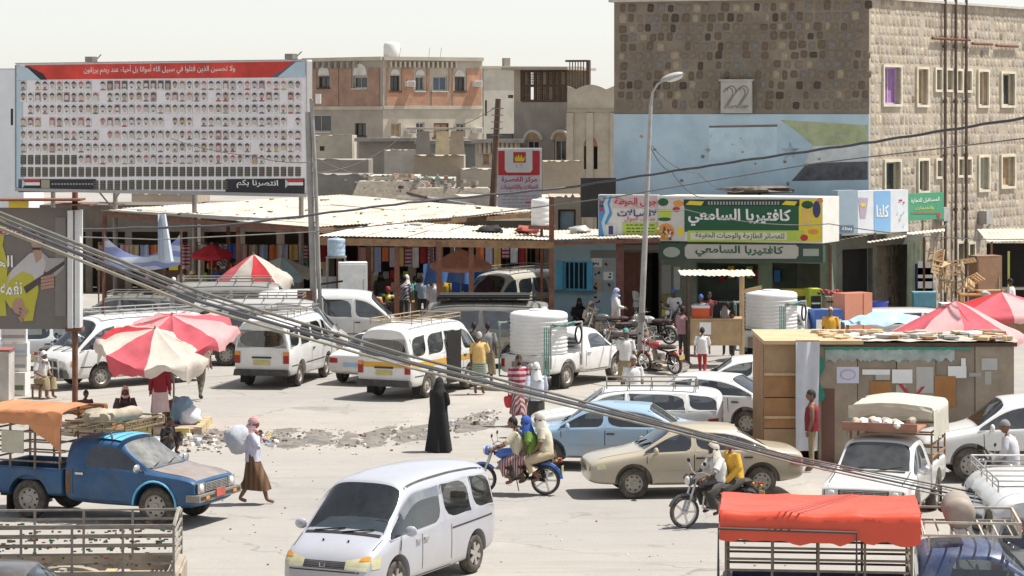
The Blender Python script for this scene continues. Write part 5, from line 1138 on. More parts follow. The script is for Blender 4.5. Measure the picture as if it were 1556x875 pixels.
def seam(bvh, axis, pts, wd=.009, off=.003):
 wd *= 1.5
 mb = MB()
 for (a, b) in zip(pts[:-1], pts[1:]):
  d = Vector((b[0] - a[0], b[1] - a[1])); l = d.length; d /= l; nn = Vector((-d.y, d.x)) * wd / 2; n = max(2, int(l / .12))
  p = patch(bvh, axis, [(a[0] - nn.x, a[1] - nn.y), (b[0] - nn.x, b[1] - nn.y), (b[0] + nn.x, b[1] + nn.y), (a[0] + nn.x, a[1] + nn.y)], n, 1, off); mb.add(p.v, p.f)
 return mb
WHM = {}
def wheel(t, x, y, r=.33, wd=.2, style='steel', rim=RIMG):
 k = (round(r, 3), round(wd, 3), style, rim.name)
 if k not in WHM:
  Mx = Matrix.Rotation(R(90), 4, 'X')
  mb = MB(); h = wd / 2; mb.lathe([(r * .60, -h * .9), (r * .66, -h), (r * .88, -h), (r * .97, -h * .8), (r, -h * .35), (r, h * .35), (r * .97, h * .8), (r * .88, h), (r * .66, h), (r * .60, h * .9)], 30, 0, Mx, caps=False)
  ty = mb.mesh('tyre', TYRE, 60)
  mb = MB(); ri = r * .64
  if style == 'steel':
   for sg in (-1, 1): mb.lathe([(ri, sg * h * .9), (ri * .93, sg * h * .8), (ri * .8, sg * h * .45), (ri * .5, sg * h * .62), (ri * .32, sg * h * .66), (ri * .28, sg * h * .9), (.01, sg * h * .92)], 24, 0, Mx, caps=False)
   for sg in (-1, 1):
    for j in range(8): a = j * .785; mb.cyl((ri * .68 * math.cos(a), sg * h * .535, ri * .68 * math.sin(a)), (ri * .68 * math.cos(a), sg * h * .56, ri * .68 * math.sin(a)), ri * .10, n=8, mi=1)
  else:
   for sg in (-1, 1):
    mb.lathe([(ri, sg * h * .9), (ri * .93, sg * h * .88), (ri * .9, sg * h * .3)], 24, 0, Mx, caps=False); mb.lathe([(ri * .92, sg * h * .25), (.01, sg * h * .25)], 24, 1, Mx, caps=False)
    for j in range(6):
     a = j * 1.0472; mb.bar((ri * .1 * math.cos(a), sg * h * .75, ri * .1 * math.sin(a)), (ri * .93 * math.cos(a), sg * h * .8, ri * .93 * math.sin(a)), .035, .07)
    mb.cyl((0, sg * h * .5, 0), (0, sg * h * .95, 0), ri * .2, n=12)
  WHM[k] = (ty, mb.mesh('rim', [rim, BLACK], 40))
 w_ = link('wheel', WHM[k][0], t, (x, y, r)); w_.rotation_euler = (0, random.random() * 6, 0); link('rim', WHM[k][1], w_); return w_
def interior(t, z0, xs, w_, dash=None, zt=1.15):
 mb = MB()
 for x in xs:
  for y in (-w_ * .5, w_ * .5):
   mb.box((x, y, z0 + .12), (.5, w_ * .78, .24)); mb.box((x - .28, y, z0 + .38), (.14, w_ * .74, .62), 0, None, 0, .9); mb.box((x - .3, y, z0 + .78), (.1, .24, .16))
 if dash: mb.box((dash, 0, z0 + .42), (.35, w_ * 1.7, .25)); mb.tube([(dash - .25 + .05 * math.sin(a), w_ * .5 + .19 * math.cos(a), z0 + .6 + .17 * math.sin(a)) for a in [k * .5236 for k in range(12)]], .015, 6, closed=True)
 return mb.build('seats', SEAT, t)
def part(t, name, mb, m, smooth=40): return mb.build(name, m, t, smooth=smooth)
def B2(name, t, c, d, m, rz=0, taper=1): mb = MB(); mb.box(c, d, 0, None, rz, taper); return mb.build(name, m, t, smooth=0)
def mirror(t, x, y, z, m, s):
 mb = MB(); mb.blob((x, y + s * .12, z), (.05, .11, .085), 10, 6); mb.bar((x, y - s * .02, z - .05), (x, y + s * .08, z - .02), .035); return mb.build('mirror', m, t)
def rack(t, x0, x1, w_, z, m, load=None, bars=6):
 mb = MB()
 for y in (-w_, w_): mb.tube([(x0, y, z + .13), (x1, y, z + .13)], .016, 6); mb.tube([(x0, y, z + .03), (x1, y, z + .03)], .014, 6)
 for i in range(bars):
  x = x0 + (x1 - x0) * i / (bars - 1); mb.tube([(x, -w_, z + .04), (x, w_, z + .04)], .013, 5)
  for y in (-w_, w_): mb.tube([(x, y, z - .05), (x, y, z + .13)], .012, 5)
 for x in (x0, x1): mb.tube([(x, -w_, z + .13), (x, w_, z + .13)], .014, 6)
 return mb.build('roof_rack', m, t)
def st(*rows): return list(rows)
VANS = st((-2.30, .42, 1.08, 1.86, .74, .77, .66, 1.66), (-2.22, .33, 1.08, 1.93, .80, .82, .70, 1.70), (-1.35, .27, 1.09, 1.97, .825, .835, .715, 1.74), (-.30, .26, 1.09, 1.985, .83, .84, .72, 1.755), (.72, .26, 1.09, 1.975, .83, .84, .715, 1.75), (1.22, .26, 1.07, 1.90, .825, .835, .69, 1.70), (1.93, .27, 1.02, 1.10, .82, .82, .72, 1.06), (2.22, .30, .84, .94, .80, .79, .66, .89), (2.34, .36, .72, .80, .74, .73, .6, .76))
VANG = [[('cap', 0, 4)], [(0, 0, 4), (1, 0, 4)], [(0, 1, 4), (1, 1, 4)], [(2, 0, 4)], [(2, 1, 4)], [(3, 0, 4)], [(3, 1, 4)], [(4, 0, 4), (5, 0, 4)], [(4, 1, 4), (5, 1, 4)], [(5, 0, 5), (5, 0, 6), (5, 1, 5), (5, 1, 6)]]
VANG[1] = [(1, 0, 4)]; VANG[2] = [(1, 1, 4)]
_vshell = None
def van(label, pm, stripe=None, rk=None, plate=PLY, two=None, glass=GL, bar=False, group=None):
 global _vshell
 if _vshell is None: _vshell = shell(VANS, VANG, ((-1.28, .80), (1.22, .80)), .33, .036, .016, ((4, .3), (2, .4)), endcrease=.55)
 t = thing('van', label, 'van', group=group); b, bvh = split_shell(t, _vshell.copy(), pm, glass=glass)
 interior(t, .42, (1.0, -.1, -1.1), .72, 1.75)
 for x in (-1.28, 1.22):
  for s in (-1, 1): wheel(t, x, s * .70, .33, .19)
 B2('rear_bumper', t, (-2.30, 0, .45), (.16, 1.60, .17), TRIM, taper=.96); B2('front_bumper', t, (2.33, 0, .46), (.18, 1.60, .22), TRIM if bar else pm, taper=.96)
 for s in (-1, 1):
  p = part(t, 'tail_light', patch(bvh, '-x', [(s * .62, .70), (s * .78, .70), (s * .78, 1.02), (s * .62, 1.02)], 3, 4, .02), TAIL); part(p, 'indicator', patch(bvh, '-x', [(s * .62, .92), (s * .78, .92), (s * .78, 1.02), (s * .62, 1.02)], 3, 2, .026), AMB)
  part(t, 'headlight', patch(bvh, '+x', [(s * .42, .63), (s * .70, .63), (s * .70, .80), (s * .42, .80)], 4, 3, .02), HEAD); part(t, 'indicator', patch(bvh, '+y' if s > 0 else '-y', [(2.06, .66), (2.20, .66), (2.18, .80), (2.06, .80)], 3, 2, .008), AMB)
  mirror(t, 1.62, s * .86, 1.18, TRIM, s); B2('door_handle', t, (.85, s * .855, .98), (.16, .02, .035), TRIM); B2('door_handle', t, (-.22, s * .862, .98), (.16, .02, .035), TRIM)
  ax = '+y' if s > 0 else '-y'; mb = seam(bvh, ax, [(.74, .36), (.74, 1.04)]); mb2 = seam(bvh, ax, [(-.38, .36), (-.38, 1.04)]); mb.add(mb2.v, mb2.f); mb2 = seam(bvh, ax, [(-2.1, .62), (1.9, .62)], .02); mb.add(mb2.v, mb2.f); part(t, 'door_seam', mb, TRIM)
  if stripe: part(t, 'side_stripe', patch(bvh, ax, [(-2.24, .84), (1.95, .84), (1.95, .99), (-2.24, .99)], 30, 2, .004), stripe)
  if two: part(t, 'lower_paint', patch(bvh, ax, [(-2.24, .36), (2.2, .36), (2.0, .93), (-2.24, .93)], 34, 4, .003), two)
  B2('mud_flap', t, (-1.75, s * .68, .26), (.02, .24, .3), BLACK)
 if stripe: part(t, 'rear_stripe', patch(bvh, '-x', [(-.74, .86), (.74, .86), (.74, 1.0), (-.74, 1.0)], 16, 2, .006), stripe)
 if two: part(t, 'front_lower_paint', patch(bvh, '+x', [(-.7, .45), (.7, .45), (.7, .92), (-.7, .92)], 16, 4, .004), two)
 part(t, 'grille', patch(bvh, '+x', [(-.42, .62), (.42, .62), (.42, .78), (-.42, .78)], 8, 2, .012), TRIM)
 part(t, 'number_plate', patch(bvh, '-x', [(-.24, .66), (.24, .66), (.24, .79), (-.24, .79)], 4, 2, .02), plate); B2('tailgate_handle', t, (-2.31, 0, .86), (.03, .55, .05), TRIM)
 for y in (-.35, .1): mb = MB(); mb.bar((2.07, y, 1.02), (1.93, y + .42, 1.17), .018); part(t, 'wiper', mb, BLACK)
 if rk: rack(t, -1.9, 1.0, .62, 1.98, rk)
 if bar:
  mb = MB(); mb.tube([(2.42, -.6, .3), (2.46, -.55, .85), (2.46, .55, .85), (2.42, .6, .3)], .028, 8)
  for y in (-.3, 0, .3): mb.tube([(2.45, y, .35), (2.47, y, .85)], .02, 6)
  mb.tube([(2.44, -.58, .6), (2.44, .58, .6)], .022, 6); part(t, 'bull_bar', mb, GALV)
 return t
SEDS = st((-2.12, .40, .74, .82, .68, .68, .58, .79), (-2.04, .30, .84, .93, .76, .74, .62, .90), (-1.42, .24, .90, .98, .80, .79, .66, .95), (-.78, .23, .90, 1.37, .81, .80, .58, 1.28), (.10, .23, .89, 1.41, .82, .81, .60, 1.31), (.52, .23, .88, 1.37, .82, .81, .585, 1.27), (1.12, .23, .86, .93, .81, .80, .68, .91), (1.75, .25, .76, .84, .79, .77, .62, .82), (2.06, .27, .70, .77, .77, .75, .62, .745), (2.17, .33, .62, .69, .72, .69, .56, .67))
SEDG = [[(2, 0, 5), (2, 0, 6), (2, 1, 5), (2, 1, 6)], [(5, 0, 5), (5, 0, 6), (5, 1, 5), (5, 1, 6)]] + [[(3, s, 4), (2, s, 4)] for s in (0, 1)] + [[(4, s, 4), (5, s, 4)] for s in (0, 1)]
WAGS = st((-2.16, .42, .80, 1.22, .70, .72, .54, 1.14), (-2.06, .30, .90, 1.36, .77, .77, .57, 1.24), (-1.35, .24, .90, 1.41, .80, .80, .60, 1.30)) + SEDS[4:]
WAGS[3] = (.0, .23, .89, 1.42, .82, .81, .605, 1.32)
WAGG = [[('cap', 0, 4)], [(4, 0, 5), (4, 0, 6), (4, 1, 5), (4, 1, 6)]] + [[(1, s, 4)] for s in (0, 1)] + [[(2, s, 4)] for s in (0, 1)] + [[(3, s, 4), (4, s, 4)] for s in (0, 1)]
_cars = {}
def saloon(label, pm, kind='sedan', rk=None, glass=GL, wind=GLW, plate=PLB, rim=RIMG, dirty=None, head=HEAD, cat='car'):
 S, Gs, sc_ = {'sedan': (SEDS, SEDG, 1), 'wagon': (WAGS, WAGG, 1), 'suv': (WAGS, WAGG, 1.2)}[kind]
 if kind not in _cars:
  S2 = [(a[0] * (1.05 if sc_ > 1 else 1), a[1] * 1.35 if sc_ > 1 else a[1], a[2] * sc_, a[3] * sc_ * 1.02 if sc_ > 1 else a[3], a[4] * (1.06 if sc_ > 1 else 1), a[5] * (1.06 if sc_ > 1 else 1), a[6] * (1.1 if sc_ > 1 else 1), a[7] * sc_) for a in S]
  _cars[kind] = shell(S2, Gs, ((-1.25, .80 * (1.04 if sc_ > 1 else 1)), (1.30, .80 * (1.04 if sc_ > 1 else 1))), .30 * sc_, .024, .013, ((4, .35), (2, .4)), endcrease=.35)
 t = thing({'sedan': 'sedan', 'wagon': 'estate_car', 'suv': 'off_roader'}[kind], label, cat); b, bvh = split_shell(t, _cars[kind].copy(), pm, glass=glass, wind=wind)
 interior(t, .30 * sc_, (.2, -.72), .68, .95)
 for x in (-1.25, 1.30):
  for s in (-1, 1): wheel(t, x, s * .705 * (1.04 if sc_ > 1 else 1), .30 * sc_, .18, 'steel', rim)
 zr = .62 * sc_
 for s in (-1, 1):
  ax = '+y' if s > 0 else '-y'
  part(t, 'tail_light', patch(bvh, '-x', [(s * .42, zr), (s * .68, zr), (s * .68, zr + .15), (s * .42, zr + .13)], 4, 3, .015), TAIL); part(t, 'headlight', patch(bvh, '+x', [(s * .36, .54 * sc_), (s * .66, .54 * sc_), (s * .66, .67 * sc_), (s * .36, .65 * sc_)], 5, 3, .015), head)
  part(t, 'corner_light', patch(bvh, ax, [(1.84, .60 * sc_), (2.03, .57 * sc_), (2.03, .67 * sc_), (1.88, .70 * sc_)], 4, 2, .008), head); part(t, 'tail_corner', patch(bvh, ax, [(-2.05, zr), (-1.82, zr + .02), (-1.82, zr + .12), (-2.05, zr + .14)], 3, 2, .008), TAIL)
  mirror(t, .88, s * .82, .94 * sc_, pm, s)
  for x in (-.02, -.98): B2('door_handle', t, (x, s * .823 * (1.06 if sc_ > 1 else 1), .79 * sc_), (.17, .025, .035), TRIM if kind == 'sedan' else CHR)
  mb = seam(bvh, ax, [(.10, .30 * sc_), (.10, .86 * sc_)], .012)
  for q in ([(1.02, .3 * sc_), (1.04, .83 * sc_)], [(-.82, .55 * sc_), (-.80, .88 * sc_)], [(-1.0, .3 * sc_), (1.0, .3 * sc_)]): m2 = seam(bvh, ax, q, .010); mb.add(m2.v, m2.f)
  part(t, 'door_seam', mb, TRIM); part(t, 'side_moulding', patch(bvh, ax, [(-.92, .50 * sc_), (.95, .50 * sc_), (.95, .545 * sc_), (-.92, .545 * sc_)], 14, 1, .009), TRIM if kind != 'sedan' else pm)
 part(t, 'grille', patch(bvh, '+x', [(-.3, .50 * sc_), (.3, .50 * sc_), (.3, .59 * sc_), (-.3, .59 * sc_)], 6, 2, .012), TRIM); part(t, 'number_plate', patch(bvh, '-x', [(-.24, .52 * sc_), (.24, .52 * sc_), (.24, .63 * sc_), (-.24, .63 * sc_)], 4, 2, .014), plate)
 mb = seam(bvh, '+z', [(1.12, -.60), (1.95, -.55)], .012); m2 = seam(bvh, '+z', [(1.12, .60), (1.95, .55)], .012); mb.add(m2.v, m2.f); part(t, 'bonnet_seam', mb, TRIM)
 for y in (-.4, .1): mb = MB(); mb.bar((1.10, y, .965 * sc_), (.92, y + .4, 1.07 * sc_), .018); part(t, 'wiper', mb, BLACK)
 if rk: rack(t, -1.6 if kind != 'sedan' else -.8, .45, .52, 1.42 * sc_, rk, bars=5)
 return t
# ---- place the simple cars and vans
YEL = paint('taxi_yellow', (.62, .34, .03), .12)
v = van('white van with dusty dark rear window parked left of the yellow striped van', PW, rk=STEEL); place(v, (-1.28, -.72), 453, 586, R(77))
v = van('white van with orange yellow stripe and side door facing the crowd', PW, stripe=YEL, rk=mat('rack_tan', (.33, .26, .17), .7), plate=PLY); place(v, (-1.28, -.72), 647, 604, R(65))
mb = MB(); mb.box((.15, -.855, .98), (.85, .012, 1.4)); mb.build('dark_doorway_panel', DARK, v, smooth=0)  # flat black panel on the body imitates the shade of an open doorway
v = van('white van with bull bar half hidden by the tattered umbrella', PW, rk=GALV, bar=True); place(v, (1.22, .72), 152, 590, R(-140))
v = van('dark glassed grey van standing broadside behind the water tank pickup', paint('van_grey', (.15, .145, .13), .3), rk=BLACK, glass=GLD, two=paint('van_tan', (.33, .28, .2), .3)); B2('roof_load', v, (-.4, 0, 2.10), (2.7, 1.15, .12), BLACK); v.location = (XW(716, 65), KY * (65), 0); v.rotation_euler = (0, 0, R(180))
v = van('white minibus parked broadside in the canopy shade', paint('white_old', (.62, .62, .60), .3), glass=GLD); v.location = (XW(505, 69), KY * (69), 0)
v = van('grey white van nosing right behind the dusty rear window van', paint('van_silver', (.42, .42, .41), .35), glass=GLD, rk=STEEL); v.location = (XW(412, 65.6), KY * (65.6), 0)
v = van('dull grey van farthest back under the market roof', paint('van_dull', (.23, .23, .22), .4), glass=GLD, rk=STEEL); v.location = (XW(365, 72), KY * 72.2, 0); v.rotation_euler = (0, 0, R(4))
v = van('cream minibus with brown lower panels facing the street beside the blue kiosk', paint('minibus_cream', (.50, .47, .40), .35), two=paint('minibus_brown', (.27, .13, .04), .3), rk=STEEL); v.location = (XW(775, 77), KY * 77.4, 0); v.rotation_euler = (0, 0, R(-122))
v = saloon('white saloon tail squeezed between the two parked white vans', PW); place(v, (-2.0, .6), 507, 584, R(66))
v = saloon('light blue saloon with roof rails behind the three up motorcycle', paint('sky_blue', (.27, .41, .55), .25), head=HEADY); v.location = (XW(932, 46.6), KY * (46.6), 0); v.rotation_euler = (0, 0, R(172))
gold = saloon('dusty gold saloon with bare wheels beside the motorcyclists', paint('gold', (.42, .36, .255), .6), head=HEADY, plate=PLY); gold.location = (XW(1052, 43.4), KY * (43.4), 0); gold.rotation_euler = (0, 0, R(186))
v = saloon('white estate car with long wire roof rack beside the light blue saloon', PW, 'wagon', rk=STEEL); v.location = (XW(952, 49.2), KY * (49.2), 0); v.rotation_euler = (0, 0, R(178))
v = saloon('white saloon with pale grey rear screen jammed behind the rack estate', PW, glass=GL, wind=GLS); v.location = (XW(1072, 51.9), KY * (51.9), 0); v.rotation_euler = (0, 0, R(158))
v = saloon('white estate car half hidden behind the brown plywood kiosk', PW, 'wagon'); v.location = (XW(1145, 55.4), KY * (55.4), 0); v.rotation_euler = (0, 0, R(176))
v = saloon('large white off roader with dark windows beside the poster covered kiosk', PW, 'suv', glass=GLD); v.location = (XW(1560, 45.2), KY * (45.2), 0); v.rotation_euler = (0, 0, R(180))
v = saloon('pale grey car showing only its roof beyond the pink umbrella', paint('pale_grey', (.5, .5, .5), .4), 'wagon'); v.location = (XW(1398, 68.8), KY * (68.8), 0)
v = saloon('pale blue white pickup like saloon behind the stacked white cartons', paint('ice', (.55, .6, .63), .3)); v.location = (XW(72, 64.4), KY * (64.4), 0); v.rotation_euler = (0, 0, R(12)); v['label'] = 'pale blue white car behind the stacked white cartons'
v = saloon('black car with pale windscreen just below the stake bed pickup', paint('black', (.035, .035, .037), .25), wind=GLW); v.location = (-7.15, 29.95 * KY, 0); v.rotation_euler = (0, 0, R(-2))
v = van('white van cut by the right edge next to the blue pickup', PW, rk=GALV); v.location = (7.93, 33.9 * KY, 0); v.rotation_euler = (0, 0, R(88)); v['label'] = 'white van with roof rack parked past the red canopy pickup cab'
v = saloon('dark grey estate car under the hanging banner', paint('ash', (.12, .12, .12), .4), 'wagon', glass=GLD, rk=STEEL); v.location = (XW(188, 73.5), 73.5 * KY, 0); v.rotation_euler = (0, 0, R(176))
# ---- silver minivan
MVS = st((-2.22, .42, 1.0, 1.66, .72, .74, .62, 1.56), (-2.12, .28, 1.02, 1.78, .80, .815, .67, 1.62), (-1.25, .22, 1.01, 1.84, .825, .835, .70, 1.655), (-.18, .21, .98, 1.86, .83, .84, .71, 1.66), (.62, .21, .96, 1.83, .83, .84, .695, 1.64), (.86, .21, .95, 1.79, .83, .84, .685, 1.61), (1.66, .22, .93, 1.06, .82, .82, .73, 1.02), (2.08, .24, .80, .90, .79, .78, .66, .87), (2.24, .28, .68, .76, .74, .72, .58, .73), (2.31, .34, .56, .62, .66, .64, .5, .60))
MVG = [[('cap', 0, 4)], [(5, 0, 5), (5, 0, 6), (5, 1, 5), (5, 1, 6)]] + [[(1, s, 4)] for s in (0, 1)] + [[(2, s, 4)] for s in (0, 1)] + [[(3, s, 4), (4, s, 4), (5, s, 4)] for s in (0, 1)]
SIL = mat('paint_silver', (.49, .50, .555), .3, .04, 1.0, metal=.25, dust=.22, coat=.4, dcol=(.40, .36, .30), zdust=.3)
t = thing('minivan', 'silver minivan with yellowed headlights driving toward the viewer', 'minivan'); me = shell(MVS, MVG, ((-1.38, .80), (1.42, .80)), .32, .04, .016, ((4, .3), (2, .45)), endcrease=.4); b, bvh = split_shell(t, me, SIL, glass=GL)
interior(t, .42, (.35, -.5, -1.35), .70, 1.3)
part(t, 'dash_cover', MB().grid(lambda u, v: (1.60 - .62 * u, -.62 + 1.24 * v, 1.07 + .10 * u + .03 * math.sin(v * 3.14)), 6, 8), mat('dash_cloth', (.5, .56, .58), .9))
for x in (-1.38, 1.42):
 for s in (-1, 1): wheel(t, x, s * .715, .32, .19, 'alloy', mat('alloy_rim', (.45, .43, .40), .4, .15, 4, metal=.4, dust=.5))
for s in (-1, 1):
 ax = '+y' if s > 0 else '-y'
 hl = part(t, 'headlight', patch(bvh, '+x', [(s * .36, .60), (s * .72, .58), (s * .74, .80), (s * .36, .735)], 8, 6, .012), HEADY); part(hl, 'indicator', patch(bvh, '+x', [(s * .58, .73), (s * .74, .735), (s * .73, .80), (s * .60, .785)], 4, 3, .02), AMB); part(hl, 'lower_lens', patch(bvh, '+x', [(s * .37, .60), (s * .71, .585), (s * .72, .645), (s * .37, .65)], 6, 2, .02), mat('lens_pale', (.58, .58, .46), .2))
 part(t, 'corner_lens', patch(bvh, ax, [(1.98, .60), (2.18, .60), (2.16, .74), (1.92, .80)], 5, 3, .008), HEADY); part(t, 'tail_light', patch(bvh, '-x', [(s * .62, 1.05), (s * .74, 1.05), (s * .70, 1.5), (s * .60, 1.5)], 3, 6, .012), TAIL)
 mirror(t, 1.28, s * .86, 1.08, SIL, s)
 mb = seam(bvh, ax, [(.62, .30), (.62, .94)], .012)
 for q in ([(1.45, .5), (1.30, .93)], [(-.42, .30), (-.42, .95)], [(-.42, .30), (1.05, .30)], [(-2.0, .90), (-.45, .88)]): m2 = seam(bvh, ax, q, .012 if q[0][0] != -2.0 else .02); mb.add(m2.v, m2.f)
 part(t, 'door_seam', mb, TRIM)
 for x in (.50, .76): B2('door_handle', t, (x, s * .858, .86), (.15, .03, .04), CHR)
 vis = MB(); vis.grid(lambda u, v: (-.15 + 1.35 * u, s * (.735 + .075 * v), 1.60 - .17 * (max(0, u - .55) / .45) ** 2 * 1.4 - .13 * v), 14, 2); part(t, 'window_visor', vis, glassmat('smoked_visor', (.35, .33, .34), .25, .3))
gr = part(t, 'grille', patch(bvh, '+x', [(-.36, .60), (.36, .60), (.36, .71), (-.36, .71)], 10, 4, .010), TRIM)
for k in range(4): part(gr, 'grille_bar', patch(bvh, '+x', [(-.35, .615 + k * .025), (.35, .615 + k * .025), (.35, .624 + k * .025), (-.35, .624 + k * .025)], 8, 1, .020), mat('grille_bar_grey', (.13, .13, .14), .5))
mb = MB(); mb.tube([(2.36, -.045, .69), (2.365, -.04, .63), (2.365, .04, .63), (2.36, .045, .69)], .009, 5); part(gr, 'badge', mb, CHR)
part(t, 'bumper_intake', patch(bvh, '+x', [(-.55, .36), (.55, .36), (.55, .43), (-.55, .43)], 10, 2, .012), TRIM)
mb = seam(bvh, '+x', [(-.72, .56), (.72, .56)], .014); m2 = seam(bvh, '+z', [(1.7, -.72), (2.14, -.68)], .012); mb.add(m2.v, m2.f); m2 = seam(bvh, '+z', [(1.7, .72), (2.14, .68)], .012); mb.add(m2.v, m2.f); m2 = seam(bvh, '+z', [(-2.0, .62), (.84, .62)], .022); mb.add(m2.v, m2.f); m2 = seam(bvh, '+z', [(-2.0, -.62), (.84, -.62)], .022); mb.add(m2.v, m2.f); part(t, 'panel_seam', mb, TRIM)
part(t, 'cowl', patch(bvh, '+z', [(1.66, -.66), (1.72, -.66), (1.72, .66), (1.66, .66)], 1, 12, .012), BLACK)
for y in (-.5, .0): mb = MB(); mb.bar((1.70, y, 1.07), (1.60, y + .5, 1.12), .02); part(t, 'wiper', mb, BLACK)
mb = MB(); mb.tube([(2.0, .2, .93), (2.0, .2, .96)], .02, 6); mb.tube([(2.0, -.2, .93), (2.0, -.2, .96)], .02, 6)
for y in (-.22, .22): part(t, 'washer_jet', MB().cyl((1.92, y, .955), (1.92, y, .985), .016, n=6), BLACK)
place(t, (-1.38, .75), 718, 870, R(-115)); minivan = t
# ================================================================ PICKUPS
CABS = st((-.64, .40, .98, 1.46, .74, .76, .58, 1.38), (-.56, .34, .98, 1.55, .785, .795, .62, 1.44), (-.24, .32, .975, 1.57, .795, .80, .635, 1.455), (.28, .31, .97, 1.575, .80, .80, .64, 1.46), (.50, .31, .97, 1.54, .80, .80, .63, 1.43), (1.10, .31, .95, 1.02, .80, .795, .70, .995), (1.72, .33, .90, .965, .795, .785, .69, .945), (2.04, .35, .85, .90, .785, .775, .67, .885), (2.10, .42, .78, .83, .75, .74, .63, .81))
CABG = [[('cap', 0, 4)], [(2, 0, 4), (3, 0, 4), (4, 0, 4)], [(2, 1, 4), (3, 1, 4), (4, 1, 4)], [(4, 0, 5), (4, 0, 6), (4, 1, 5), (4, 1, 6)]]
BEDS = st((-2.42, .46, .90, .955, .76, .775, .75, .95), (-2.36, .40, .92, .96, .79, .795, .77, .955), (-1.5, .40, .92, .96, .79, .795, .77, .955), (-.72, .40, .92, .96, .79, .795, .77, .955), (-.68, .44, .91, .955, .78, .785, .76, .95))
_pk = {}
def pickup(label, pm, long=1.0, glass=GL, wind=GLW, head='round', plate=PLR, hood=None, flare=None, bedm=None, bed=True):
 if not _pk:
  _pk['cab'] = shell(CABS, CABG, ((1.28, .76),), .36, .032, .014, ((4, .5), (5, .35), (2, .5)), endcrease=.75)
  _pk['bed'] = shell(BEDS, [], ((-1.42, .76),), .36, creases=((4, .9), (5, .9), (6, .9), (7, .9), (2, .6)), endcrease=.9, cut=((-1.54, 0, 1.0), (1.58, 1.42, .56)))
 t = thing('pickup_truck', label, 'pickup truck'); b, bvh = split_shell(t, _pk['cab'].copy(), pm, glass=glass, wind=wind); b.name = 'cab'
 bm_ = _pk['bed'].copy(); bm_.materials.clear()
 for m in (bedm or pm, TRIM, TRIM, mat('bed_steel', (.16, .14, .12), .8, .3, 3, dust=.5)): bm_.materials.append(m)
 bm_.shade_smooth(); bm_.set_sharp_from_angle(angle=R(38)); bd = link('cargo_bed', bm_, t); dx_ = -.68 * (1 - long)
 for v_ in bm_.vertices: v_.co.x = v_.co.x * long + dx_
 XR = -2.42 * long + dx_
 bb_ = BVHTree.FromPolygons([v.co for v in bm_.vertices], [list(p.vertices) for p in bm_.polygons])
 interior(t, .50, (.05,), .68, .95)
 for x in (-1.42 * long + dx_, 1.28):
  for s in (-1, 1): wheel(t, x, s * .68, .36, .20, 'steel')
 mb = MB(); mb.box((-.2, -.32, .40), (4.2, .08, .14)); mb.box((-.2, .32, .40), (4.2, .08, .14)); part(t, 'chassis', mb, BLACK)
 mb = MB(); mb.tube([(-1.42, -.6, .36), (-1.42, .6, .36)], .06, 8); mb.tube([(1.28, -.6, .34), (1.28, .6, .34)], .05, 8); part(t, 'axle', mb, BLACK)
 mb = MB(); mb.box((2.17, 0, .55), (.10, 1.62, .13)); mb.box((2.20, 0, .555), (.06, 1.5, .05), 1);
 for s in (-1, 1): mb.box((2.08, s * .80, .55), (.25, .06, .12))
 fb = part(t, 'front_bumper', mb, [STEEL, TRIM]); B2('number_plate', fb, (2.235, -.02, .60), (.02, .34, .15), plate)
 for s in (-1, 1): B2('indicator', fb, (2.24, s * .52, .555), (.015, .13, .05), AMB)
 mb = MB(); mb.box((2.105, 0, .72), (.035, 1.44, .17)); g_ = part(t, 'grille', mb, TRIM)
 for k in range(6): B2('grille_bar', g_, (2.13, 0, .65 + k * .028), (.02, .86, .010), GALV)
 for k in range(5): B2('grille_bar', g_, (2.132, -.4 + k * .2, .72), (.016, .012, .15), GALV)
 for s in (-1, 1):
  ax = '+y' if s > 0 else '-y'
  mb = MB(); mb.box((2.125, s * .58, .725), (.03, .24, .19)); h_ = part(t, 'headlight', mb, CHR); mb = MB(); mb.blob((2.14, s * .58, .725), (.03, .08, .08), 14, 8); part(h_, 'lens', mb, HEAD)
  mirror(t, .98, s * .80, 1.06, CHR, s); B2('door_handle', t, (-.30, s * .812, .90), (.17, .03, .04), CHR)
  mb = seam(bvh, ax, [(-.45, .42), (-.45, .98)], .014)
  for q in ([(.98, .42), (1.06, .96)], [(-.45, .42), (.98, .42)]): m2 = seam(bvh, ax, q, .014); mb.add(m2.v, m2.f)
  part(t, 'door_seam', mb, TRIM)
  B2('tail_light', t, (XR - .01, s * .66, .72), (.03, .14, .22), TAIL); B2('mud_flap', t, (XR + .54, s * .66, .24), (.02, .26, .32), BLACK)
  mb = MB(); mb.tube([(1.28 + .45 * math.cos(a), s * .81, .38 + .45 * math.sin(a)) for a in [math.pi * k / 14 for k in range(15)]], .022, 6); part(t, 'wheel_arch', mb, flare or pm)
  if flare: part(t, 'rust_streak', patch(bvh, ax, [(-.62, .42), (-.50, .42), (-.53, .95), (-.60, .95)], 2, 6, .004), mat('rust_bleed', (.20, .09, .04), .8, .4, 6))
 if hood: part(t, 'bonnet_wear', patch(bvh, '+z', [(1.14, -.66), (2.06, -.62), (2.06, .62), (1.14, .66)], 12, 12, .004), hood)
 mb = seam(bvh, '+z', [(1.10, -.68), (2.04, -.66)], .014); m2 = seam(bvh, '+z', [(1.10, .68), (2.04, .66)], .014); mb.add(m2.v, m2.f); part(t, 'bonnet_seam', mb, TRIM)
 for y in (-.5, .05): mb = MB(); mb.bar((1.09, y, 1.035), (.98, y + .45, 1.10), .02); part(t, 'wiper', mb, BLACK)
 B2('tailgate', t, (XR - .015, 0, .68), (.03, 1.25, .44), bedm or pm)
 return t
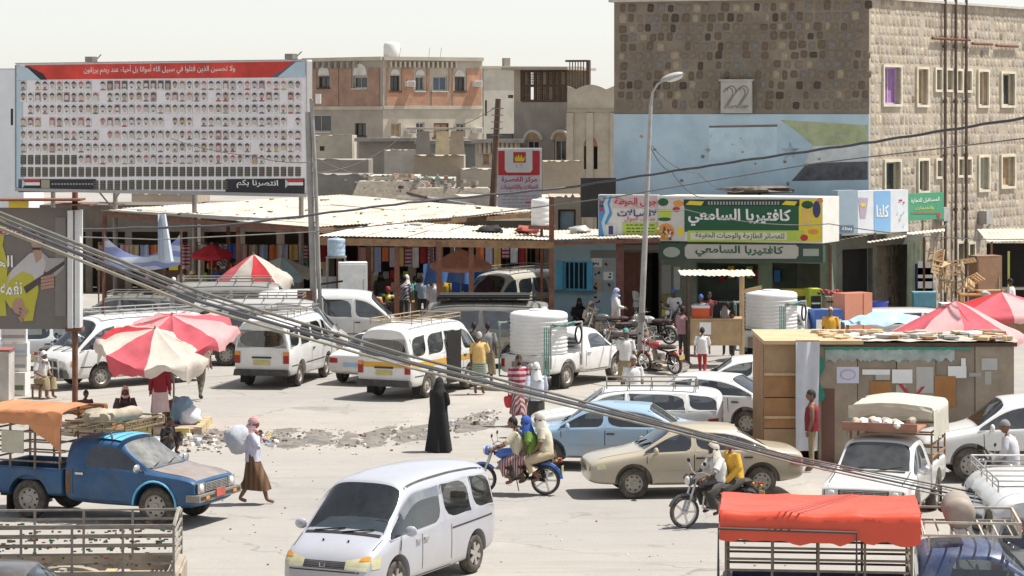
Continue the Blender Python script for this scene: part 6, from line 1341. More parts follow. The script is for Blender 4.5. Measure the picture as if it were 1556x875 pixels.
def rails(t, z1, m, x0=-2.36, x1=-.74, w_=.77, nb=4, np=4, z0=.95, cross=True):
 for s in (-1, 1):
  for k in range(np): x = x0 + (x1 - x0) * k / (np - 1); mb = MB(); mb.bar((x, s * w_, z0 - .05), (x, s * w_, z1), .035); part(t, 'stake_post', mb, m)
  for k in range(nb): z = z0 + .12 + (z1 - z0 - .12) * k / (nb - 1); mb = MB(); mb.bar((x0, s * w_, z), (x1, s * w_, z), .03); part(t, 'rail', mb, m)
 for x in (x0, x1):
  for k in range(nb): z = z0 + .12 + (z1 - z0 - .12) * k / (nb - 1); mb = MB(); mb.bar((x, -w_, z), (x, w_, z), .03); part(t, 'rail', mb, m)
def canopy(t, x0, x1, w_, z, m, drape=.3, name='tarpaulin', front=.3, back=.3, seed=1, crown=.05):
 mb = MB(); nu, nv = 30, 30
 def prof(q, a, d):      # q 0..1 across with drapes at both ends
  L = 2 * a + 2 * d; s = q * L - L / 2
  if abs(s) <= a: return s, 0
  return math.copysign(a + .02, s), -(abs(s) - a)
 def fn(u, v):
  y, dz = prof(v, w_, drape)
  x = x0 + (x1 - x0) * u
  n = noise.noise(Vector((x * 1.7 + seed, y * 1.7, seed))); n2 = noise.noise(Vector((x * 5 + seed, y * 2.2 + dz * 3, seed)))
  zz = z + dz * (1 + .18 * n2) + (crown * (1 - (y / w_) ** 2) + .035 * n - .03 * abs(math.sin(u * 3.1416 * 3)) if dz == 0 else 0)
  yy = y + (math.copysign(.05 * n2 * min(1, -dz * 5), y) if dz < 0 else 0)
  return (x, yy, zz)
 mb.grid(fn, nu, nv)
 for x, d in ((x0, back), (x1, front)):
  if d: mb.grid(lambda u, v: (x + .05 * noise.noise(Vector((u * 6, v * 4, seed + x))) + (.01 if x > x0 else -.01), -w_ + 2 * w_ * u, z + crown * (1 - (2 * u - 1) ** 2) - d * v * (1 + .2 * noise.noise(Vector((u * 5, 3, seed))))), 20, 6)
 return part(t, name, mb, m, 60)
# ---- battered blue pickup with orange canopy
BLP = mat('paint_old_blue', (.014, .072, .175), .5, .22, 2.2, dust=.35, dcol=(.12, .14, .16), coat=.1);
bpk = pickup('battered blue pickup with brown worn bonnet and orange tarpaulin canopy', BLP, wind=GLS, hood=mat('bonnet_primer', (.25, .185, .15), .7, .25, 2.5, dust=.35, dcol=(.12, .3, .42)), flare=mat('flare_blue', (.13, .42, .62), .5, .2, 3))
place(bpk, (1.28, -.76), 236, 800, R(-22))
part(bpk, 'roof_paint', MB().grid(lambda u, v: (-.05 + .5 * u, -.56 + 1.12 * v, 1.588 - .045 * (2 * v - 1) ** 2 - .03 * u * u), 6, 6), mat('flare_blue', None))
IRON = mat('stake_iron', (.15, .115, .085), .75, .35, 5, dust=.3); rails(bpk, 1.98, IRON, nb=6)
canopy(bpk, -2.45, -.66, .80, 2.02, mat('orange_tarp', (.62, .27, .12), .5, .14, 1.5, .25, 8, spec=.6, thin=.25), .26, front=0.0, back=.4, seed=3)
mb = MB(); mb.grid(lambda u, v: (-.70 - .75 * u, -.825 - .02 * math.sin(u * 9), 2.0 - (.75 - .55 * u) * v + .03 * math.sin(u * 7)), 12, 8); part(bpk, 'hanging_tarpaulin', mb, mat('orange_tarp', None))
part(bpk, 'pale_board', MB().box((-1.75, -.80, 1.42), (.48, .02, .42)), mat('old_cardboard', (.46, .43, .34), .9))
mb = MB()
for y in (-.72, .72): mb.bar((-.66, y, 1.72), (.62, y, 1.72), .03); mb.bar((-.66, y, 1.86), (.62, y, 1.86), .03); mb.bar((.62, y, 1.72), (.62, y, 1.86), .03); mb.bar((.3, y * .88, 1.55), (.3, y, 1.72), .03); mb.bar((-.5, y * .88, 1.55), (-.5, y, 1.72), .03)
for k in range(7): x = -.62 + k * .2; mb.bar((x, -.72, 1.72), (x, .72, 1.72), .022); mb.bar((x, -.72, 1.72), (x + .1, -.72, 1.86), .014)
for z in (1.72, 1.86): mb.bar((.62, -.72, z), (.62, .72, z), .03)
for k in range(12): y = -.66 + k * .12; mb.bar((.62, y, 1.72), (.62, y + (.06 if k % 2 else -.06), 1.86), .016)
part(bpk, 'cab_rack', mb, mat('rack_bronze', (.22, .17, .09), .6, .3, 6))
mb = MB(); mb.tube([(.1, -.62, 1.9), (.02, -.3, 1.93), (.08, 0, 1.91), (.15, .35, 1.92), (.1, .65, 1.9)], [.11, .14, .12, .14, .1], 12); mb.tube([(-.25, -.6, 1.87), (-.2, -.1, 1.9), (-.3, .55, 1.87)], [.1, .13, .09], 12); mb.blob((-.1, -.45, 1.95), (.3, .25, .13), 12, 8, amp=.5, seed=2)
part(bpk, 'rolled_canvas', mb, mat('canvas_drab', (.36, .31, .24), .9, .3, 5))
# ---- stake bed pickup at the corner
spk = pickup('white pickup with empty iron stake bed seen from above its load floor', PW, 1.75, bedm=mat('bed_worn', (.33, .28, .22), .8, .3, 2)); spk.location = (XW(-108, 32.0), 31.9 * KY, 0); spk.rotation_euler = (0, 0, R(183))
RLG = mat('stake_grey', (.24, .22, .19), .7, .3, 6, dust=.3); rails(spk, 1.62, RLG, x0=-3.66, nb=5, np=5);
mb = MB()
for s in (-1, 1):
 for k in range(90): x = -3.6 + rnd.random() * 2.8; z = rnd.choice((1.05, 1.17, 1.29, 1.41)); mb.box((x, s * .775 + rnd.gauss(0, .01), z + rnd.gauss(0, .02)), (rnd.uniform(.02, .07), .03, rnd.uniform(.015, .035)), rnd.randrange(4))
o = part(spk, 'rail_ornaments', mb, [mat('orn_green', (.10, .20, .15), .7), mat('orn_red', (.25, .09, .07), .7), WOOD, WOODD], 0); o['kind'] = 'stuff'
mb = MB(); mb.tube([(-3.66, .77, 1.6), (-3.70, .5, 1.78), (-3.70, .2, 1.78), (-3.66, 0, 1.62)], .03, 6); part(spk, 'rear_hoop', mb, RLG)
mb = MB()
for k in range(26): mb.box((-3.5 + rnd.random() * 2.6, rnd.uniform(-.6, .6), .76), (rnd.uniform(.05, .3), rnd.uniform(.04, .2), rnd.uniform(.02, .08)), rnd.randrange(4), None, rnd.random() * 3)
o = part(spk, 'load_scraps', mb, [WOOD, INKGY, mat('orn_green', None), WOODL], 0); o['kind'] = 'stuff'
# ---- red canopy pickup
NAVY = mat('paint_navy', (.03, .055, .14), .4, .15, 2, dust=.3, coat=.3); rpk = pickup('navy blue pickup under a bright red tarpaulin canopy with a drum on its cab rack', NAVY, 1.55)
rpk.location = (XW(1462, 30.6), 30.6 * KY, 0); rpk.rotation_euler = (0, 0, R(-6))
rails(rpk, 2.0, IRON, x0=-3.3, nb=7, np=5); RTA = mat('red_tarp', (.64, .07, .03), .4, .10, 1.2, .15, 6, spec=.5, coat=.12); canopy(rpk, -3.38, -.62, .90, 2.06, RTA, .42, front=.36, back=.42, seed=8, crown=.03)
mb = MB()
for y in (-.72, .72): mb.bar((-.58, y, 1.74), (.75, y, 1.74), .03); mb.bar((-.58, y, 1.92), (.75, y, 1.92), .03); mb.bar((.75, y, 1.74), (.75, y, 1.92), .03); mb.bar((.4, y * .88, 1.54), (.4, y, 1.74), .03); mb.bar((-.5, y * .88, 1.54), (-.5, y, 1.74), .03)
for k in range(7): x = -.55 + k * .2; mb.bar((x, -.72, 1.74), (x, .72, 1.74), .022)
for z in (1.74, 1.92): mb.bar((.75, -.72, z), (.75, .72, z), .03)
for k in range(10): mb.bar((.75, -.66 + k * .14, 1.74), (.75, -.6 + k * .14, 1.92), .016)
part(rpk, 'cab_rack', mb, mat('rack_pale', (.45, .40, .33), .6, .3, 6))
mb = MB()
for k in range(22): mb.blob((.77, -.62 + k * .06, 1.83 + rnd.gauss(0, .03)), .025, 6, 4, mi=k % 3)
o = part(rpk, 'rack_beads', mb, [INKR, INKY, INKW]); o['kind'] = 'stuff'
mb = MB(); mb.lathe([(.02, -.5), (.15, -.49), (.21, -.44), (.22, -.4), (.22, .4), (.21, .44), (.15, .49), (.02, .5)], 20, 0, Matrix.Translation((-.05, .1, 1.98)) @ Matrix.Rotation(R(90), 4, 'X') @ Matrix.Rotation(0, 4, 'Z')); tk_ = part(rpk, 'steel_drum', mb, mat('drum_taupe', (.30, .25, .21), .6, .2, 3))
mb = MB(); mb.box((.95, -.45, 1.12), (.5, .5, .05)); part(rpk, 'bonnet_cloth', mb, PLB)
part(rpk, 'stake_frame', MB().tube([(-3.4, -.98, 1.0), (-3.4, -.98, 1.83), (-1.5, -.98, 1.80), (-1.5, -.98, 1.0)], .022, 6), mat('frame_dark', (.05, .05, .05), .6))
# ---- cream canopy pickup facing the viewer
cpk = pickup('pickup with cream box canopy facing the road beside the red canopy pickup', paint('white_old', (.62, .62, .60), .3), glass=GLD, wind=GLD, plate=PLB); cpk.location = (XW(1352, 40.0), 40.6 * KY, 0); cpk.rotation_euler = (0, 0, R(-108))
rails(cpk, 1.55, WOOD, nb=3, np=3); CRT = mat('cream_tarp', (.55, .53, .44), .8, .12, 1.2, thin=.15); canopy(cpk, -2.45, -.66, .80, 2.02, CRT, .62, front=.24, back=.6, seed=5, crown=.07)
mb = MB(); mb.box((-.1, 0, 1.70), (1.2, 1.4, .04)); mb.box((.5, 0, 1.78), (.05, 1.4, .12)); part(cpk, 'cab_rack', mb, mat('rack_brick', (.30, .15, .10), .7), 0)
mb = MB()
for k in range(9): mb.blob((-.1 + rnd.gauss(0, .25), -.5 + k * .12, 1.80), (.16, .1, .08), 8, 6, mi=k % 2, amp=.4, seed=k)
o = part(cpk, 'rack_bundles', mb, [mat('canvas_drab', None), INKW]); o['kind'] = 'stuff'
# ---- white pickups carrying water tanks
HOSE = mat('hose_green', (.13, .25, .22), .5, .2, 4)
def tanker(label, tlabel, loc, rz, tank2=True):
 p = pickup(label, PW, glass=GL); p.location = loc; p.rotation_euler = (0, 0, rz)
 Rz = Matrix.Rotation(rz, 3, 'Z')
 for k, (x, r) in enumerate(((-1.62, .66),) if not tank2 else ((-1.80, .64),)):
  q = Rz @ Vector((x + .12, 0, 0)); tank('water_tank', tlabel, (loc[0] + q.x, loc[1] + q.y, .962), .80, 1.20, TANKW, ribs=9)
 for s in (-1, 1):
  mb = MB()
  for x in (-2.40, -.75): mb.bar((x, s * .83, .6), (x, s * .83, 1.80), .04)
  mb.bar((-2.40, s * .83, 1.80), (-.75, s * .83, 1.80), .04); part(p, 'tank_frame', mb, GALV)
  mb = MB()
  for k in range(3): mb.tube([(-2.46 - .05 * k, s * (.80 - .04 * k), z + .03 * math.sin(k)) for z in (1.72, 1.4, 1.0, .7, .45, .35)] + [(-2.36, s * (.55 - .05 * k), .33), (-2.40, s * (.5 - .04 * k), .6)], .02, 6)
  for k in range(3): mb.tube([(-2.4 + .4 * j, s * (.84 + .02 * k), 1.74 + .03 * k + .03 * math.sin(j * 2 + k)) for j in range(4)], .02, 6)
  part(p, 'hose', mb, HOSE)
  mb = MB(); mb.tube([(-.98 + .17 * math.cos(a), s * .86, 1.45 + .24 * math.sin(a)) for a in [k * .45 for k in range(14)]], .03, 6, closed=True); part(p, 'hose_coil', mb, BLACK)
 part(p, 'pump', MB().box((-2.35, .1, .62), (.35, .5, .3)).blob((-2.5, -.25, .6), (.16, .16, .16), 10, 8), STEEL)
 return p
g1 = G(862, 590); c1 = g1 + Matrix.Rotation(R(58), 3, 'Z') @ Vector((1.42, .76, 0))
tanker('white pickup loaded with a ribbed water tank and coiled green hoses', 'ribbed white water tank on the pickup beside the yellow striped van', (c1.x, c1.y, 0), R(58))
tanker('tank carrying white pickup behind the wooden drinks cart', 'ribbed white water tank behind the wooden drinks cart', (XW(1200, 67.6), 67.6 * KY, 0), R(62), False)

# ================================================================ MOTORCYCLES
def motorcycle(label, col, lean=0.0, tankc=None, group=None, rackbox=None):
 t = thing('motorcycle', label, 'motorcycle', group=group); pm = mat('bike_' + label.split()[0] + str(len(bpy.data.materials)), col, .35, .1, 5, coat=.4, dust=.15)
 def whl(x, r=.29):
  mb = MB(); Mx = Matrix.Rotation(R(90), 4, 'X'); mb.lathe([(r * .80, -.035), (r * .92, -.05), (r, -.03), (r, .03), (r * .92, .05), (r * .80, .035)], 26, 0, Mx, caps=False); mb.add(mb.v[:0], [])
  w_ = link('wheel', mb.mesh('tyre', TYRE, 60), t, (x, 0, r)); mb = MB(); mb.lathe([(r * .82, -.03), (r * .76, -.025), (r * .76, .025), (r * .82, .03)], 24, 0, Mx, caps=False); mb.cyl((0, -.06, 0), (0, .06, 0), .05, n=10)
  for k in range(5): a = k * 1.2566 + x; mb.bar((0, 0, 0), (r * .79 * math.cos(a), 0, r * .79 * math.sin(a)), .03, .035)
  link('rim', mb.mesh('rim', CHR), w_)
 whl(-.62); whl(.66)
 mb = MB()
 for s in (-1, 1): mb.tube([(.66, s * .075, .29), (.50, s * .085, .75), (.44, s * .085, .93)], .022, 7)
 part(t, 'fork', mb, CHR)
 mb = MB(); mb.tube([(.45, 0, .86), (.25, 0, .72), (.0, 0, .34), (-.25, 0, .34), (-.35, 0, .62), (-.75, 0, .70)], .028, 7); mb.tube([(.42, 0, .80), (.05, 0, .70), (-.38, 0, .64)], .026, 7)
 for s in (-1, 1): mb.tube([(-.3, s * .07, .34), (-.62, s * .08, .29)], .025, 6); mb.tube([(-.60, s * .10, .33), (-.50, s * .11, .66)], .03, 7)
 part(t, 'frame', mb, BLACK)
 mb = MB(); mb.blob((.14, 0, .80), (.27, .13, .12), 14, 8); part(t, 'fuel_tank', mb, pm)
 mb = MB(); mb.blob((-.28, 0, .77), (.36, .13, .065), 14, 8); mb.blob((-.55, 0, .79), (.2, .12, .06), 12, 6); part(t, 'seat', mb, mat('bike_seat', (.05, .03, .03), .7, .2, 5))
 mb = MB(); mb.box((.02, 0, .46), (.30, .20, .22)); mb.cyl((.10, 0, .50), (.22, 0, .66), .085, n=12); mb.cyl((0, -.13, .42), (0, .13, .42), .10, n=12); part(t, 'engine', mb, STEEL)
 mb = MB(); mb.tube([(.2, -.09, .55), (.22, -.12, .32), (0, -.14, .28), (-.3, -.15, .30), (-.75, -.16, .40)], [.022, .022, .025, .045, .05], 8); part(t, 'exhaust', mb, CHR)
 mb = MB(); mb.tube([(.30, -.34, .98), (.40, -.22, 1.02), (.44, 0, .98), (.40, .22, 1.02), (.30, .34, .98)], .014, 7)
 for s in (-1, 1): mb.tube([(.30, s * .34, .98), (.24, s * .40, .97)], .02, 7, 1); mb.tube([(.38, s * .22, 1.02), (.42, s * .30, 1.16)], .008, 5); mb.blob((.41, s * .31, 1.19), (.02, .06, .04), 8, 5, 1)
 part(t, 'handlebar', mb, [CHR, BLACK])
 mb = MB(); mb.blob((.55, 0, .86), (.08, .10, .10), 12, 8); hl = part(t, 'headlamp', mb, pm); mb = MB(); mb.blob((.60, 0, .86), (.045, .085, .085), 12, 8); part(hl, 'lens', mb, HEAD)
 mb = MB(); mb.tube([(.66 + .31 * math.cos(a), 0, .29 + .31 * math.sin(a)) for a in [R(20) + R(120) * k / 8 for k in range(9)]], .035, 6); part(t, 'front_mudguard', mb, pm)
 mb = MB(); mb.tube([(-.62 + .32 * math.cos(a), 0, .30 + .32 * math.sin(a)) for a in [R(50) + R(125) * k / 8 for k in range(9)]], .04, 6); part(t, 'rear_mudguard', mb, pm if not rackbox else CHR)
 mb = MB(); mb.box((-.92, 0, .70), (.05, .11, .08)); part(t, 'tail_light', mb, TAIL); mb = MB(); mb.box((-.96, 0, .52), (.015, .2, .13)); part(t, 'number_plate', mb, PLY)
 for s in (-1, 1): mb = MB(); mb.blob((-.86, s * .15, .70), (.03, .03, .03), 8, 5); part(t, 'indicator', mb, AMB); mb = MB(); mb.tube([(-.05, s * .1, .32), (-.02, s * .26, .31)], .018, 6); part(t, 'foot_peg', mb, BLACK)
 mb = MB(); mb.tube([(-.05, .09, .32), (-.12, .22, .02 if lean else .1)], .012, 5); part(t, 'side_stand', mb, STEEL)
 return t
mA = motorcycle('blue motorcycle carrying three riders past the silver minivan', (.04, .14, .48)); place(mA, (-.62, 0), 829, 752, R(170))
mB = motorcycle('black motorcycle carrying two riders beside the gold saloon', (.05, .05, .055)); place(mB, (.66, 0), 1040, 802, R(204))
for lab, px, py, rz, col in (('red motorcycle parked tail out beside the drinks cart', 1004, 566, 130, (.32, .03, .03)), ('dark motorcycle on its stand in the row by the lamp post', 962, 528, 35, (.06, .06, .07)), ('chrome trimmed motorcycle at the kiosk end of the parked row', 922, 518, 170, (.1, .1, .11)), ('motorcycle with white tank in the parked row by the cafeteria door', 992, 522, 150, (.45, .45, .45)),
                             ('black and yellow motorcycle by the kerb billboard post', 90, 570, 60, (.05, .05, .05)), ('dark motorcycle with red cloth beside the white off roader', 1535, 775, 150, (.10, .08, .08)), ('small motorcycle parked among the row near the slab heap', 945, 545, 200, (.12, .1, .1)), ('motorcycle under the white shirted man outside the cafeteria', 1026, 512, -120, (.2, .2, .22))):
 m_ = motorcycle(lab, col, lean=1); g = G(px, py); m_.location = g; m_.rotation_euler = (R(-7) if px not in (1535, 1026) else 0, 0, R(rz))
# ================================================================ PEOPLE  (local: facing +x, y left, feet at z=0, about 1.7 m)
SKN = [mat('skin_brown', (.20, .105, .065), .6, .12, 8), mat('skin_dark', (.115, .06, .04), .6, .12, 8), mat('skin_tan', (.28, .16, .10), .6, .12, 8)]
HAIR = mat('black_hair', (.018, .015, .014), .7, .3, 12); HAIRG = mat('grey_hair', (.35, .34, .33), .8, .2, 12); SOLE = mat('sandal', (.07, .05, .04), .8)
def cloth(n, c, stripes=None, var=.14): return mat('cloth_' + n, c, .9, var, 4, .25, 18, stripes=stripes)
def pose(kind, **kw):
 J = dict(pel=(0, 0, .93), sp=(0, 0, 1.08), ch=(.01, 0, 1.27), nb=(-.005, 0, 1.42), nk=(.01, 0, 1.50), hd=(.025, 0, 1.60))
 for s, n in ((1, 'L'), (-1, 'R')):
  J['sh' + n] = (0, s * .17, 1.395); J['el' + n] = (-.02, s * .225, 1.12); J['wr' + n] = (.05, s * .235, .88); J['hp' + n] = (0, s * .09, .90); J['kn' + n] = (.015, s * .10, .49); J['an' + n] = (0, s * .105, .075)
 if kind == 'walk':
  J.update(knL=(.17, .09, .50), anL=(.27, .09, .08), knR=(-.03, -.09, .49), anR=(-.25, -.09, .12), elL=(-.10, .23, 1.13), wrL=(-.04, .24, .90), elR=(.06, -.23, 1.13), wrR=(.20, -.22, .93))
 if kind in ('sit', 'ride', 'squat'):
  z = {'sit': .50, 'ride': .88, 'squat': .20}[kind]; d = z - .93; sh = lambda p, ax=0: (p[0] + ax, p[1], p[2] + d)
  for k in ('pel', 'sp', 'ch', 'nb', 'nk', 'hd', 'shL', 'shR', 'hpL', 'hpR'): J[k] = sh(J[k], {'sp': .02, 'ch': .06, 'nb': .07, 'nk': .10, 'hd': .125, 'shL': .07, 'shR': .07}.get(k, 0))
  for s, n in ((1, 'L'), (-1, 'R')):
   if kind == 'sit': J['kn' + n] = (.42, s * .12, .50); J['an' + n] = (.40, s * .12, .08)
   if kind == 'ride': J['kn' + n] = (.36, s * .22, .70); J['an' + n] = (.12, s * .20, .36)
   if kind == 'squat': J['kn' + n] = (.36, s * .20, .50); J['an' + n] = (.22, s * .12, .07)
   hz = {'sit': .62, 'ride': .84, 'squat': .50}[kind]
   J['el' + n] = (.06, s * .25, z + .24); J['wr' + n] = (.30, s * .15, hz)
 J.update(kw); return {k: Vector(v) for k, v in J.items()}
RAD = dict(pel=.125, sp=.115, ch=.13, nb=.085, nk=.052, sh=.068, el=.044, wr=.031, hp=.095, kn=.060, an=.042, to=.036)
def person(label, loc, rz, H=1.68, kind='stand', J=None, top=None, bottom=None, sleeve='short', lower='trousers', head='hair', skin=0, hatm=None, hem=.28, feet=None, yaw=0.0, nod=0.0, shirt=True, belt=None, hair=None, beard=False, loose=1.0, cat='person', coat=None, group=None):
 J = J or pose(kind); t = thing('person', label, cat, loc, rz, group); k_ = H / 1.70; t.scale = (k_, k_, k_)
 sk = SKN[skin]; names = ['pel', 'sp', 'ch', 'nb', 'nk']; bm = bmesh.new(); lay = bm.verts.layers.skin.verify(); V = {}
 def vert(n, p, r, root=False):
  v = bm.verts.new(p); v[lay].radius = (r, r); v[lay].use_root = root; V[n] = v; return v
 for n in names: vert(n, J[n], RAD[n], n == 'pel')
 for a, b in zip(names[:-1], names[1:]): bm.edges.new((V[a], V[b]))
 segs = [('pel', 'sp', 'low'), ('sp', 'ch', 'top'), ('ch', 'nb', 'top'), ('nb', 'nk', 'skin')]
 for n in 'LR':
  vert('sh' + n, J['sh' + n], RAD['sh']); vert('el' + n, J['el' + n], RAD['el']); vert('wr' + n, J['wr' + n], RAD['wr'])
  vert('hp' + n, J['hp' + n], RAD['hp']); vert('kn' + n, J['kn' + n], RAD['kn']); vert('an' + n, J['an' + n], RAD['an'])
  d = (J['an' + n] - J['kn' + n]); toe = J['an' + n] + Vector((.15, .01 if n == 'L' else -.01, -.045)); toe.z = max(toe.z, .03); vert('to' + n, toe, RAD['to'])
  for a, b, m in (('ch', 'sh', 'top'), ('sh', 'el', 'up'), ('el', 'wr', 'fore'), ('pel', 'hp', 'low'), ('hp', 'kn', 'low'), ('kn', 'an', 'shin'), ('an', 'to', 'foot')):
   A = a if a in ('ch', 'pel') else a + n; bm.edges.new((V[A], V[b + n])); segs.append((A, b + n, m))
 pos = {n: v.co.copy() for n, v in V.items()}
 me = bpy.data.meshes.new('body'); bm.to_mesh(me); bm.free(); o = bpy.data.objects.new('tmp', me); C.objects.link(o)
 o.modifiers.new('k', 'SKIN').use_smooth_shade = True; sb = o.modifiers.new('s', 'SUBSURF'); sb.levels = 1; sb.render_levels = 1
 ev = eval_mesh(o); bpy.data.objects.remove(o)
 mats = [sk, top or cloth('plain', (.5, .5, .5)), bottom or cloth('drab', (.12, .11, .1)), feet or sk, HAIR]
 rule = {'top': 1, 'low': 2, 'skin': 0, 'up': 1 if sleeve != 'none' else 0, 'fore': 1 if sleeve == 'long' else 0, 'shin': 2 if lower in ('trousers', 'robe') else 0, 'foot': 3}
 mb = MB(); vs = [v.co.copy() for v in ev.vertices]; mb.v = [tuple(v) for v in vs]
 for p in ev.polygons:
  c = Vector();
  for i in p.vertices: c += vs[i]
  c /= len(p.vertices); best = 9; bmx = 1
  for a, b, m in segs:
   A = pos[a]; d = pos[b] - A; tt = max(0, min(1, (c - A).dot(d) / d.length_squared)); q = (A + d * tt - c).length
   if q < best: best = q; bmx = rule[m]
  mb.f.append(list(p.vertices)); mb.m.append(bmx)
 # head, face and ears grown on the neck
 Mh = Matrix.Translation(J['hd']) @ Matrix.Rotation(R(yaw), 4, 'Z') @ Matrix.Rotation(R(nod), 4, 'Y')
 def hf(d):
  x, y, z = d; r = Vector((x * .098, y * .076, z * .122)); jaw = max(0, -z)
  r.y *= 1 - .22 * jaw; r.x *= 1 - .06 * jaw
  if x > .3: r.x += .024 * math.exp(-((y / .16) ** 2) - ((z + .12) / .20) ** 2) - .010 * math.exp(-(((abs(y) - .42) / .2) ** 2) - ((z - .10) / .12) ** 2) + .006 * math.exp(-((z - .28) / .12) ** 2) + .006 * math.exp(-((y / .25) ** 2) - ((z + .52) / .1) ** 2)
  return r
 hv = []; hfc = []; n, kk = 16, 12
 for i in range(1, kk):
  ph = math.pi * i / kk
  for j in range(n): a = 6.28318 * j / n; hv.append(hf((math.sin(ph) * math.cos(a), math.sin(ph) * math.sin(a), math.cos(ph))))
 hv += [hf((0, 0, 1)), hf((0, 0, -1))]; T = len(hv) - 2
 for i in range(kk - 2):
  for j in range(n): hfc.append((i * n + j, (i + 1) * n + j, (i + 1) * n + (j + 1) % n, i * n + (j + 1) % n))
 for j in range(n): hfc.append((T, j, (j + 1) % n)); hfc.append((T + 1, (kk - 2) * n + (j + 1) % n, (kk - 2) * n + j))
 mb.add(hv, hfc, 0, Mh)
 for s in (-1, 1):
  mb.blob((-.005, s * .076, -.005), (.022, .010, .030), 8, 6, 0, M=Mh); mb.blob((.082, s * .030, .016), (.010, .012, .007), 8, 5, 4, M=Mh); mb.blob((.086, s * .031, .036), (.009, .018, .004), 6, 4, 4, M=Mh)
 mb.blob((.091, 0, -.062), (.008, .024, .006), 8, 5, 0, M=Mh)
 if beard: mb.blob((.062, 0, -.085), (.045, .058, .045), 10, 6, 4, M=Mh); mb.blob((.094, 0, -.048), (.008, .028, .006), 8, 4, 4, M=Mh)
 # hands
 for n_ in 'LR':
  w_ = J['wr' + n_]; d = (w_ - J['el' + n_]).normalized(); sd = -1 if n_ == 'L' else 1
  up = Vector((1, 0, 0)) if abs(d.x) < .8 else Vector((0, 0, 1)); x = (up - d * up.dot(d)).normalized(); y = d.cross(x)
  pc = w_ + d * .05; mb.tube([w_ - d * .01, w_ + d * .04, w_ + d * .085], [.028, .036, .034], 8, 0)
  for q, (off, ln) in enumerate(((-.027, .066), (-.009, .076), (.009, .072), (.026, .056))):
   b_ = w_ + d * .078 + x * off; mb.tube([b_, b_ + d * ln * .5 + y * sd * .006, b_ + d * ln * .85 + y * sd * .026], [.0095, .009, .007], 5, 0)
  b_ = w_ + d * .03 + x * .030; mb.tube([b_, b_ + d * .03 + x * .02, b_ + d * .062 + x * .022 + y * sd * .012], [.012, .011, .008], 5, 0)
 body = mb.build('body', mats, t, smooth=60)
 if kind == 'sit':
  so_ = thing('stool', 'low wooden stool under the ' + label.split(' ', 1)[1] if len(label.split()) < 12 else 'low wooden stool under the ' + ' '.join(label.split()[:6]), 'stool', loc, rz); q = MB(); q.box((0, 0, .335), (.36, .36, .05)); q.build('seat', WOOD, so_, smooth=0)
  for sx in (-.14, .14):
   for sy in (-.14, .14): q = MB(); q.box((sx, sy, .155), (.04, .04, .31)); q.build('leg', WOOD, so_, smooth=0)
 # clothing
 up_ = (J['nb'] - J['pel']).normalized(); lean = J['nb'] - J['pel']
 if shirt and top:
  mb = MB(); z0 = -.14 * loose if lower != 'long_shirt' else -.42
  def sf(u, v):
   a = 6.28318 * u; q = z0 + (1.0 - z0) * v; c = J['pel'] + lean * max(q, 0) + Vector((0, 0, .5 * min(q, 0)))
   wx = .125 + .02 * math.sin(3.1 * min(1, max(0, q))) + (.025 * (1 - q) * loose); wy = .175 + .025 * q + (.015 if q < .2 else 0)
   if q > .85: k = (q - .85) / .15; wx = wx * (1 - k) + .075 * k; wy = wy * (1 - .35 * k)
   f = 1 + .045 * math.sin(a * 5 + q * 4) * (1 - q * .6) + .03 * noise.noise(Vector((math.cos(a) * 2, math.sin(a) * 2, q * 4 + len(label))))
   return c + Vector((wx * math.cos(a) * f, wy * math.sin(a) * f, 0))
  mb.grid(sf, 22, 12)
  if sleeve != 'none':
   for n_ in 'LR':
    A = J['sh' + n_]; B = J['el' + n_]; Cc = J['wr' + n_]
    pts = [A + (A - B) * .08, A.lerp(B, .35), A.lerp(B, .8)] + ([B, B.lerp(Cc, .5), B.lerp(Cc, .93)] if sleeve == 'long' else [])
    mb.tube(pts, [.075, .074, .072] + ([.062, .058, .055] if sleeve == 'long' else []), 10, caps=False)
  mb.build('shirt', top, t, smooth=60)
 if lower in ('futa', 'robe', 'skirt', 'long_shirt') and kind in ('stand', 'walk'):
  m = bottom if lower != 'robe' else (coat or bottom); mb = MB(); zt = 1.0 if lower != 'robe' else 1.40; zh = hem
  def at(z, n_):
   a, b, c = J['hp' + n_], J['kn' + n_], J['an' + n_]
   if z > a.z: return a
   if z > b.z: return b.lerp(a, (z - b.z) / (a.z - b.z))
   return c.lerp(b, max(0, (z - c.z) / (b.z - c.z)))
  def kf(u, v):
   a = 6.28318 * u; z = zh + (zt - zh) * v; l = at(min(z, .98), 'L'); r = at(min(z, .98), 'R'); c = (l + r) / 2
   dx = abs(l.x - r.x) / 2 + .125 + .02 * (1 - v); dy = abs(l.y - r.y) / 2 + .10 + .03 * (1 - v)
   if z > 1.0: dx = .13; dy = .18
   f = 1 + .06 * (1 - v) * math.sin(a * 6 + 2 * v) + .03 * math.sin(a * 11 + z * 3)
   return Vector((c.x + dx * f * math.cos(a), c.y + dy * f * math.sin(a), z + .02 * math.sin(a * 2)))
  mb.grid(kf, 30, 12); mb.build('skirt' if lower == 'skirt' else 'wrap', m, t, smooth=60)
 elif lower in ('futa', 'skirt', 'robe'):
  mb = MB()
  for n_ in 'LR': mb.tube([J['pel'] + Vector((-.08, 0, -.02)), J['hp' + n_], J['kn' + n_], J['kn' + n_].lerp(J['an' + n_], .55)], [.12, .125, .105, .12], 12, caps=False)
  mb.grid(lambda u, v: J['pel'].lerp((J['knL'] + J['knR']) / 2, u * 1.05) + Vector((0, (v - .5) * .34, .10 - .03 * (2 * v - 1) ** 2)), 6, 6); mb.build('wrap', bottom, t, smooth=60)
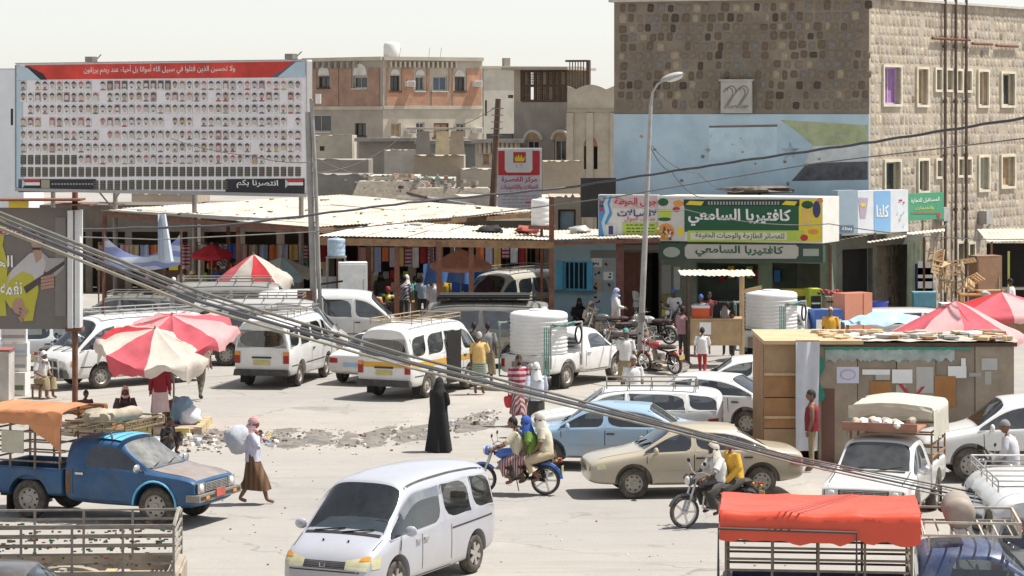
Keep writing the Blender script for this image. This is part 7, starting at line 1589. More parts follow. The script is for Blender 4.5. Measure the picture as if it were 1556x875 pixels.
 # head covering
 if head in ('hair', 'cap', 'grey'):
  mb = MB(); m = hatm or hair or (HAIRG if head == 'grey' else HAIR)
  def hr(u, v):
   a = 6.28318 * u; back = .5 - .5 * math.cos(a); lim = .36 + .30 * back if head != 'cap' else .44; ph = math.pi * lim * v
   q = hf((math.sin(ph) * math.cos(a), math.sin(ph) * math.sin(a), math.cos(ph))); return q * (1.10 if head != 'cap' else 1.17) + Vector((-.004, 0, .004))
  mb.grid(hr, 18, 6, M=Mh); mb.build('hair' if head != 'cap' else 'cap', m, t, smooth=70)
 elif head in ('scarf', 'turban', 'veil'):
  mb = MB(); m = hatm or cloth('scarf_white', (.6, .58, .55))
  op = {'scarf': .62, 'turban': .5, 'veil': .3}[head]
  def sc2(u, v):
   a = 6.28318 * u; fr = max(0, math.cos(a)); lim = .52 - .16 * fr ** 2 * (op / .62) if head != 'turban' else .42; ph = math.pi * min(v * 1.0, 1) * lim
   q = hf((math.sin(ph) * math.cos(a), math.sin(ph) * math.sin(a), math.cos(ph))); w_ = 1.22 + .05 * math.sin(a * 4 + v * 9)
   if head == 'turban': w_ = 1.25 + .10 * math.sin(v * 3.1) + .04 * math.sin(a * 3 + v * 14)
   return q * w_ + Vector((-.008, 0, .006))
  mb.grid(sc2, 22, 8, M=Mh)
  if head != 'turban':
   def dr(u, v):       # cloth falling on nape and shoulders
    a = R(62) + (6.28318 - 2 * R(62)) * u; ph = math.pi * .5; q = hf((math.sin(ph) * math.cos(a), math.sin(ph) * math.sin(a), 0)) * (1.22 + .75 * v)
    return q + Vector((-.02 * v, 0, -.02 - .24 * v + .015 * math.sin(u * 25)))
   mb.grid(dr, 24, 7, M=Mh)
   mb.tube([Mh @ Vector(p) for p in ((.03, .085, -.09), (.085, .04, -.125), (.09, -.03, -.13), (.03, -.085, -.09))], [.03, .04, .04, .03], 8)
  else: mb.tube([Mh @ Vector(p) for p in ((-.09, .02, .02), (-.12, .03, -.08), (-.12, .03, -.2))], [.04, .04, .03], 7)
  mb.build('headscarf' if head != 'turban' else 'turban', m, t, smooth=60)
 return t
CW = cloth('white', (.62, .61, .59)); CLV = cloth('lavender', (.50, .49, .58)); CBR = cloth('brown', (.16, .085, .04), ((.09, .05, .03), 3, 'X')); CPK = cloth('pink', (.50, .24, .24), ((.58, .42, .40), 9, 'Z')); CRD = cloth('red', (.33, .03, .035)); CYE = cloth('yellow', (.62, .42, .16)); CBK = cloth('black', (.018, .017, .018)); CDK = cloth('charcoal', (.06, .055, .05)); CGN = cloth('green', (.16, .27, .05)); CBL = cloth('blue', (.05, .12, .42)); CCR = cloth('cream', (.56, .51, .38)); CKH = cloth('khaki', (.28, .22, .13)); CTL = cloth('teal', (.10, .26, .24)); COR = cloth('orange', (.66, .20, .08)); CBG = cloth('beige', (.50, .40, .26)); CGY = cloth('grey', (.25, .25, .25))
CMR = cloth('maroon_check', (.20, .055, .06), ((.42, .34, .33), 6, 'X')); CGC = cloth('green_check', (.06, .14, .09), ((.45, .46, .42), 6, 'Z')); CST = cloth('red_stripe', (.36, .035, .05), ((.45, .42, .46), 2.3, 'Z', .1)); CCM = cloth('camo', (.16, .14, .09), ((.07, .075, .05), 4, 'X', 9)); CPT = cloth('patterned', (.45, .42, .44), ((.08, .07, .1), 5, 'DIAGONAL', 6)); CRW = cloth('shemagh', (.50, .20, .18), ((.60, .56, .52), 12, 'DIAGONAL', 2)); CBW = cloth('blue_white', (.55, .56, .62), ((.20, .28, .6), 8, 'Z', 3))
def at(px, py): g = G(px, py); return (g.x, g.y, .13 if abs(g.x - isl.location.x + .55) < 1.8 and isl.location.y < g.y < isl.location.y + 2.3 else 0)
UPR = dict(elR=(.10, -.23, 1.14), wrR=(.33, -.14, 1.16))
# walkers on the open road
pj = pose('walk', elL=(.06, .22, 1.14), wrL=(.13, .09, 1.37), elR=(.12, -.2, 1.15), wrR=(.10, -.05, 1.36)); lug = person('barefoot porter in pink headscarf and brown wrap walking with a sack', at(384, 766), R(-4), 1.66, 'walk', pj, CLV, CBR, 'long', 'futa', 'scarf', 0, CPK, .30, nod=12)
mb = MB(); mb.blob((0, 0, 0), (.25, .22, .27), 18, 12, amp=.25, seed=4); mb.tube([(.15, .02, .12), (.26, .02, .16), (.34, .03, .15)], [.12, .06, .03], 10)
sk_ = mb.build('sack', cloth('sack_grey', (.45, .46, .50)), None, Vector(at(384, 766)) + Vector((-.27, -.04, 1.26)), smooth=60); tag(sk_, 'bulging pale grey sack slung over the porter\'s back', 'sack')
# black robed figure
ab = person('figure fully robed in black standing in the middle of the road', at(667, 686), R(60), 1.62, 'stand', pose('stand', elL=(.05, .21, 1.14), wrL=(.2, .05, 1.10), elR=(.05, -.21, 1.14), wrR=(.2, -.05, 1.08)), CBK, CBK, 'long', 'robe', 'veil', 1, CBK, .03, feet=CBK, coat=CBK)
mb = MB()
def abf(u, v):
 a = 6.28318 * u; z = .02 + 1.66 * v
 tb = ((0, .31), (.3, .25), (.58, .205), (.72, .215), (.82, .205), (.87, .15), (.90, .118), (.95, .115), (.985, .075), (1.01, .02))
 r = next(r0 + (r1 - r0) * (v - v0) / (v1 - v0) for (v0, r0), (v1, r1) in zip(tb, tb[1:]) if v <= v1)
 if v > .985: r = .03
 f = 1 + .11 * (1 - v) * math.sin(a * 6 + 3 * v) + .06 * math.sin(a * 3 + 5 * v) + .05 * math.sin(a * 11 + 7 * v) * (v < .85); return (r * .82 * f * math.cos(a) + .02 * math.sin(v * 5), r * f * math.sin(a), z)
mb.grid(abf, 32, 26); mb.build('robe', CBK, ab, smooth=70)
p = person('man in red striped shirt and maroon checked wrap facing the parked sedan', at(788, 647), R(-80), 1.70, 'walk', None, CST, CMR, 'short', 'futa', 'hair', 0, hem=.30, beard=True)
mb = MB(); mb.blob((0, 0, -.12), (.11, .08, .15), 12, 10, amp=.4, seed=3); mb.tube([(0, 0, 0), (0, 0, .10)], [.03, .01], 6); tag(mb.build('shopping_bag', mat('bag_red', (.50, .04, .05), .5), None, Vector(at(773, 647)) + Vector((0, -.1, .72))), 'small red plastic bag hanging from the striped shirt man\'s hand', 'bag')
person('man in pale blue shirt and white headcloth walking away in dark wrap', at(815, 664), R(100), 1.70, 'walk', None, cloth('sky_white', (.55, .58, .66)), CDK, 'long', 'futa', 'scarf', 0, CW, .2)
person('grey haired man in yellow shirt and green checked wrap by the van door', at(728, 599), R(80), 1.66, 'stand', pose('stand', elR=(.12, -.24, 1.15), wrR=(.36, -.2, 1.2)), CYE, CGC, 'short', 'futa', 'grey', 0, hem=.28)
person('boy in white shirt and red trousers walking toward the drinks cart', at(1067, 577), R(80), 1.47, 'walk', None, CW, CRD, 'short', 'trousers', 'hair', 0)
person('man in maroon vest leaning by the white sheet of the kiosk', at(1234, 716), R(170), 1.70, 'stand', None, cloth('maroon', (.20, .025, .03)), CKH, 'none', 'trousers', 'hair', 0, yaw=20)
person('man with dark scarf across his white shirt behind the rack estate', at(962, 646), R(-85), 1.68, 'stand', None, CW, CGY, 'short', 'trousers', 'hair', 0, hair=HAIRG, beard=False)
person('man in teal cap and white shirt standing near the lamp post', at(951, 594), R(-100), 1.66, 'stand', None, CW, CKH, 'short', 'futa', 'turban', 1, CTL)
person('man in long white shirt and blue headcloth by the parked motorcycles', at(936, 516), R(-10), 1.68, 'stand', pose('stand', elR=(.10, -.22, 1.14), wrR=(.28, -.1, 1.08)), CW, CBG, 'long', 'long_shirt', 'scarf', 0, CBW, .55)
person('cloaked figure wrapped in beige cloth seated against the blue kiosk', at(896, 513), R(-70), 1.62, 'sit', None, cloth('oat', (.46, .41, .31)), cloth('oat', None), 'long', 'futa', 'scarf', 0, cloth('oat', None))
person('figure in black seated beside the beige cloaked one', at(878, 508), R(-70), 1.62, 'sit', None, CBK, CBK, 'long', 'futa', 'veil', 1, CBK)
person('man in white shirt standing in the dark doorway', at(969, 503), R(-50), 1.66, 'stand', pose('stand', **UPR), CW, CGY, 'long', 'trousers', 'hair', 1)
person('man in white shirt seated on a motorcycle outside the cafeteria', at(1026, 512), R(-120), 1.66, 'ride', None, CW, CGY, 'short', 'trousers', 'cap', 1, CBL)
person('man in mauve shirt and dark trousers leaning on the drinks cart', at(1037, 549), R(40), 1.66, 'stand', pose('stand', **UPR), cloth('mauve', (.42, .24, .27)), CDK, 'short', 'trousers', 'hair', 1)
person('cafe worker in dark red shirt in the shade of the cart roof', at(1078, 520), R(-90), 1.64, 'stand', None, cloth('dull_red', (.16, .035, .04)), CDK, 'short', 'trousers', 'hair', 1)
person('man in blue cap and pale shirt behind the drinks cart counter', at(1065, 524), R(-90), 1.62, 'stand', None, cloth('dusty_blue', (.2, .24, .3)), CDK, 'short', 'trousers', 'cap', 1, CBL)
person('man with red scarf walking past the tank behind the cart', at(1114, 556), R(180), 1.64, 'stand', None, CRD, CDK, 'short', 'trousers', 'hair', 0)
person('man in pinkish shirt beside the cart post', at(1105, 540), R(90), 1.66, 'stand', None, cloth('shell', (.55, .42, .38)), CDK, 'short', 'trousers', 'hair', 1)
person('grey haired man in orange shirt behind the plywood kiosk', at(1262, 552), R(-100), 1.68, 'stand', None, cloth('marigold', (.64, .34, .04)), CDK, 'short', 'trousers', 'grey', 0)
person('child in patterned dress by the coral cabinet', at(1316, 527), R(170), 1.30, 'stand', None, CPT, CRD, 'short', 'skirt', 'hair', 0);
person('man in pale shirt working in the far right stall', at(1536, 496), R(150), 1.68, 'stand', pose('stand', **UPR), CW, CDK, 'short', 'trousers', 'hair', 1)
person('rider in pale grey shirt and cap astride the motorcycle by the off roader', at(1538, 772), R(150), 1.70, 'ride', None, cloth('pale_grey', (.5, .5, .53)), CDK, 'long', 'trousers', 'cap', 0, CGY)
person('figure in white and brown seated beside the stacked cartons', at(61, 604), R(-40), 1.62, 'sit', None, CW, CKH, 'short', 'futa', 'scarf', 0, CW)
person('dark haired child sitting on the island beyond the blue pickup', at(128, 650), R(-60), 1.35, 'squat', None, cloth('dusk', (.12, .07, .06)), CDK, 'short', 'futa', 'hair', 1)
person('seated vendor in rose headscarf behind the canvas roll', at(190, 655), R(-80), 1.62, 'squat', None, cloth('plum', (.10, .06, .07)), CDK, 'long', 'futa', 'scarf', 1, CPK)
person('umbrella vendor in dark red top and pale pink skirt', at(243, 656), R(95), 1.62, 'stand', None, cloth('wine', (.22, .02, .035)), cloth('rose_white', (.52, .40, .40)), 'long', 'skirt', 'veil', 1, cloth('wine', None), .35)
person('boy in black shirt squatting before the island kerb', at(252, 690), R(-30), 1.45, 'squat', None, CBK, CDK, 'short', 'futa', 'hair', 1)
person('man in patterned shirt and camouflage trousers walking off from the umbrella', at(304, 608), R(75), 1.68, 'walk', None, cloth('sand_print', (.42, .28, .17), ((.22, .13, .09), 6, 'DIAGONAL', 5)), CCM, 'short', 'trousers', 'hair', 0, feet=CBK)
# crowd under the canopies
crowd = [('woman in bright orange headcloth and shawl in the market', 653, 496, -100, COR, CDK, 'long', 'skirt', 'scarf', COR), ('man in beige shirt facing out of the market', 690, 497, -90, CBG, CDK, 'short', 'trousers', 'hair', None), ('man in loose white shirt and maroon wrap by the orange umbrella', 705, 488, 100, CW, CMR, 'short', 'futa', 'turban', CGY), ('boy in pink shirt behind the dark glassed van', 745, 512, 90, cloth('rose', (.52, .28, .32)), CDK, 'short', 'trousers', 'hair', None),
 ('man in cyan shirt with pale scarf among the stalls', 618, 480, 80, cloth('cyan', (.14, .36, .42)), CW, 'short', 'trousers', 'scarf', CW), ('man in checked shirt browsing the stalls', 614, 473, 90, CPT, CDK, 'short', 'trousers', 'hair', None), ('man in green vest between the red posts', 630, 493, 80, cloth('leaf', (.05, .26, .12)), CKH, 'none', 'futa', 'hair', None), ('shopper in dark shawl near the white freezer', 578, 484, -60, CDK, CMR, 'long', 'skirt', 'scarf', CBK), ('seated trader in white beside the freezer', 590, 492, -90, CPT, CDK, 'short', 'futa', 'turban', CRD),
 ('trader in lilac robe under the canopy edge', 444, 480, -90, CLV, CBL, 'long', 'skirt', 'scarf', CYE), ('man in purple shawl in front of the patched umbrella', 398, 484, -80, cloth('aubergine', (.11, .05, .16)), CDK, 'long', 'futa', 'scarf', cloth('aubergine', None)), ('woman in flowered shawl below the patched umbrella', 384, 486, 60, CPT, CBK, 'long', 'skirt', 'scarf', CPK), ('man with white turban below the patched umbrella', 352, 490, -100, CKH, CDK, 'short', 'futa', 'turban', CW), ('shopper in green headcloth near the small red umbrella', 313, 486, 90, cloth('moss', (.16, .2, .1)), CDK, 'long', 'trousers', 'scarf', CGN), ('man in olive shirt beside the small red umbrella', 292, 486, -70, cloth('olive', (.25, .22, .08)), CDK, 'short', 'futa', 'turban', CYE), ('porter in pale shirt under the hanging banner', 264, 492, -90, CCR, CDK, 'short', 'futa', 'turban', CW), ('man in blue shirt deep under the market roof', 330, 470, -90, CBL, CDK, 'short', 'trousers', 'hair', None), ('woman in black deep under the market roof', 462, 470, -90, CBK, CBK, 'long', 'skirt', 'veil', CBK), ('man in white robe by the blue curtain', 660, 474, 90, CW, CW, 'long', 'futa', 'turban', CW), ('boy in striped shirt by the wicker heap', 560, 488, -60, CST, CDK, 'short', 'trousers', 'hair', None), ('man in red cap walking behind the orange umbrella', 722, 476, -60, CGY, CDK, 'short', 'trousers', 'cap', CBL), ('passenger in dark shirt leaning on the dark glassed van', 720, 577, 90, CDK, CDK, 'short', 'futa', 'hair', None), ('passenger in grey shirt beside the dark glassed van', 741, 582, 80, CGY, CKH, 'short', 'futa', 'hair', None),
 ('shopper in white headcloth by the dark stall table', 574, 473, 60, CBG, CDK, 'long', 'futa', 'scarf', CW), ('woman in pink shawl at the stall row', 604, 486, -80, CPK, CBK, 'long', 'skirt', 'scarf', CPK), ('man in pale blue shirt under the low canopy', 642, 480, -100, cloth('pale_blue', (.36, .42, .52)), CDK, 'short', 'trousers', 'hair', None), ('man in mustard shirt at the fruit stall', 676, 476, 80, cloth('mustard', (.42, .28, .04)), CDK, 'short', 'futa', 'turban', CRW), ('porter in dark green at the fruit stall end', 732, 482, 90, CTL, CKH, 'short', 'futa', 'hair', None), ('shopper in red shawl by the clothes table', 366, 478, 100, CRD, CBK, 'long', 'skirt', 'scarf', CRD), ('man in white turban by the fruit table', 280, 476, -90, CW, CMR, 'long', 'futa', 'turban', CW), ('boy in yellow shirt by the banner post', 252, 480, -60, CYE, CDK, 'short', 'trousers', 'hair', None), ('man in brown robe under the billboard', 226, 478, 90, cloth('tobacco', (.18, .11, .06)), CDK, 'long', 'futa', 'scarf', CRW), ('woman in violet by the ladder pole stall', 428, 476, 60, cloth('violet', (.2, .1, .3)), CBK, 'long', 'skirt', 'scarf', cloth('violet', None)), ('man in white vest near the garment line', 410, 470, -90, CW, CGC, 'none', 'futa', 'hair', None), ('seated trader in orange cloth by the freezer foot', 562, 498, -90, COR, CDK, 'long', 'futa', 'turban', COR)]
for i, (lab, x, y, rz, tp, bt, sl_, lw, hd, hm) in enumerate(crowd): person(lab, at(x, y if not 590 < x < 750 or y > 500 else 486 + (i * 3) % 8), R(rz), 1.62 + .06 * (i % 3) - (.25 if 'boy' in lab else 0), 'sit' if 'seated' in lab else 'stand', pose('stand', **UPR) if i % 3 == 0 else None, tp, bt, sl_, lw, hd, i % 2, hm, .25)
# riders
def riders(bike, specs):
 M = Matrix.Translation(bike.location) @ Matrix.Rotation(bike.rotation_euler.z, 4, 'Z')
 for x, dz, H, lab, kw in specs:
  p_ = M @ Vector((x, 0, 0)); person(lab, (p_.x, p_.y, dz), bike.rotation_euler.z, H, 'ride', kw.pop('J', None), **kw)
drv = lambda: pose('ride', elL=(.26, .27, 1.12), wrL=(.50, .30, 1.02), elR=(.26, -.27, 1.12), wrR=(.50, -.30, 1.02))
riders(mA, [(-.10, -.06, 1.62, 'bareheaded driver in cream waistcoat steering the blue motorcycle', dict(J=drv(), top=CCR, bottom=CMR, sleeve='short', lower='futa', head='hair', skin=0)), (-.36, -.03, 1.60, 'middle rider in green shirt and blue headcloth on the blue motorcycle', dict(top=CGN, bottom=CMR, sleeve='short', lower='futa', head='scarf', hatm=CBL, skin=1)), (-.64, -.01, 1.66, 'rear rider in cream shirt and white headcloth on the blue motorcycle', dict(top=CCR, bottom=CBG, sleeve='short', lower='futa', head='scarf', hatm=cloth('ivory', (.58, .53, .46)), skin=0))])
riders(mB, [(-.08, -.06, 1.62, 'driver with pale headcloth steering the black motorcycle', dict(J=drv(), top=CW, bottom=CDK, sleeve='short', lower='futa', head='scarf', hatm=cloth('ivory', None), skin=1)), (-.40, -.02, 1.66, 'pillion rider in yellow shirt on the black motorcycle', dict(top=cloth('amber', (.62, .36, .05)), bottom=CDK, sleeve='long', lower='futa', head='hair', skin=0))])
# ================================================================ STALLS, UMBRELLAS AND GOODS
def umbrella(label, c, r, zr, za, cols, n=8, tilt=(0, 0), valance=.12, tatter=0.0, seed=1, name='market_umbrella'):
 t = thing(name, label, 'umbrella', c); T = Matrix.Translation((0, 0, zr)) @ Matrix.Rotation(tilt[0], 4, 'X') @ Matrix.Rotation(tilt[1], 4, 'Y') @ Matrix.Translation((0, 0, -zr))
 apex = T @ Vector((0, 0, za)); mb = MB(); mb.tube([(0, 0, 0), (0, 0, zr - .2), apex + Vector((0, 0, .06))], .024, 8); mb.build('pole', STEEL, t)
 for k in range(n):
  a0 = 6.28318 * k / n; a1 = 6.28318 * (k + 1) / n; mb = MB()
  def fn(u, v, a0=a0, a1=a1):
   e = 4 * u * (1 - u); q = v; a = a0 + (a1 - a0) * u
   if q <= .86:
    s = q / .86; rr = r * s * (1 - .05 * e * s); z = za + (zr - za) * (s ** 1.12) - .07 * r * e * math.sin(s * 3.0) * .6
   else:
    s = (q - .86) / .14; rr = r * (1 - .05 * e) * (1 + .01 * s); z = zr - valance * s * max(.15, 1 + tatter * 1.8 * noise.noise(Vector((math.cos(a) * 4, math.sin(a) * 4, seed))))
   p = Vector((rr * math.cos(a), rr * math.sin(a), z))
   if tatter: w_ = tatter * (q ** 1.5) * r; p += Vector((.10 * noise.noise(p * 1.9 + Vector((seed, 0, 0))), .10 * noise.noise(p * 1.9 + Vector((0, seed, 9))), .22 * noise.noise(p * 1.5 + Vector((seed, 3, 0))) + .10 * noise.noise(p * 4 + Vector((0, seed, 0))))) * w_
   return T @ p
  mb.grid(fn, 7, 14); mb.build('canopy_panel', cols[k % len(cols)], t, smooth=70)
  mb = MB(); am = a0; mb.tube([T @ Vector((r * s * math.cos(am), r * s * math.sin(am), za + (zr - za) * s ** 1.12 - .03)) for s in (.02, .35, .7, .97)], .008, 5); mb.build('rib', STEEL, t)
 return t
UP = mat('umbrella_pink', (.64, .13, .16), .85, .16, 2, .3, 9, thin=.35); UR = mat('umbrella_red', (.58, .045, .055), .85, .16, 2, .3, 9, thin=.35); UC = mat('umbrella_cream', (.64, .60, .52), .85, .14, 2, .3, 9, thin=.35); UPP = mat('umbrella_pale_pink', (.70, .42, .42), .85, .12, 2, .3, 9, thin=.35); UO = mat('umbrella_apricot', (.62, .29, .20), .85, .12, 2, .3, 9, thin=.35)
umbrella('large tattered cream and red umbrella, lower of the two over the island', at(232, 654), 1.36, 1.86, 2.34, [UC, UC, UPP, UR, UC, UP, UC, UC], tilt=(R(17), R(9)), valance=.26, tatter=.8, seed=4)
umbrella('large faded pink and red umbrella behind the cream one', tuple(G(264, 646)), 1.58, 2.24, 2.70, [UP, UPP, UR, UPP, UP, UPP, UP], n=9, tilt=(R(15), R(-4)), valance=.22, tatter=.8, seed=9)
umbrella('big sun bleached pink umbrella behind the poster covered kiosk', (XW(1452, 50.4), 50.4 * KY, 0), 1.62, 2.42, 3.22, [UP, UPP, UP, UPP], valance=.16, tatter=.4, seed=2)
umbrella('red and pink umbrella farther along behind the kiosk row', (XW(1522, 55.5), 55.5 * KY, 0), 1.7, 2.5, 3.0, [UR, UP, UPP, UP], n=8, valance=.16, tatter=.25, seed=6)
umbrella('patched red and white umbrella in the market shade', (XW(386, 75), 75 * KY, 0), 1.35, 1.80, 2.72, [UC, UR, UC, UC, UP, UC, UR, UC], tilt=(R(12), R(0)), valance=.34, tatter=.8, seed=12)
umbrella('small bright red umbrella deep in the market', (XW(322, 80), 80 * KY, 0), .78, 2.38, 2.75, [UR], n=6, tilt=(R(8), 0), tatter=.3, seed=3)
umbrella('apricot umbrella over the fruit stall beside the blue curtain', (XW(700, 75.8), 75.8 * KY, 0), 1.08, 2.28, 2.84, [UO], n=8, tilt=(R(6), 0), seed=5)
# hanging banner cloth
t = thing('hanging_banner', 'pale blue torn banner cloth slung between market posts', 'banner', (XW(216, 72), 72 * KY, 0)); g = t.location
def bn(u, v):
 x0 = 158 + (274 - 158) * u; top = 355 + 34 * math.sin(u * 3.14) ** .8; bot = 402 + 9 * math.sin(u * 3.14); y = top + (bot - top) * v
 p = P(x0, y, 72 + .35 * math.sin(u * 9 + v * 2) * .4) - g; return p
mb = MB(); mb.grid(bn, 30, 8); mb.build('cloth', mat('banner_cloth', (.50, .55, .63), .85, .15, 2, stripes=((.24, .28, .50), .8, 'Z', 5)), t)
mb = MB(); mb.grid(lambda u, v: P(240 + 12 * u * (1 + v), 325 + 72 * v, 71.7 + .15 * math.sin(u * 6)) - g, 6, 10); mb.build('hanging_strip', mat('banner_strip', (.52, .58, .66), .85, .12, 3), t)
for x in (157, 275): p0 = P(x, 350, 72) - g; mb = MB(); mb.bar(p0, Vector((p0.x, p0.y, 0)), .07); mb.build('post', RUST, t)
# ---- dark shop rows at the back of the market
def backshop(label, x0, x1, Y, H_, m, ops):
 A = Vector((XW(x0, Y), Y * KY)); B = Vector((XW(x1, Y), Y * KY)); t = thing('market_shop', label, 'shop', ((A.x + B.x) / 2, Y * KY, 0)); W_ = B.x - A.x; M = Matrix.Translation((-W_ / 2, 0, 0))
 oo = [(rectf(*q, A, B)[0], 0, rectf(*q, A, B)[2], rectf(*q, A, B)[3]) for q in ops]
 mb = MB(); wall(mb, M, W_, H_, oo, .2); mb.add([M @ Vector(p) for p in ((0, 0, H_), (W_, 0, H_), (W_, 4, H_), (0, 4, H_), (0, 4, 0), (W_, 4, 0), (0, 0, 0), (W_, 0, 0))], [(0, 1, 2, 3), (3, 2, 5, 4), (0, 3, 4, 6), (1, 7, 5, 2)]); mb.build('wall', m, t, smooth=0)
 for k, o_ in enumerate(oo):
  mb = MB(); mb.box(((o_[0] + o_[2]) / 2 - W_ / 2, 1.2, .45), ((o_[2] - o_[0]) * .9, .7, .9)); mb.build('counter', WOODD, t, smooth=0)
  for j in range(5): mb = MB(); mb.box((o_[0] + (o_[2] - o_[0]) * (j + .5) / 5 - W_ / 2, 1.1, 1.02), ((o_[2] - o_[0]) / 6, .4, .22 + .12 * (j % 3))); mb.build('goods', (INKY, INKO, INKGY, INKR, INKG)[(j + k) % 5], t, smooth=0)
 return t
backshop('dark open market shops behind the hanging banner', 60, 300, 91, 3.7, mat('market_wall_dark', (.13, .11, .09), .9, .3, 1), [(80, 352, 130, 480), (140, 352, 190, 480), (200, 352, 285, 480)])
backshop('dim market shops behind the patched umbrella', 300, 500, 92, 3.7, mat('market_wall_brown', (.18, .14, .11), .9, .3, 1), [(310, 352, 360, 480), (372, 352, 420, 480), (432, 352, 490, 480)])
backshop('shaded stall fronts behind the freezer and fruit stall', 500, 690, 86.5, 3.4, mat('market_wall_grey', (.17, .15, .13), .9, .3, 1), [(508, 362, 560, 480), (570, 362, 620, 480), (632, 362, 684, 480)])
backshop('shaded stall row beside the cream minibus', 690, 838, 88, 3.2, mat('market_wall_dark', None), [(698, 366, 750, 480), (760, 366, 826, 480)])
def goods(name, label, cat, px, py, Y, size, m, rz=0.0, extra=None, z=None, taper=1.0, group=None):
 """a box-like article: py is its base as seen at distance Y (or z given)"""
 zz = ZW(py, Y) if z is None else z; t = thing(name, label, cat, (XW(px, Y), Y * KY, max(0, zz)), rz, group)
 mb = MB(); mb.box((0, 0, size[2] / 2), size, 0, None, 0, taper); mb.build('shell', m, t, smooth=0)
 if extra: extra(t, size)
 return t
def doorx(m, handle=True):
 def f(t, s):
  mb = MB(); mb.box((0, -s[1] / 2 - .012, s[2] * .52), (s[0] * .92, .024, s[2] * .88)); d = mb.build('door', m, t, smooth=0)
  if handle: mb = MB(); mb.bar((s[0] * .36, -s[1] / 2 - .04, s[2] * .45), (s[0] * .36, -s[1] / 2 - .04, s[2] * .7), .025); mb.build('handle', GALV, d, smooth=0)
 return f
def lidx(m, h=.06, ov=1.05):
 def f(t, s): mb = MB(); mb.box((0, 0, s[2] + h / 2), (s[0] * ov, s[1] * ov, h)); mb.build('lid', m, t, smooth=0)
 return f
def bandx(m, zs=(.3,)):
 def f(t, s):
  for z in zs: mb = MB(); mb.box((0, -s[1] / 2 - .006, s[2] * z), (s[0] * .9, .012, s[2] * .2)); mb.build('printed_band', m, t, smooth=0)
  mb = MB(); mb.box((0, 0, s[2] + .004), (s[0] * .12, s[1], .008)); mb.build('tape', mat('tape_tan', (.45, .34, .2), .5), t, smooth=0)
 return f
# freezer, drum and trestle goods under the canopy
goods('plinth_box', 'grey block plinth under the white freezer', 'plinth', 536, 470, 72.2, (1.1, .8, .78), CONC, .1, lidx(CONC, .02, 1.02), 0)
goods('freezer', 'tall white freezer cabinet raised on a plinth at the canopy edge', 'freezer', 536, 470, 72.2, (.95, .7, 1.8), WHITE, .1, doorx(mat('freezer_door', (.68, .68, .66), .5)), .81)
goods('freezer', 'grey white refrigerator standing behind the ladder pole', 'refrigerator', 497, 470, 73.6, (.8, .7, 2.0), mat('fridge_grey', (.42, .42, .40), .6), .1, doorx(mat('fridge_grey', None)), 0)
dt = tank('plastic_drum', 'pale blue plastic drum on a steel stand by the ladder pole', (XW(511, 72.6), 72.6 * KY, 2.78), .30, .62, mat('drum_blue', (.36, .46, .55), .5), 'drum', 3)
t = thing('drum_stand', 'thin steel stand lifting the pale blue drum', 'stand', (XW(511, 72.6), 72.6 * KY, 0)); mb = MB(); mb.box((0, 0, 2.75), (.66, .66, .05)); mb.build('deck', STEEL, t, smooth=0)
for sx in (-.3, .3):
 for sy in (-.3, .3): mb = MB(); mb.bar((sx, sy, 0), (sx, sy, 2.72), .04); mb.build('leg', STEEL, t, smooth=0)
goods('blue_screen', 'blue painted stall screen beneath the apricot umbrella', 'screen', 715, 470, 77.2, (1.35, .08, 1.95), mat('screen_blue', (.03, .10, .33), .7), 0, None, 0)
mb = MB(); mb.grid(lambda u, v: (-.9 + 1.8 * u, -.1 + .12 * math.sin(u * 14), 2.2 - .75 * v + .12 * math.sin(u * 3.1)), 24, 6); tag(mb.build('tarpaulin', mat('tarp_blue', (.10, .22, .50), .6, .2, 3), None, (XW(682, 77), 77 * KY, 0)), 'crumpled bright blue tarpaulin hung beside the blue screen', 'tarpaulin')
for i, (px, Y, w_, m, lab) in enumerate(((600, 78, 1.4, WOOD, 'brown stall table with piled goods beside the red post'), (560, 77, 1.2, WOODD, 'dark stall table with wicker goods near the freezer'), (450, 76, 1.6, WOOD, 'stall table with green cloth near the ladder pole'), (350, 77, 1.8, WOODD, 'long dark table of clothes below the patched umbrella'), (270, 79, 1.8, WOOD, 'fruit table with yellow boxes under the banner'), (700, 79, 1.8, WOOD, 'fruit stall table under the apricot umbrella'))):
 t = thing('stall_table', lab, 'table', (XW(px, Y), Y * KY, 0)); mb = MB(); mb.box((0, 0, .78), (w_, .8, .05)); mb.build('table_top', m, t, smooth=0)
 for sx in (-1, 1):
  for sy in (-1, 1): mb = MB(); mb.box((sx * (w_ / 2 - .06), sy * .34, .378), (.06, .06, .755)); mb.build('leg', m, t, smooth=0)
 cols = [INKY, INKO, INKR, INKG, INKW, CPT, CBL, COR, CLV]
 for k in range(14): mb = MB(); mb.blob((rnd.uniform(-w_ / 2 + .15, w_ / 2 - .15), rnd.uniform(-.3, .3), .86 + rnd.random() * .12), (rnd.uniform(.08, .2), rnd.uniform(.08, .18), rnd.uniform(.06, .14)), 9, 6, amp=.5, seed=k + i * 20); o = mb.build('goods_bundle', cols[(k * 3 + i) % 9], t)
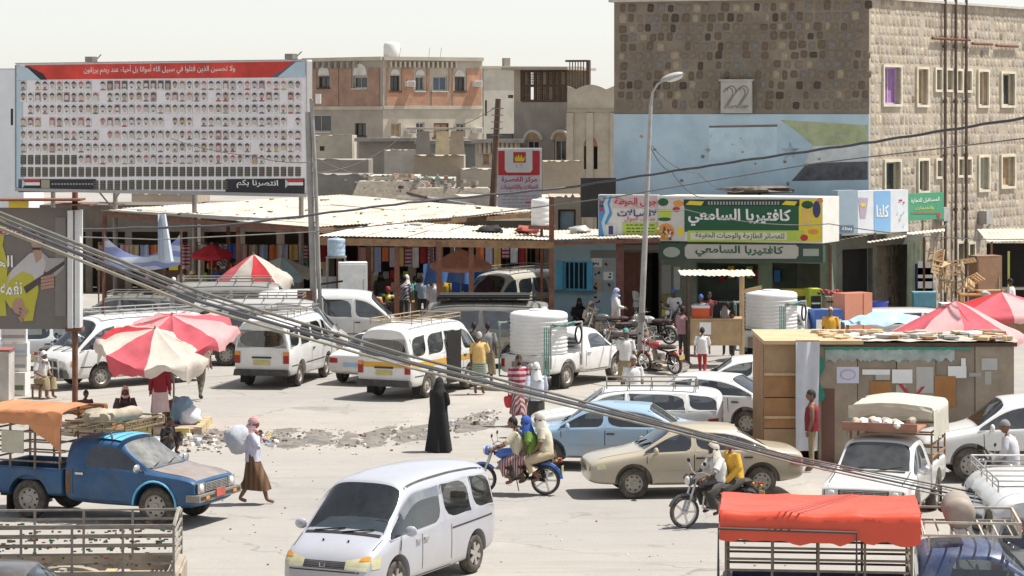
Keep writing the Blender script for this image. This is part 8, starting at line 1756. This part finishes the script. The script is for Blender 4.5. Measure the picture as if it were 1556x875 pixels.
# hanging clothes on a line in the market
def clothes_line(lab, xa, xb, Y, z, n, k0):
 t = thing('clothes_line', lab, 'clothes line', (XW((xa + xb) / 2, Y), Y * KY, 0)); a = XW(xa, Y) - t.location.x; mb = MB(); mb.tube([(a, 0, z + .1), (0, 0, z), (-a, 0, z + .1)], .012, 5); mb.build('rope', CG, t)
 for x in (a, -a): mb = MB(); mb.bar((x, 0, 0), (x, 0, z + .13), .05); mb.build('pole', WOOD, t)
 for k in range(n):
  x = a + (k + .5) * -2 * a / n; mb = MB(); h_ = rnd.uniform(.5, .95); w_ = -1.7 * a / n; mb.grid(lambda u, v: (x - w_ / 2 + w_ * u, .03 * math.sin(u * 9 + k), z + .02 - h_ * v), 6, 4); mb.build('garment', (CW, CRD, CPT, CBL, CPK, CBG, CBW, COR, CLV, CYE, CST)[(k + k0) % 11], t)
clothes_line('line of hanging coloured clothes at the back of the market', 300, 500, 84, 2.45, 13, 0)
clothes_line('line of bright garments behind the freezer', 545, 672, 79.5, 2.62, 11, 4)
clothes_line('line of pale cloths under the banner shops', 150, 290, 83, 2.5, 9, 2)
clothes_line('short line of shirts beside the apricot umbrella', 724, 800, 80.5, 2.7, 6, 7)
umbrella('turquoise white umbrella behind the patched one', (XW(428, 78), 78 * KY, 0), 1.1, 1.9, 2.4, [mat('umbrella_aqua', (.42, .60, .60), .85, .14, 2, thin=.35), UC], n=8, tilt=(R(10), 0), valance=.2, tatter=.4, seed=21)
# ---- drinks cart
t = thing('drinks_cart', 'wooden drinks cart with tin roof and plywood counter outside the cafeteria', 'cart', at(1088, 558)); WP = mat('cart_ply', (.38, .27, .15), .8, .2, 3)
W_ = 1.62
for sx, sy in ((-1, -1), (1, -1), (-1, 1), (1, 1)): mb = MB(); mb.box((sx * W_ / 2, sy * .45 + .45, 1.38), (.07, .07, 2.76 if sy > 0 else 2.70)); mb.build('post', WOODD if sx < 0 else WOODL, t, smooth=0)
for k in range(3): mb = MB(); corr(mb, (-W_ / 2 - .25 + k * .72, -.25, 2.75 - .02 * k), (-W_ / 2 + .52 + k * .72, -.25, 2.75), (-W_ / 2 + .52 + k * .72, 1.2, 2.84), (-W_ / 2 - .25 + k * .72, 1.2, 2.82), 5); mb.build('tin_sheet', RF, t, smooth=80)
mb = MB(); mb.box((0, .02, 1.02), (W_ - .08, .06, .74)); mb.build('front_board', WP, t, smooth=0)
mb = MB(); mb.box((0, .45, 1.42), (W_ + .1, .95, .05)); mb.build('counter_top', WP, t, smooth=0)
mb = MB(); mb.bar((W_ / 2 - .05, -.03, 2.25), (W_ / 2 + .55, -.03, 2.38), .03, .12); mb.build('signal_board', WOODL, t, smooth=0)
mb = MB(); mb.box((-.32, -.02, 1.16), (.34, .012, .36)); mb.build('paper_notice', INKW, t, smooth=0)
ck = G(1066, 558);
goods('cool_box', 'orange red cool box with white lid on the drinks cart', 'cool box', 0, 0, 1, (.50, .42, .30), mat('cooler_orange', (.62, .10, .03), .5), 0, lidx(WHITE, .07), 1.445).location = (ck.x, ck.y + .4, 1.447)
goods('jug', 'black water jug beside the cool box on the cart', 'jug', 0, 0, 1, (.22, .2, .36), CBK, 0, lidx(BLACK, .05, .6), 0, .85).location = (ck.x + .48, ck.y + .38, 1.447)
goods('jug', 'dark metal urn at the cart counter end', 'urn', 0, 0, 1, (.2, .2, .30), STEEL, 0, lidx(STEEL, .05, .5), 0, .8).location = (ck.x + .72, ck.y + .42, 1.447)
# ---- yellow drinks cabinets by the cafeteria
def shelves(t, s):
 mb = MB(); mb.box((0, -s[1] / 2 - .01, s[2] * .62), (s[0] * .8, .02, s[2] * .5)); p = mb.build('glass_door', PANE, t, smooth=0)
 for k in range(3): mb = MB(); mb.box((0, -s[1] / 2 - .03, s[2] * (.45 + k * .14)), (s[0] * .7, .012, .05)); mb.build('drink_row', (INKR, INKY, INKW)[k], p, smooth=0)
goods('drinks_cabinet', 'yellow drinks cabinet with notice beside the cafeteria opening', 'cabinet', 1208, 500, 72.4, (.85, .6, 1.7), mat('cabinet_yellow', (.50, .40, .05), .6), .15, shelves, 0)
goods('drinks_cabinet', 'lime green glass drinks cabinet at the cafeteria corner', 'cabinet', 1236, 500, 72.0, (.42, .6, 1.75), mat('cabinet_lime', (.42, .50, .06), .6), .15, shelves, 0)
def cage(t, s):
 for k in range(9): mb = MB(); mb.box((-s[0] / 2 + s[0] * (k + .5) / 9, -s[1] / 2 - .02, s[2] / 2), (.03, .03, s[2])); mb.build('slat', WOODL, t, smooth=0)
 for z in (.1, .5, .9): mb = MB(); mb.box((0, -s[1] / 2 - .045, s[2] * z), (s[0], .02, .04)); mb.build('rail', BLACK, t, smooth=0)
goods('slatted_crate', 'tall pale slatted crate with red flowers on top', 'crate', 1271, 500, 71.2, (.72, .5, 1.55), mat('crate_grey', (.28, .25, .21), .8), 0, cage, 0)
mb = MB()
for k in range(16): mb.blob((rnd.gauss(0, .2), rnd.gauss(0, .12), .08 + rnd.random() * .1), .06, 7, 5, mi=k % 3, seed=k)
tag(mb.build('flower_heap', [INKR, INKG, INKR], None, (XW(1262, 71.2), 71.2 * KY, 1.56)), 'heap of red flowers lying on the tall slatted crate', 'flowers', kind='stuff')
def openbox(t, s): mb = MB(); mb.box((0, 0, s[2] + .003), (s[0] * .86, s[1] * .8, .006)); mb.build('top_panel', mat('coral_dark', (.42, .15, .10), .8), t, smooth=0); mb = MB(); mb.box((s[0] * .18, -s[1] / 2 - .006, s[2] / 2), (.02, .012, s[2])); mb.build('corner_seam', mat('coral_dark', None), t, smooth=0)
goods('coral_cabinet', 'coral pink boxy cabinet standing in the yard', 'cabinet', 1296, 540, 67.9, (1.05, .6, 1.95), mat('coral', (.62, .26, .17), .7, .1, 2), .5, openbox, 0)
goods('blue_carton', 'blue printed carton beside the coral cabinet', 'carton', 1254, 545, 67.2, (.92, .6, 1.5), mat('carton_blue', (.05, .12, .36), .6), .25, bandx(INKW, (.7,)), 0)
mb = MB(); mb.lathe([(.2, 0), (.26, .5), (.28, .5), (.28, .54), (.25, .54), (.24, .2), (.02, .2)], 18); tag(mb.build('bucket', mat('bucket_blue', (.06, .09, .42), .5), None, (XW(1337, 69.5), 69.5 * KY, 1.0)), 'deep blue plastic bucket on a bench by the goods shop', 'bucket')
goods('bench', 'low grey bench carrying the blue bucket', 'bench', 1340, 540, 69.5, (1.2, .5, 1.0), GREYW, 0, lidx(GALV, .03), 0)
goods('teal_chest', 'teal plastic chest on a box by the shop curtain', 'chest', 1404, 466, 73, (.75, .5, .45), mat('chest_teal', (.12, .30, .38), .5), 0, lidx(mat('chest_teal_lid', (.18, .38, .46), .5)), 1.05)
goods('plinth_box', 'tan box under the teal chest', 'box', 1404, 500, 73, (.9, .6, 1.04), WOOD, 0, bandx(INKGY), 0)
goods('blue_stack', 'tall blue and white carton stack beside the shop curtain', 'carton stack', 1404, 500, 75, (.55, .5, 2.35), mat('stack_blue', (.05, .09, .25), .7), 0, bandx(INKW, (.55, .7, .85, .95)), 0)
goods('washing_machine', 'white washing machine below the stacked chairs', 'washing machine', 1446, 500, 73.4, (.80, .7, 1.15), WHITE, 0, doorx(mat('washer_grey', (.5, .5, .5), .5), False), 0)
# stacked wooden chairs
def chair(lab, c, tilt, rz):
 t = thing('wooden_chair', lab, 'chair', c, 0, None); t.rotation_euler = (tilt[0], tilt[1], rz)
 mb = MB(); mb.box((0, 0, .44), (.42, .42, .04)); mb.build('seat', WOODL, t, smooth=0)
 for sx in (-1, 1):
  for sy in (-1, 1): mb = MB(); mb.box((sx * .18, sy * .18, .21 if sy < 0 else .45), (.045, .045, .42 if sy < 0 else .90)); mb.build('leg', WOODL, t, smooth=0)
 for z in (.62, .74, .86): mb = MB(); mb.box((0, .18, z), (.32, .03, .07)); mb.build('back_rail', WOODL, t, smooth=0)
 for sx in (-1, 1): mb = MB(); mb.box((sx * .18, 0, .2), (.03, .32, .035)); mb.build('stretcher', WOODL, t, smooth=0)
 for x in (-.08, .08): mb = MB(); mb.box((x, .18, .68), (.03, .02, .4)); mb.build('back_slat', WOODL, t, smooth=0)
Yc = 74.0
for lab, px, py, tl, rz in (('pale wooden chair upside down at the top of the chair heap', 1424, 378, (R(170), R(14)), .3), ('pale wooden chair tilted in the middle of the chair heap', 1436, 420, (R(8), R(-18)), .5), ('pale wooden chair lying second in the chair heap', 1443, 408, (R(80), R(20)), 1.2), ('pale wooden chair leaning lowest over the yellow table', 1460, 440, (R(60), R(35)), .4), ('pale wooden chair wedged over the washing machine', 1438, 446, (R(10), R(10)), 2.0)): chair(lab, P(px, py, Yc), tl, rz)
t = thing('yellow_table', 'orange yellow wooden table under the heap of chairs', 'table', (XW(1480, 73.6), 73.6 * KY, 0)); mb = MB(); mb.box((0, 0, 1.42), (1.0, .8, .06)); mb.build('table_top', mat('table_orange', (.58, .28, .10), .6, .2, 4), t, smooth=0)
for sx in (-1, 1):
 for sy in (-1, 1): mb = MB(); mb.box((sx * .44, sy * .34, .695), (.08, .08, 1.385)); mb.build('leg', mat('table_orange', None), t, smooth=0)
goods('wardrobe', 'brown wardrobe standing against the stone side wall', 'wardrobe', 1497, 500, 76.5, (1.0, .6, 2.55), mat('wardrobe_brown', (.30, .17, .10), .7, .2, 3), .35, doorx(mat('wardrobe_door', (.33, .19, .115), .7)), 0)
goods('wooden_chest', 'light brown chest of drawers before the wardrobe', 'chest', 1503, 500, 73.8, (1.0, .6, 1.55), mat('chest_brown', (.36, .22, .11), .7, .2, 3), .2, doorx(mat('chest_brown2', (.32, .2, .1), .7)), 0)
t = thing('stall_shed', 'dark lean to stall with tin roof at the stone wall end', 'stall', (XW(1545, 79), 79 * KY, 0));
mb = MB(); corr(mb, (-1.3, -1.2, 2.95), (1.6, -1.2, 3.0), (1.6, .8, 3.35), (-1.3, .8, 3.3), 18); mb.build('tin_sheet', RF, t, smooth=80)
mb = MB(); mb.box((.2, .5, 1.4), (2.4, .1, 2.8)); mb.build('back_board', DARK, t, smooth=0)
for x in (-1.1, 1.4): mb = MB(); mb.box((x, -1.0, 1.46), (.07, .07, 2.92)); mb.build('post', WOOD, t, smooth=0)
mb = MB(); mb.box((.1, -1.0, 1.25), (2.2, .7, .06)); mb.build('counter', mat('stall_top', (.5, .45, .36), .8), t, smooth=0)
mb = MB(); mb.bar((-.55, -1.35, .2), (-.55, -1.35, 2.6), .07); tag(mb.build('lime_post', mat('post_lime', (.50, .55, .14), .7), None, t.location.copy(), smooth=0), 'lime painted post before the lean to stall', 'post')
mb = MB()
for k in range(30): mb.blob((rnd.gauss(0, .45), rnd.gauss(0, .3), abs(rnd.gauss(0, .2))), (.16, .14, .1), 8, 5, mi=k % 4, amp=.6, seed=k)
tag(mb.build('rag_heap', [INKW, INKGY, CBG, CBK], None, (XW(1530, 72), 72 * KY, 1.0)), 'heap of pale rags and scrap at the right stall', 'rags', kind='stuff')
goods('rag_bench', 'low tan bench carrying the rag heap', 'bench', 1530, 540, 72, (1.7, 1.0, .98), WOOD, 0, lidx(WOODL, .03), 0)
# ---- plywood kiosks in the middle right
A = Vector((XW(1160, 47), 47 * KY)); t = thing('plywood_kiosk', 'brown plywood kiosk with flat pale board roof beside the white cars', 'kiosk', (XW(1186, 47), 47 * KY, 0)); x0 = XW(1161, 47) - t.location.x; x1 = XW(1211, 47) - t.location.x; xr = XW(1290, 48) - t.location.x
PLY = mat('ply_brown', (.34, .18, .08), .75, .22, 2.5); PLY2 = mat('ply_tan', (.36, .24, .14), .8, .2, 2.5); zt = 2.58
for k, (z0, z1, m) in enumerate(((0, .75, PLY2), (.76, 1.42, PLY), (1.43, 1.92, PLY), (1.93, zt, PLY2))): mb = MB(); mb.box(((x0 + x1) / 2, -.02 * (k % 2), (z0 + z1) / 2), (x1 - x0, .06, z1 - z0 - .01)); mb.build('plywood_panel', m, t, smooth=0)
mb = MB(); mb.box((x0 + .02, 1.3, zt / 2), (.06, 2.5, zt)); mb.box(((x0 + xr) / 2, 2.6, zt / 2), (xr - x0, .06, zt)); mb.build('side_panel', PLY, t, smooth=0)
mb = MB(); mb.box(((x0 + xr) / 2 + .05, 1.25, zt + .05), (xr - x0 + .15, 3.0, .08)); mb.build('roof_board', mat('roof_ply', (.50, .37, .22), .8, .15, 2), t, smooth=0)
for z in (1.93, 1.0): mb = MB(); mb.box(((x0 + x1) / 2, -.06, z), (x1 - x0, .05, .06)); mb.build('batten', WOODL, t, smooth=0)
Yk = 47.0; A = Vector((XW(1243, Yk), Yk * KY)); B = Vector((XW(1541, Yk), Yk * KY)); t = thing('poster_kiosk', 'long shabby grey brown kiosk covered with torn posters and a red cross', 'kiosk', ((A.x + B.x) / 2, Yk * KY, 0)); Ti = Matrix.Translation(-t.location); W_ = B.x - A.x
KG = mat('kiosk_taupe', (.34, .28, .21), .85, .22, 1.8, dust=.3, dcol=(.2, .15, .11)); KG2 = mat('kiosk_taupe_dark', (.29, .235, .18), .85, .22, 1.8); zt = ZW(521, Yk)
for k in range(5): mb = MB(); mb.box((-W_ / 2 + W_ * (k + .5) / 5, .02 * (k % 2), zt / 2), (W_ / 5 - .015, .05, zt)); mb.build('panel', (KG, KG2)[k % 2], t, smooth=0)
for sx in (-1, 1): mb = MB(); mb.box((sx * (W_ / 2 - .03), 1.1, zt / 2), (.05, 2.1, zt)); mb.build('side_panel', KG, t, smooth=0)
mb = MB(); mb.box((0, 2.15, zt / 2), (W_ - .1, .05, zt)); mb.build('back_panel', KG, t, smooth=0)
mb = MB(); mb.grid(lambda u, v: (-W_ / 2 - .08 + (W_ + .16) * u, -.12 + 2.4 * v, zt + .05 + .03 * noise.noise(Vector((u * 14, v * 3, 1)))), 50, 6); mb.build('roof_sheet', mat('roof_felt', (.42, .38, .31), .9, .3, 3), t)
mb = MB()
for k in range(70): s_ = rnd.uniform(.05, .28); mb.box((rnd.uniform(-W_ / 2, W_ / 2), rnd.uniform(0, 1.9), zt + .1), (s_ * 1.8, s_, rnd.uniform(.02, .09)), rnd.randrange(5), None, rnd.random() * 3)
o = mb.build('roof_litter', [WOODL, INKGY, INKW, WOOD, CBG], t, smooth=0); o['kind'] = 'stuff'
mb = MB(); mb.box((0, -.06, zt - .03), (W_ + .1, .06, .08)); mb.build('eave_batten', WOODD, t, smooth=0)
def torn(u, v):
 x = -W_ / 2 + .15 + W_ * .66 * u; b = .30 + .10 * noise.noise(Vector((u * 22, 2, 0))) + .07 * noise.noise(Vector((u * 60, 5, 0))); return (x, -.05 - .015 * math.sin(u * 30), zt - .08 - b * v)
mb = MB(); mb.grid(torn, 90, 4); mb.build('torn_plastic', mat('plastic_grey_green', (.34, .40, .38), .5, .3, 3), t)
mb = MB(); mb.grid(lambda u, v: (-W_ / 2 + .12 + W_ * .75 * u, -.075 - .01 * math.sin(u * 50), zt - .09 - (.05 + .035 * noise.noise(Vector((u * 30, 7, 0)))) * v), 90, 2); mb.build('green_edging', mat('edging_green', (.03, .26, .17), .6), t)
mb = MB(); mb.grid(lambda u, v: (-W_ / 2 - .02 + (.10 + .06 * math.sin(v * 9)) * u, -.07, zt - .3 - .95 * v), 3, 14); mb.build('green_rag', mat('edging_green', None), t)
for q, m in (((1271, 557, 1305, 582), ink('poster_lilac', (.60, .58, .70))), ((1355, 561, 1386, 582), INKW), ((1392, 557, 1418, 597), ink('poster_grey', (.46, .45, .42))), ((1310, 561, 1352, 569), INKW), ((1330, 566, 1352, 577), ink('poster_worn', (.42, .40, .36))), ((1361, 584, 1376, 606), ink('poster_worn', None)), ((1322, 579, 1355, 625), mat('orange_board', (.36, .17, .06), .8, .15, 3)), ((1420, 571, 1452, 618), mat('orange_board', None)), ((1440, 556, 1468, 574), INKW), ((1460, 544, 1467, 572), INKW), ((1491, 544, 1515, 562), ink('poster_grey', None)), ((1472, 566, 1490, 572), INKGY), ((1496, 564, 1506, 584), ink('poster_worn', None))): flat('poster', t, Ti, A, B, rect(*q), m, .034 + .0004 * (q[0] % 23))
fr = flat('poster_print', t, Ti, A, B, ell(1288, 569, 12, 8), ink('poster_ring', (.40, .38, .50)), .044); flat('poster_centre', t, Ti, A, B, ell(1288, 569, 10, 6.5), ink('poster_lilac', None), .048)
for q in ([(1364, 583), (1370, 583), (1399, 620), (1393, 620)], [(1400, 587), (1405, 587), (1377, 622), (1371, 622)]): flat('red_cross', t, Ti, A, B, q, INKR, .046 + (.002 if q[0][0] > 1390 else 0))
flat('dark_strip', t, Ti, A, B, rect(1248, 590, 1268, 720), ink('dark_maroon', (.16, .08, .06)), .03)  # dark maroon strip down the left end of the kiosk
t = thing('white_sheet', 'hanging white plastic sheet closing the gap between the two kiosks', 'sheet', (XW(1227, 46.8), 46.8 * KY, 0)); mb = MB(); wv_ = XW(1245, 46.8) - XW(1209, 46.8)
mb.grid(lambda u, v: (-wv_ / 2 + wv_ * u * (.92 + .08 * (1 - v)), -.05 + .04 * math.sin(u * 11 + v * 3), ZW(519, 46.8) - 2.35 * v), 16, 10); mb.build('sheet', mat('sheet_white', (.55, .56, .60), .5, .1, 2), t)
mb = MB(); mb.bar((-wv_ / 2, 0, ZW(518, 46.8)), (wv_ / 2, 0, ZW(518, 46.8)), .04); mb.build('batten', WOODL, t, smooth=0)
mb = MB(); mb.grid(lambda u, v: (-1.1 + 2.2 * u, -.5 + 1.2 * v, .25 * math.sin(u * 3.14) * math.sin(v * 3.1) + .12 * noise.noise(Vector((u * 6, v * 5, 2)))), 24, 12); tag(mb.build('tarpaulin', mat('tarp_pale_blue', (.34, .50, .60), .6, .15, 3), None, (XW(1350, 53), 53 * KY, 2.45)), 'pale blue tarpaulin sagging over a frame beyond the plywood kiosk', 'tarpaulin')
t = thing('shade_stand', 'timber stand holding up the pale blue tarpaulin', 'stand', (XW(1350, 53), 53 * KY, 0))
for x in (-1.05, 1.05):
 for y in (-.45, .65): mb = MB(); mb.box((x, y, 1.22), (.06, .06, 2.44)); mb.build('post', WOOD, t, smooth=0)
# ---- cartons and bags at the left
for i, (px, py, Y, s_, lab) in enumerate(((22, 600, 58.4, (.72, .6, .62), 'white carton with green panel at the bottom of the left pile'), (24, 0, 58.5, (.70, .55, .42), 'white appliance carton in the middle of the left pile'), (24, 0, 58.45, (.68, .5, .34), 'white carton third up in the left pile'), (22, 0, 58.5, (.66, .5, .46), 'white carton at the top of the left pile'))):
 z = (0, .63, 1.06, 1.41)[i]; goods('carton', lab, 'carton', px, py, Y, s_, WHITE, .05 * i - .06, bandx((mat('carton_green', (.14, .2, .10), .7), INKGY, INKP, INKGY)[i], (.35,)), z)
goods('wooden_table', 'pale low counter beside the left carton pile', 'counter', -14, 610, 57.4, (1.1, .8, 1.3), mat('counter_pale', (.5, .46, .42), .8), 0, lidx(mat('counter_red', (.3, .1, .08), .7), .05), 0)
mb = MB(); mb.blob((0, 0, .32), (.30, .26, .34), 16, 12, amp=.35, seed=8); mb.blob((.22, -.1, .2), (.28, .22, .24), 14, 10, mi=1, amp=.4, seed=3); tag(mb.build('bundle', [mat('bag_blue', (.18, .30, .40), .5, .2, 4), mat('bag_white', (.58, .62, .68), .5, .2, 4)], None, at(276, 652), smooth=60), 'blue and white plastic bundles beside the umbrella vendor', 'bundle').location.z = .13
mb = MB(); mb.blob((0, 0, .26), (.2, .2, .28), 12, 10, amp=.3, seed=5); o = tag(mb.build('sack', mat('sack_brown', (.20, .12, .05), .9), None, at(262, 648)), 'small brown sack behind the plastic bundles', 'sack'); o.location.z = .13
mb = MB(); mb.blob((0, 0, .1), (.22, .2, .12), 12, 8, amp=.3, seed=6); o = tag(mb.build('basket_goods', mat('basket_orange', (.5, .2, .08), .8), None, at(178, 664)), 'orange covered basket in front of the seated vendor', 'basket'); o.location.z = .13
mb = MB(); mb.lathe([(.26, .13), (.30, .55), (.27, .55), (.02, .5)], 16); tag(mb.build('drum', mat('drum_red', (.28, .06, .04), .7, .3, 4), None, at(104, 560)), 'red oil drum by the kerb billboard post', 'drum')
goods('grey_block', 'low concrete block beside the motorcycle at the kerb', 'block', 102, 575, 61.6, (.6, .4, .35), CONC, .3, lidx(CONC, .03, .96), 0)
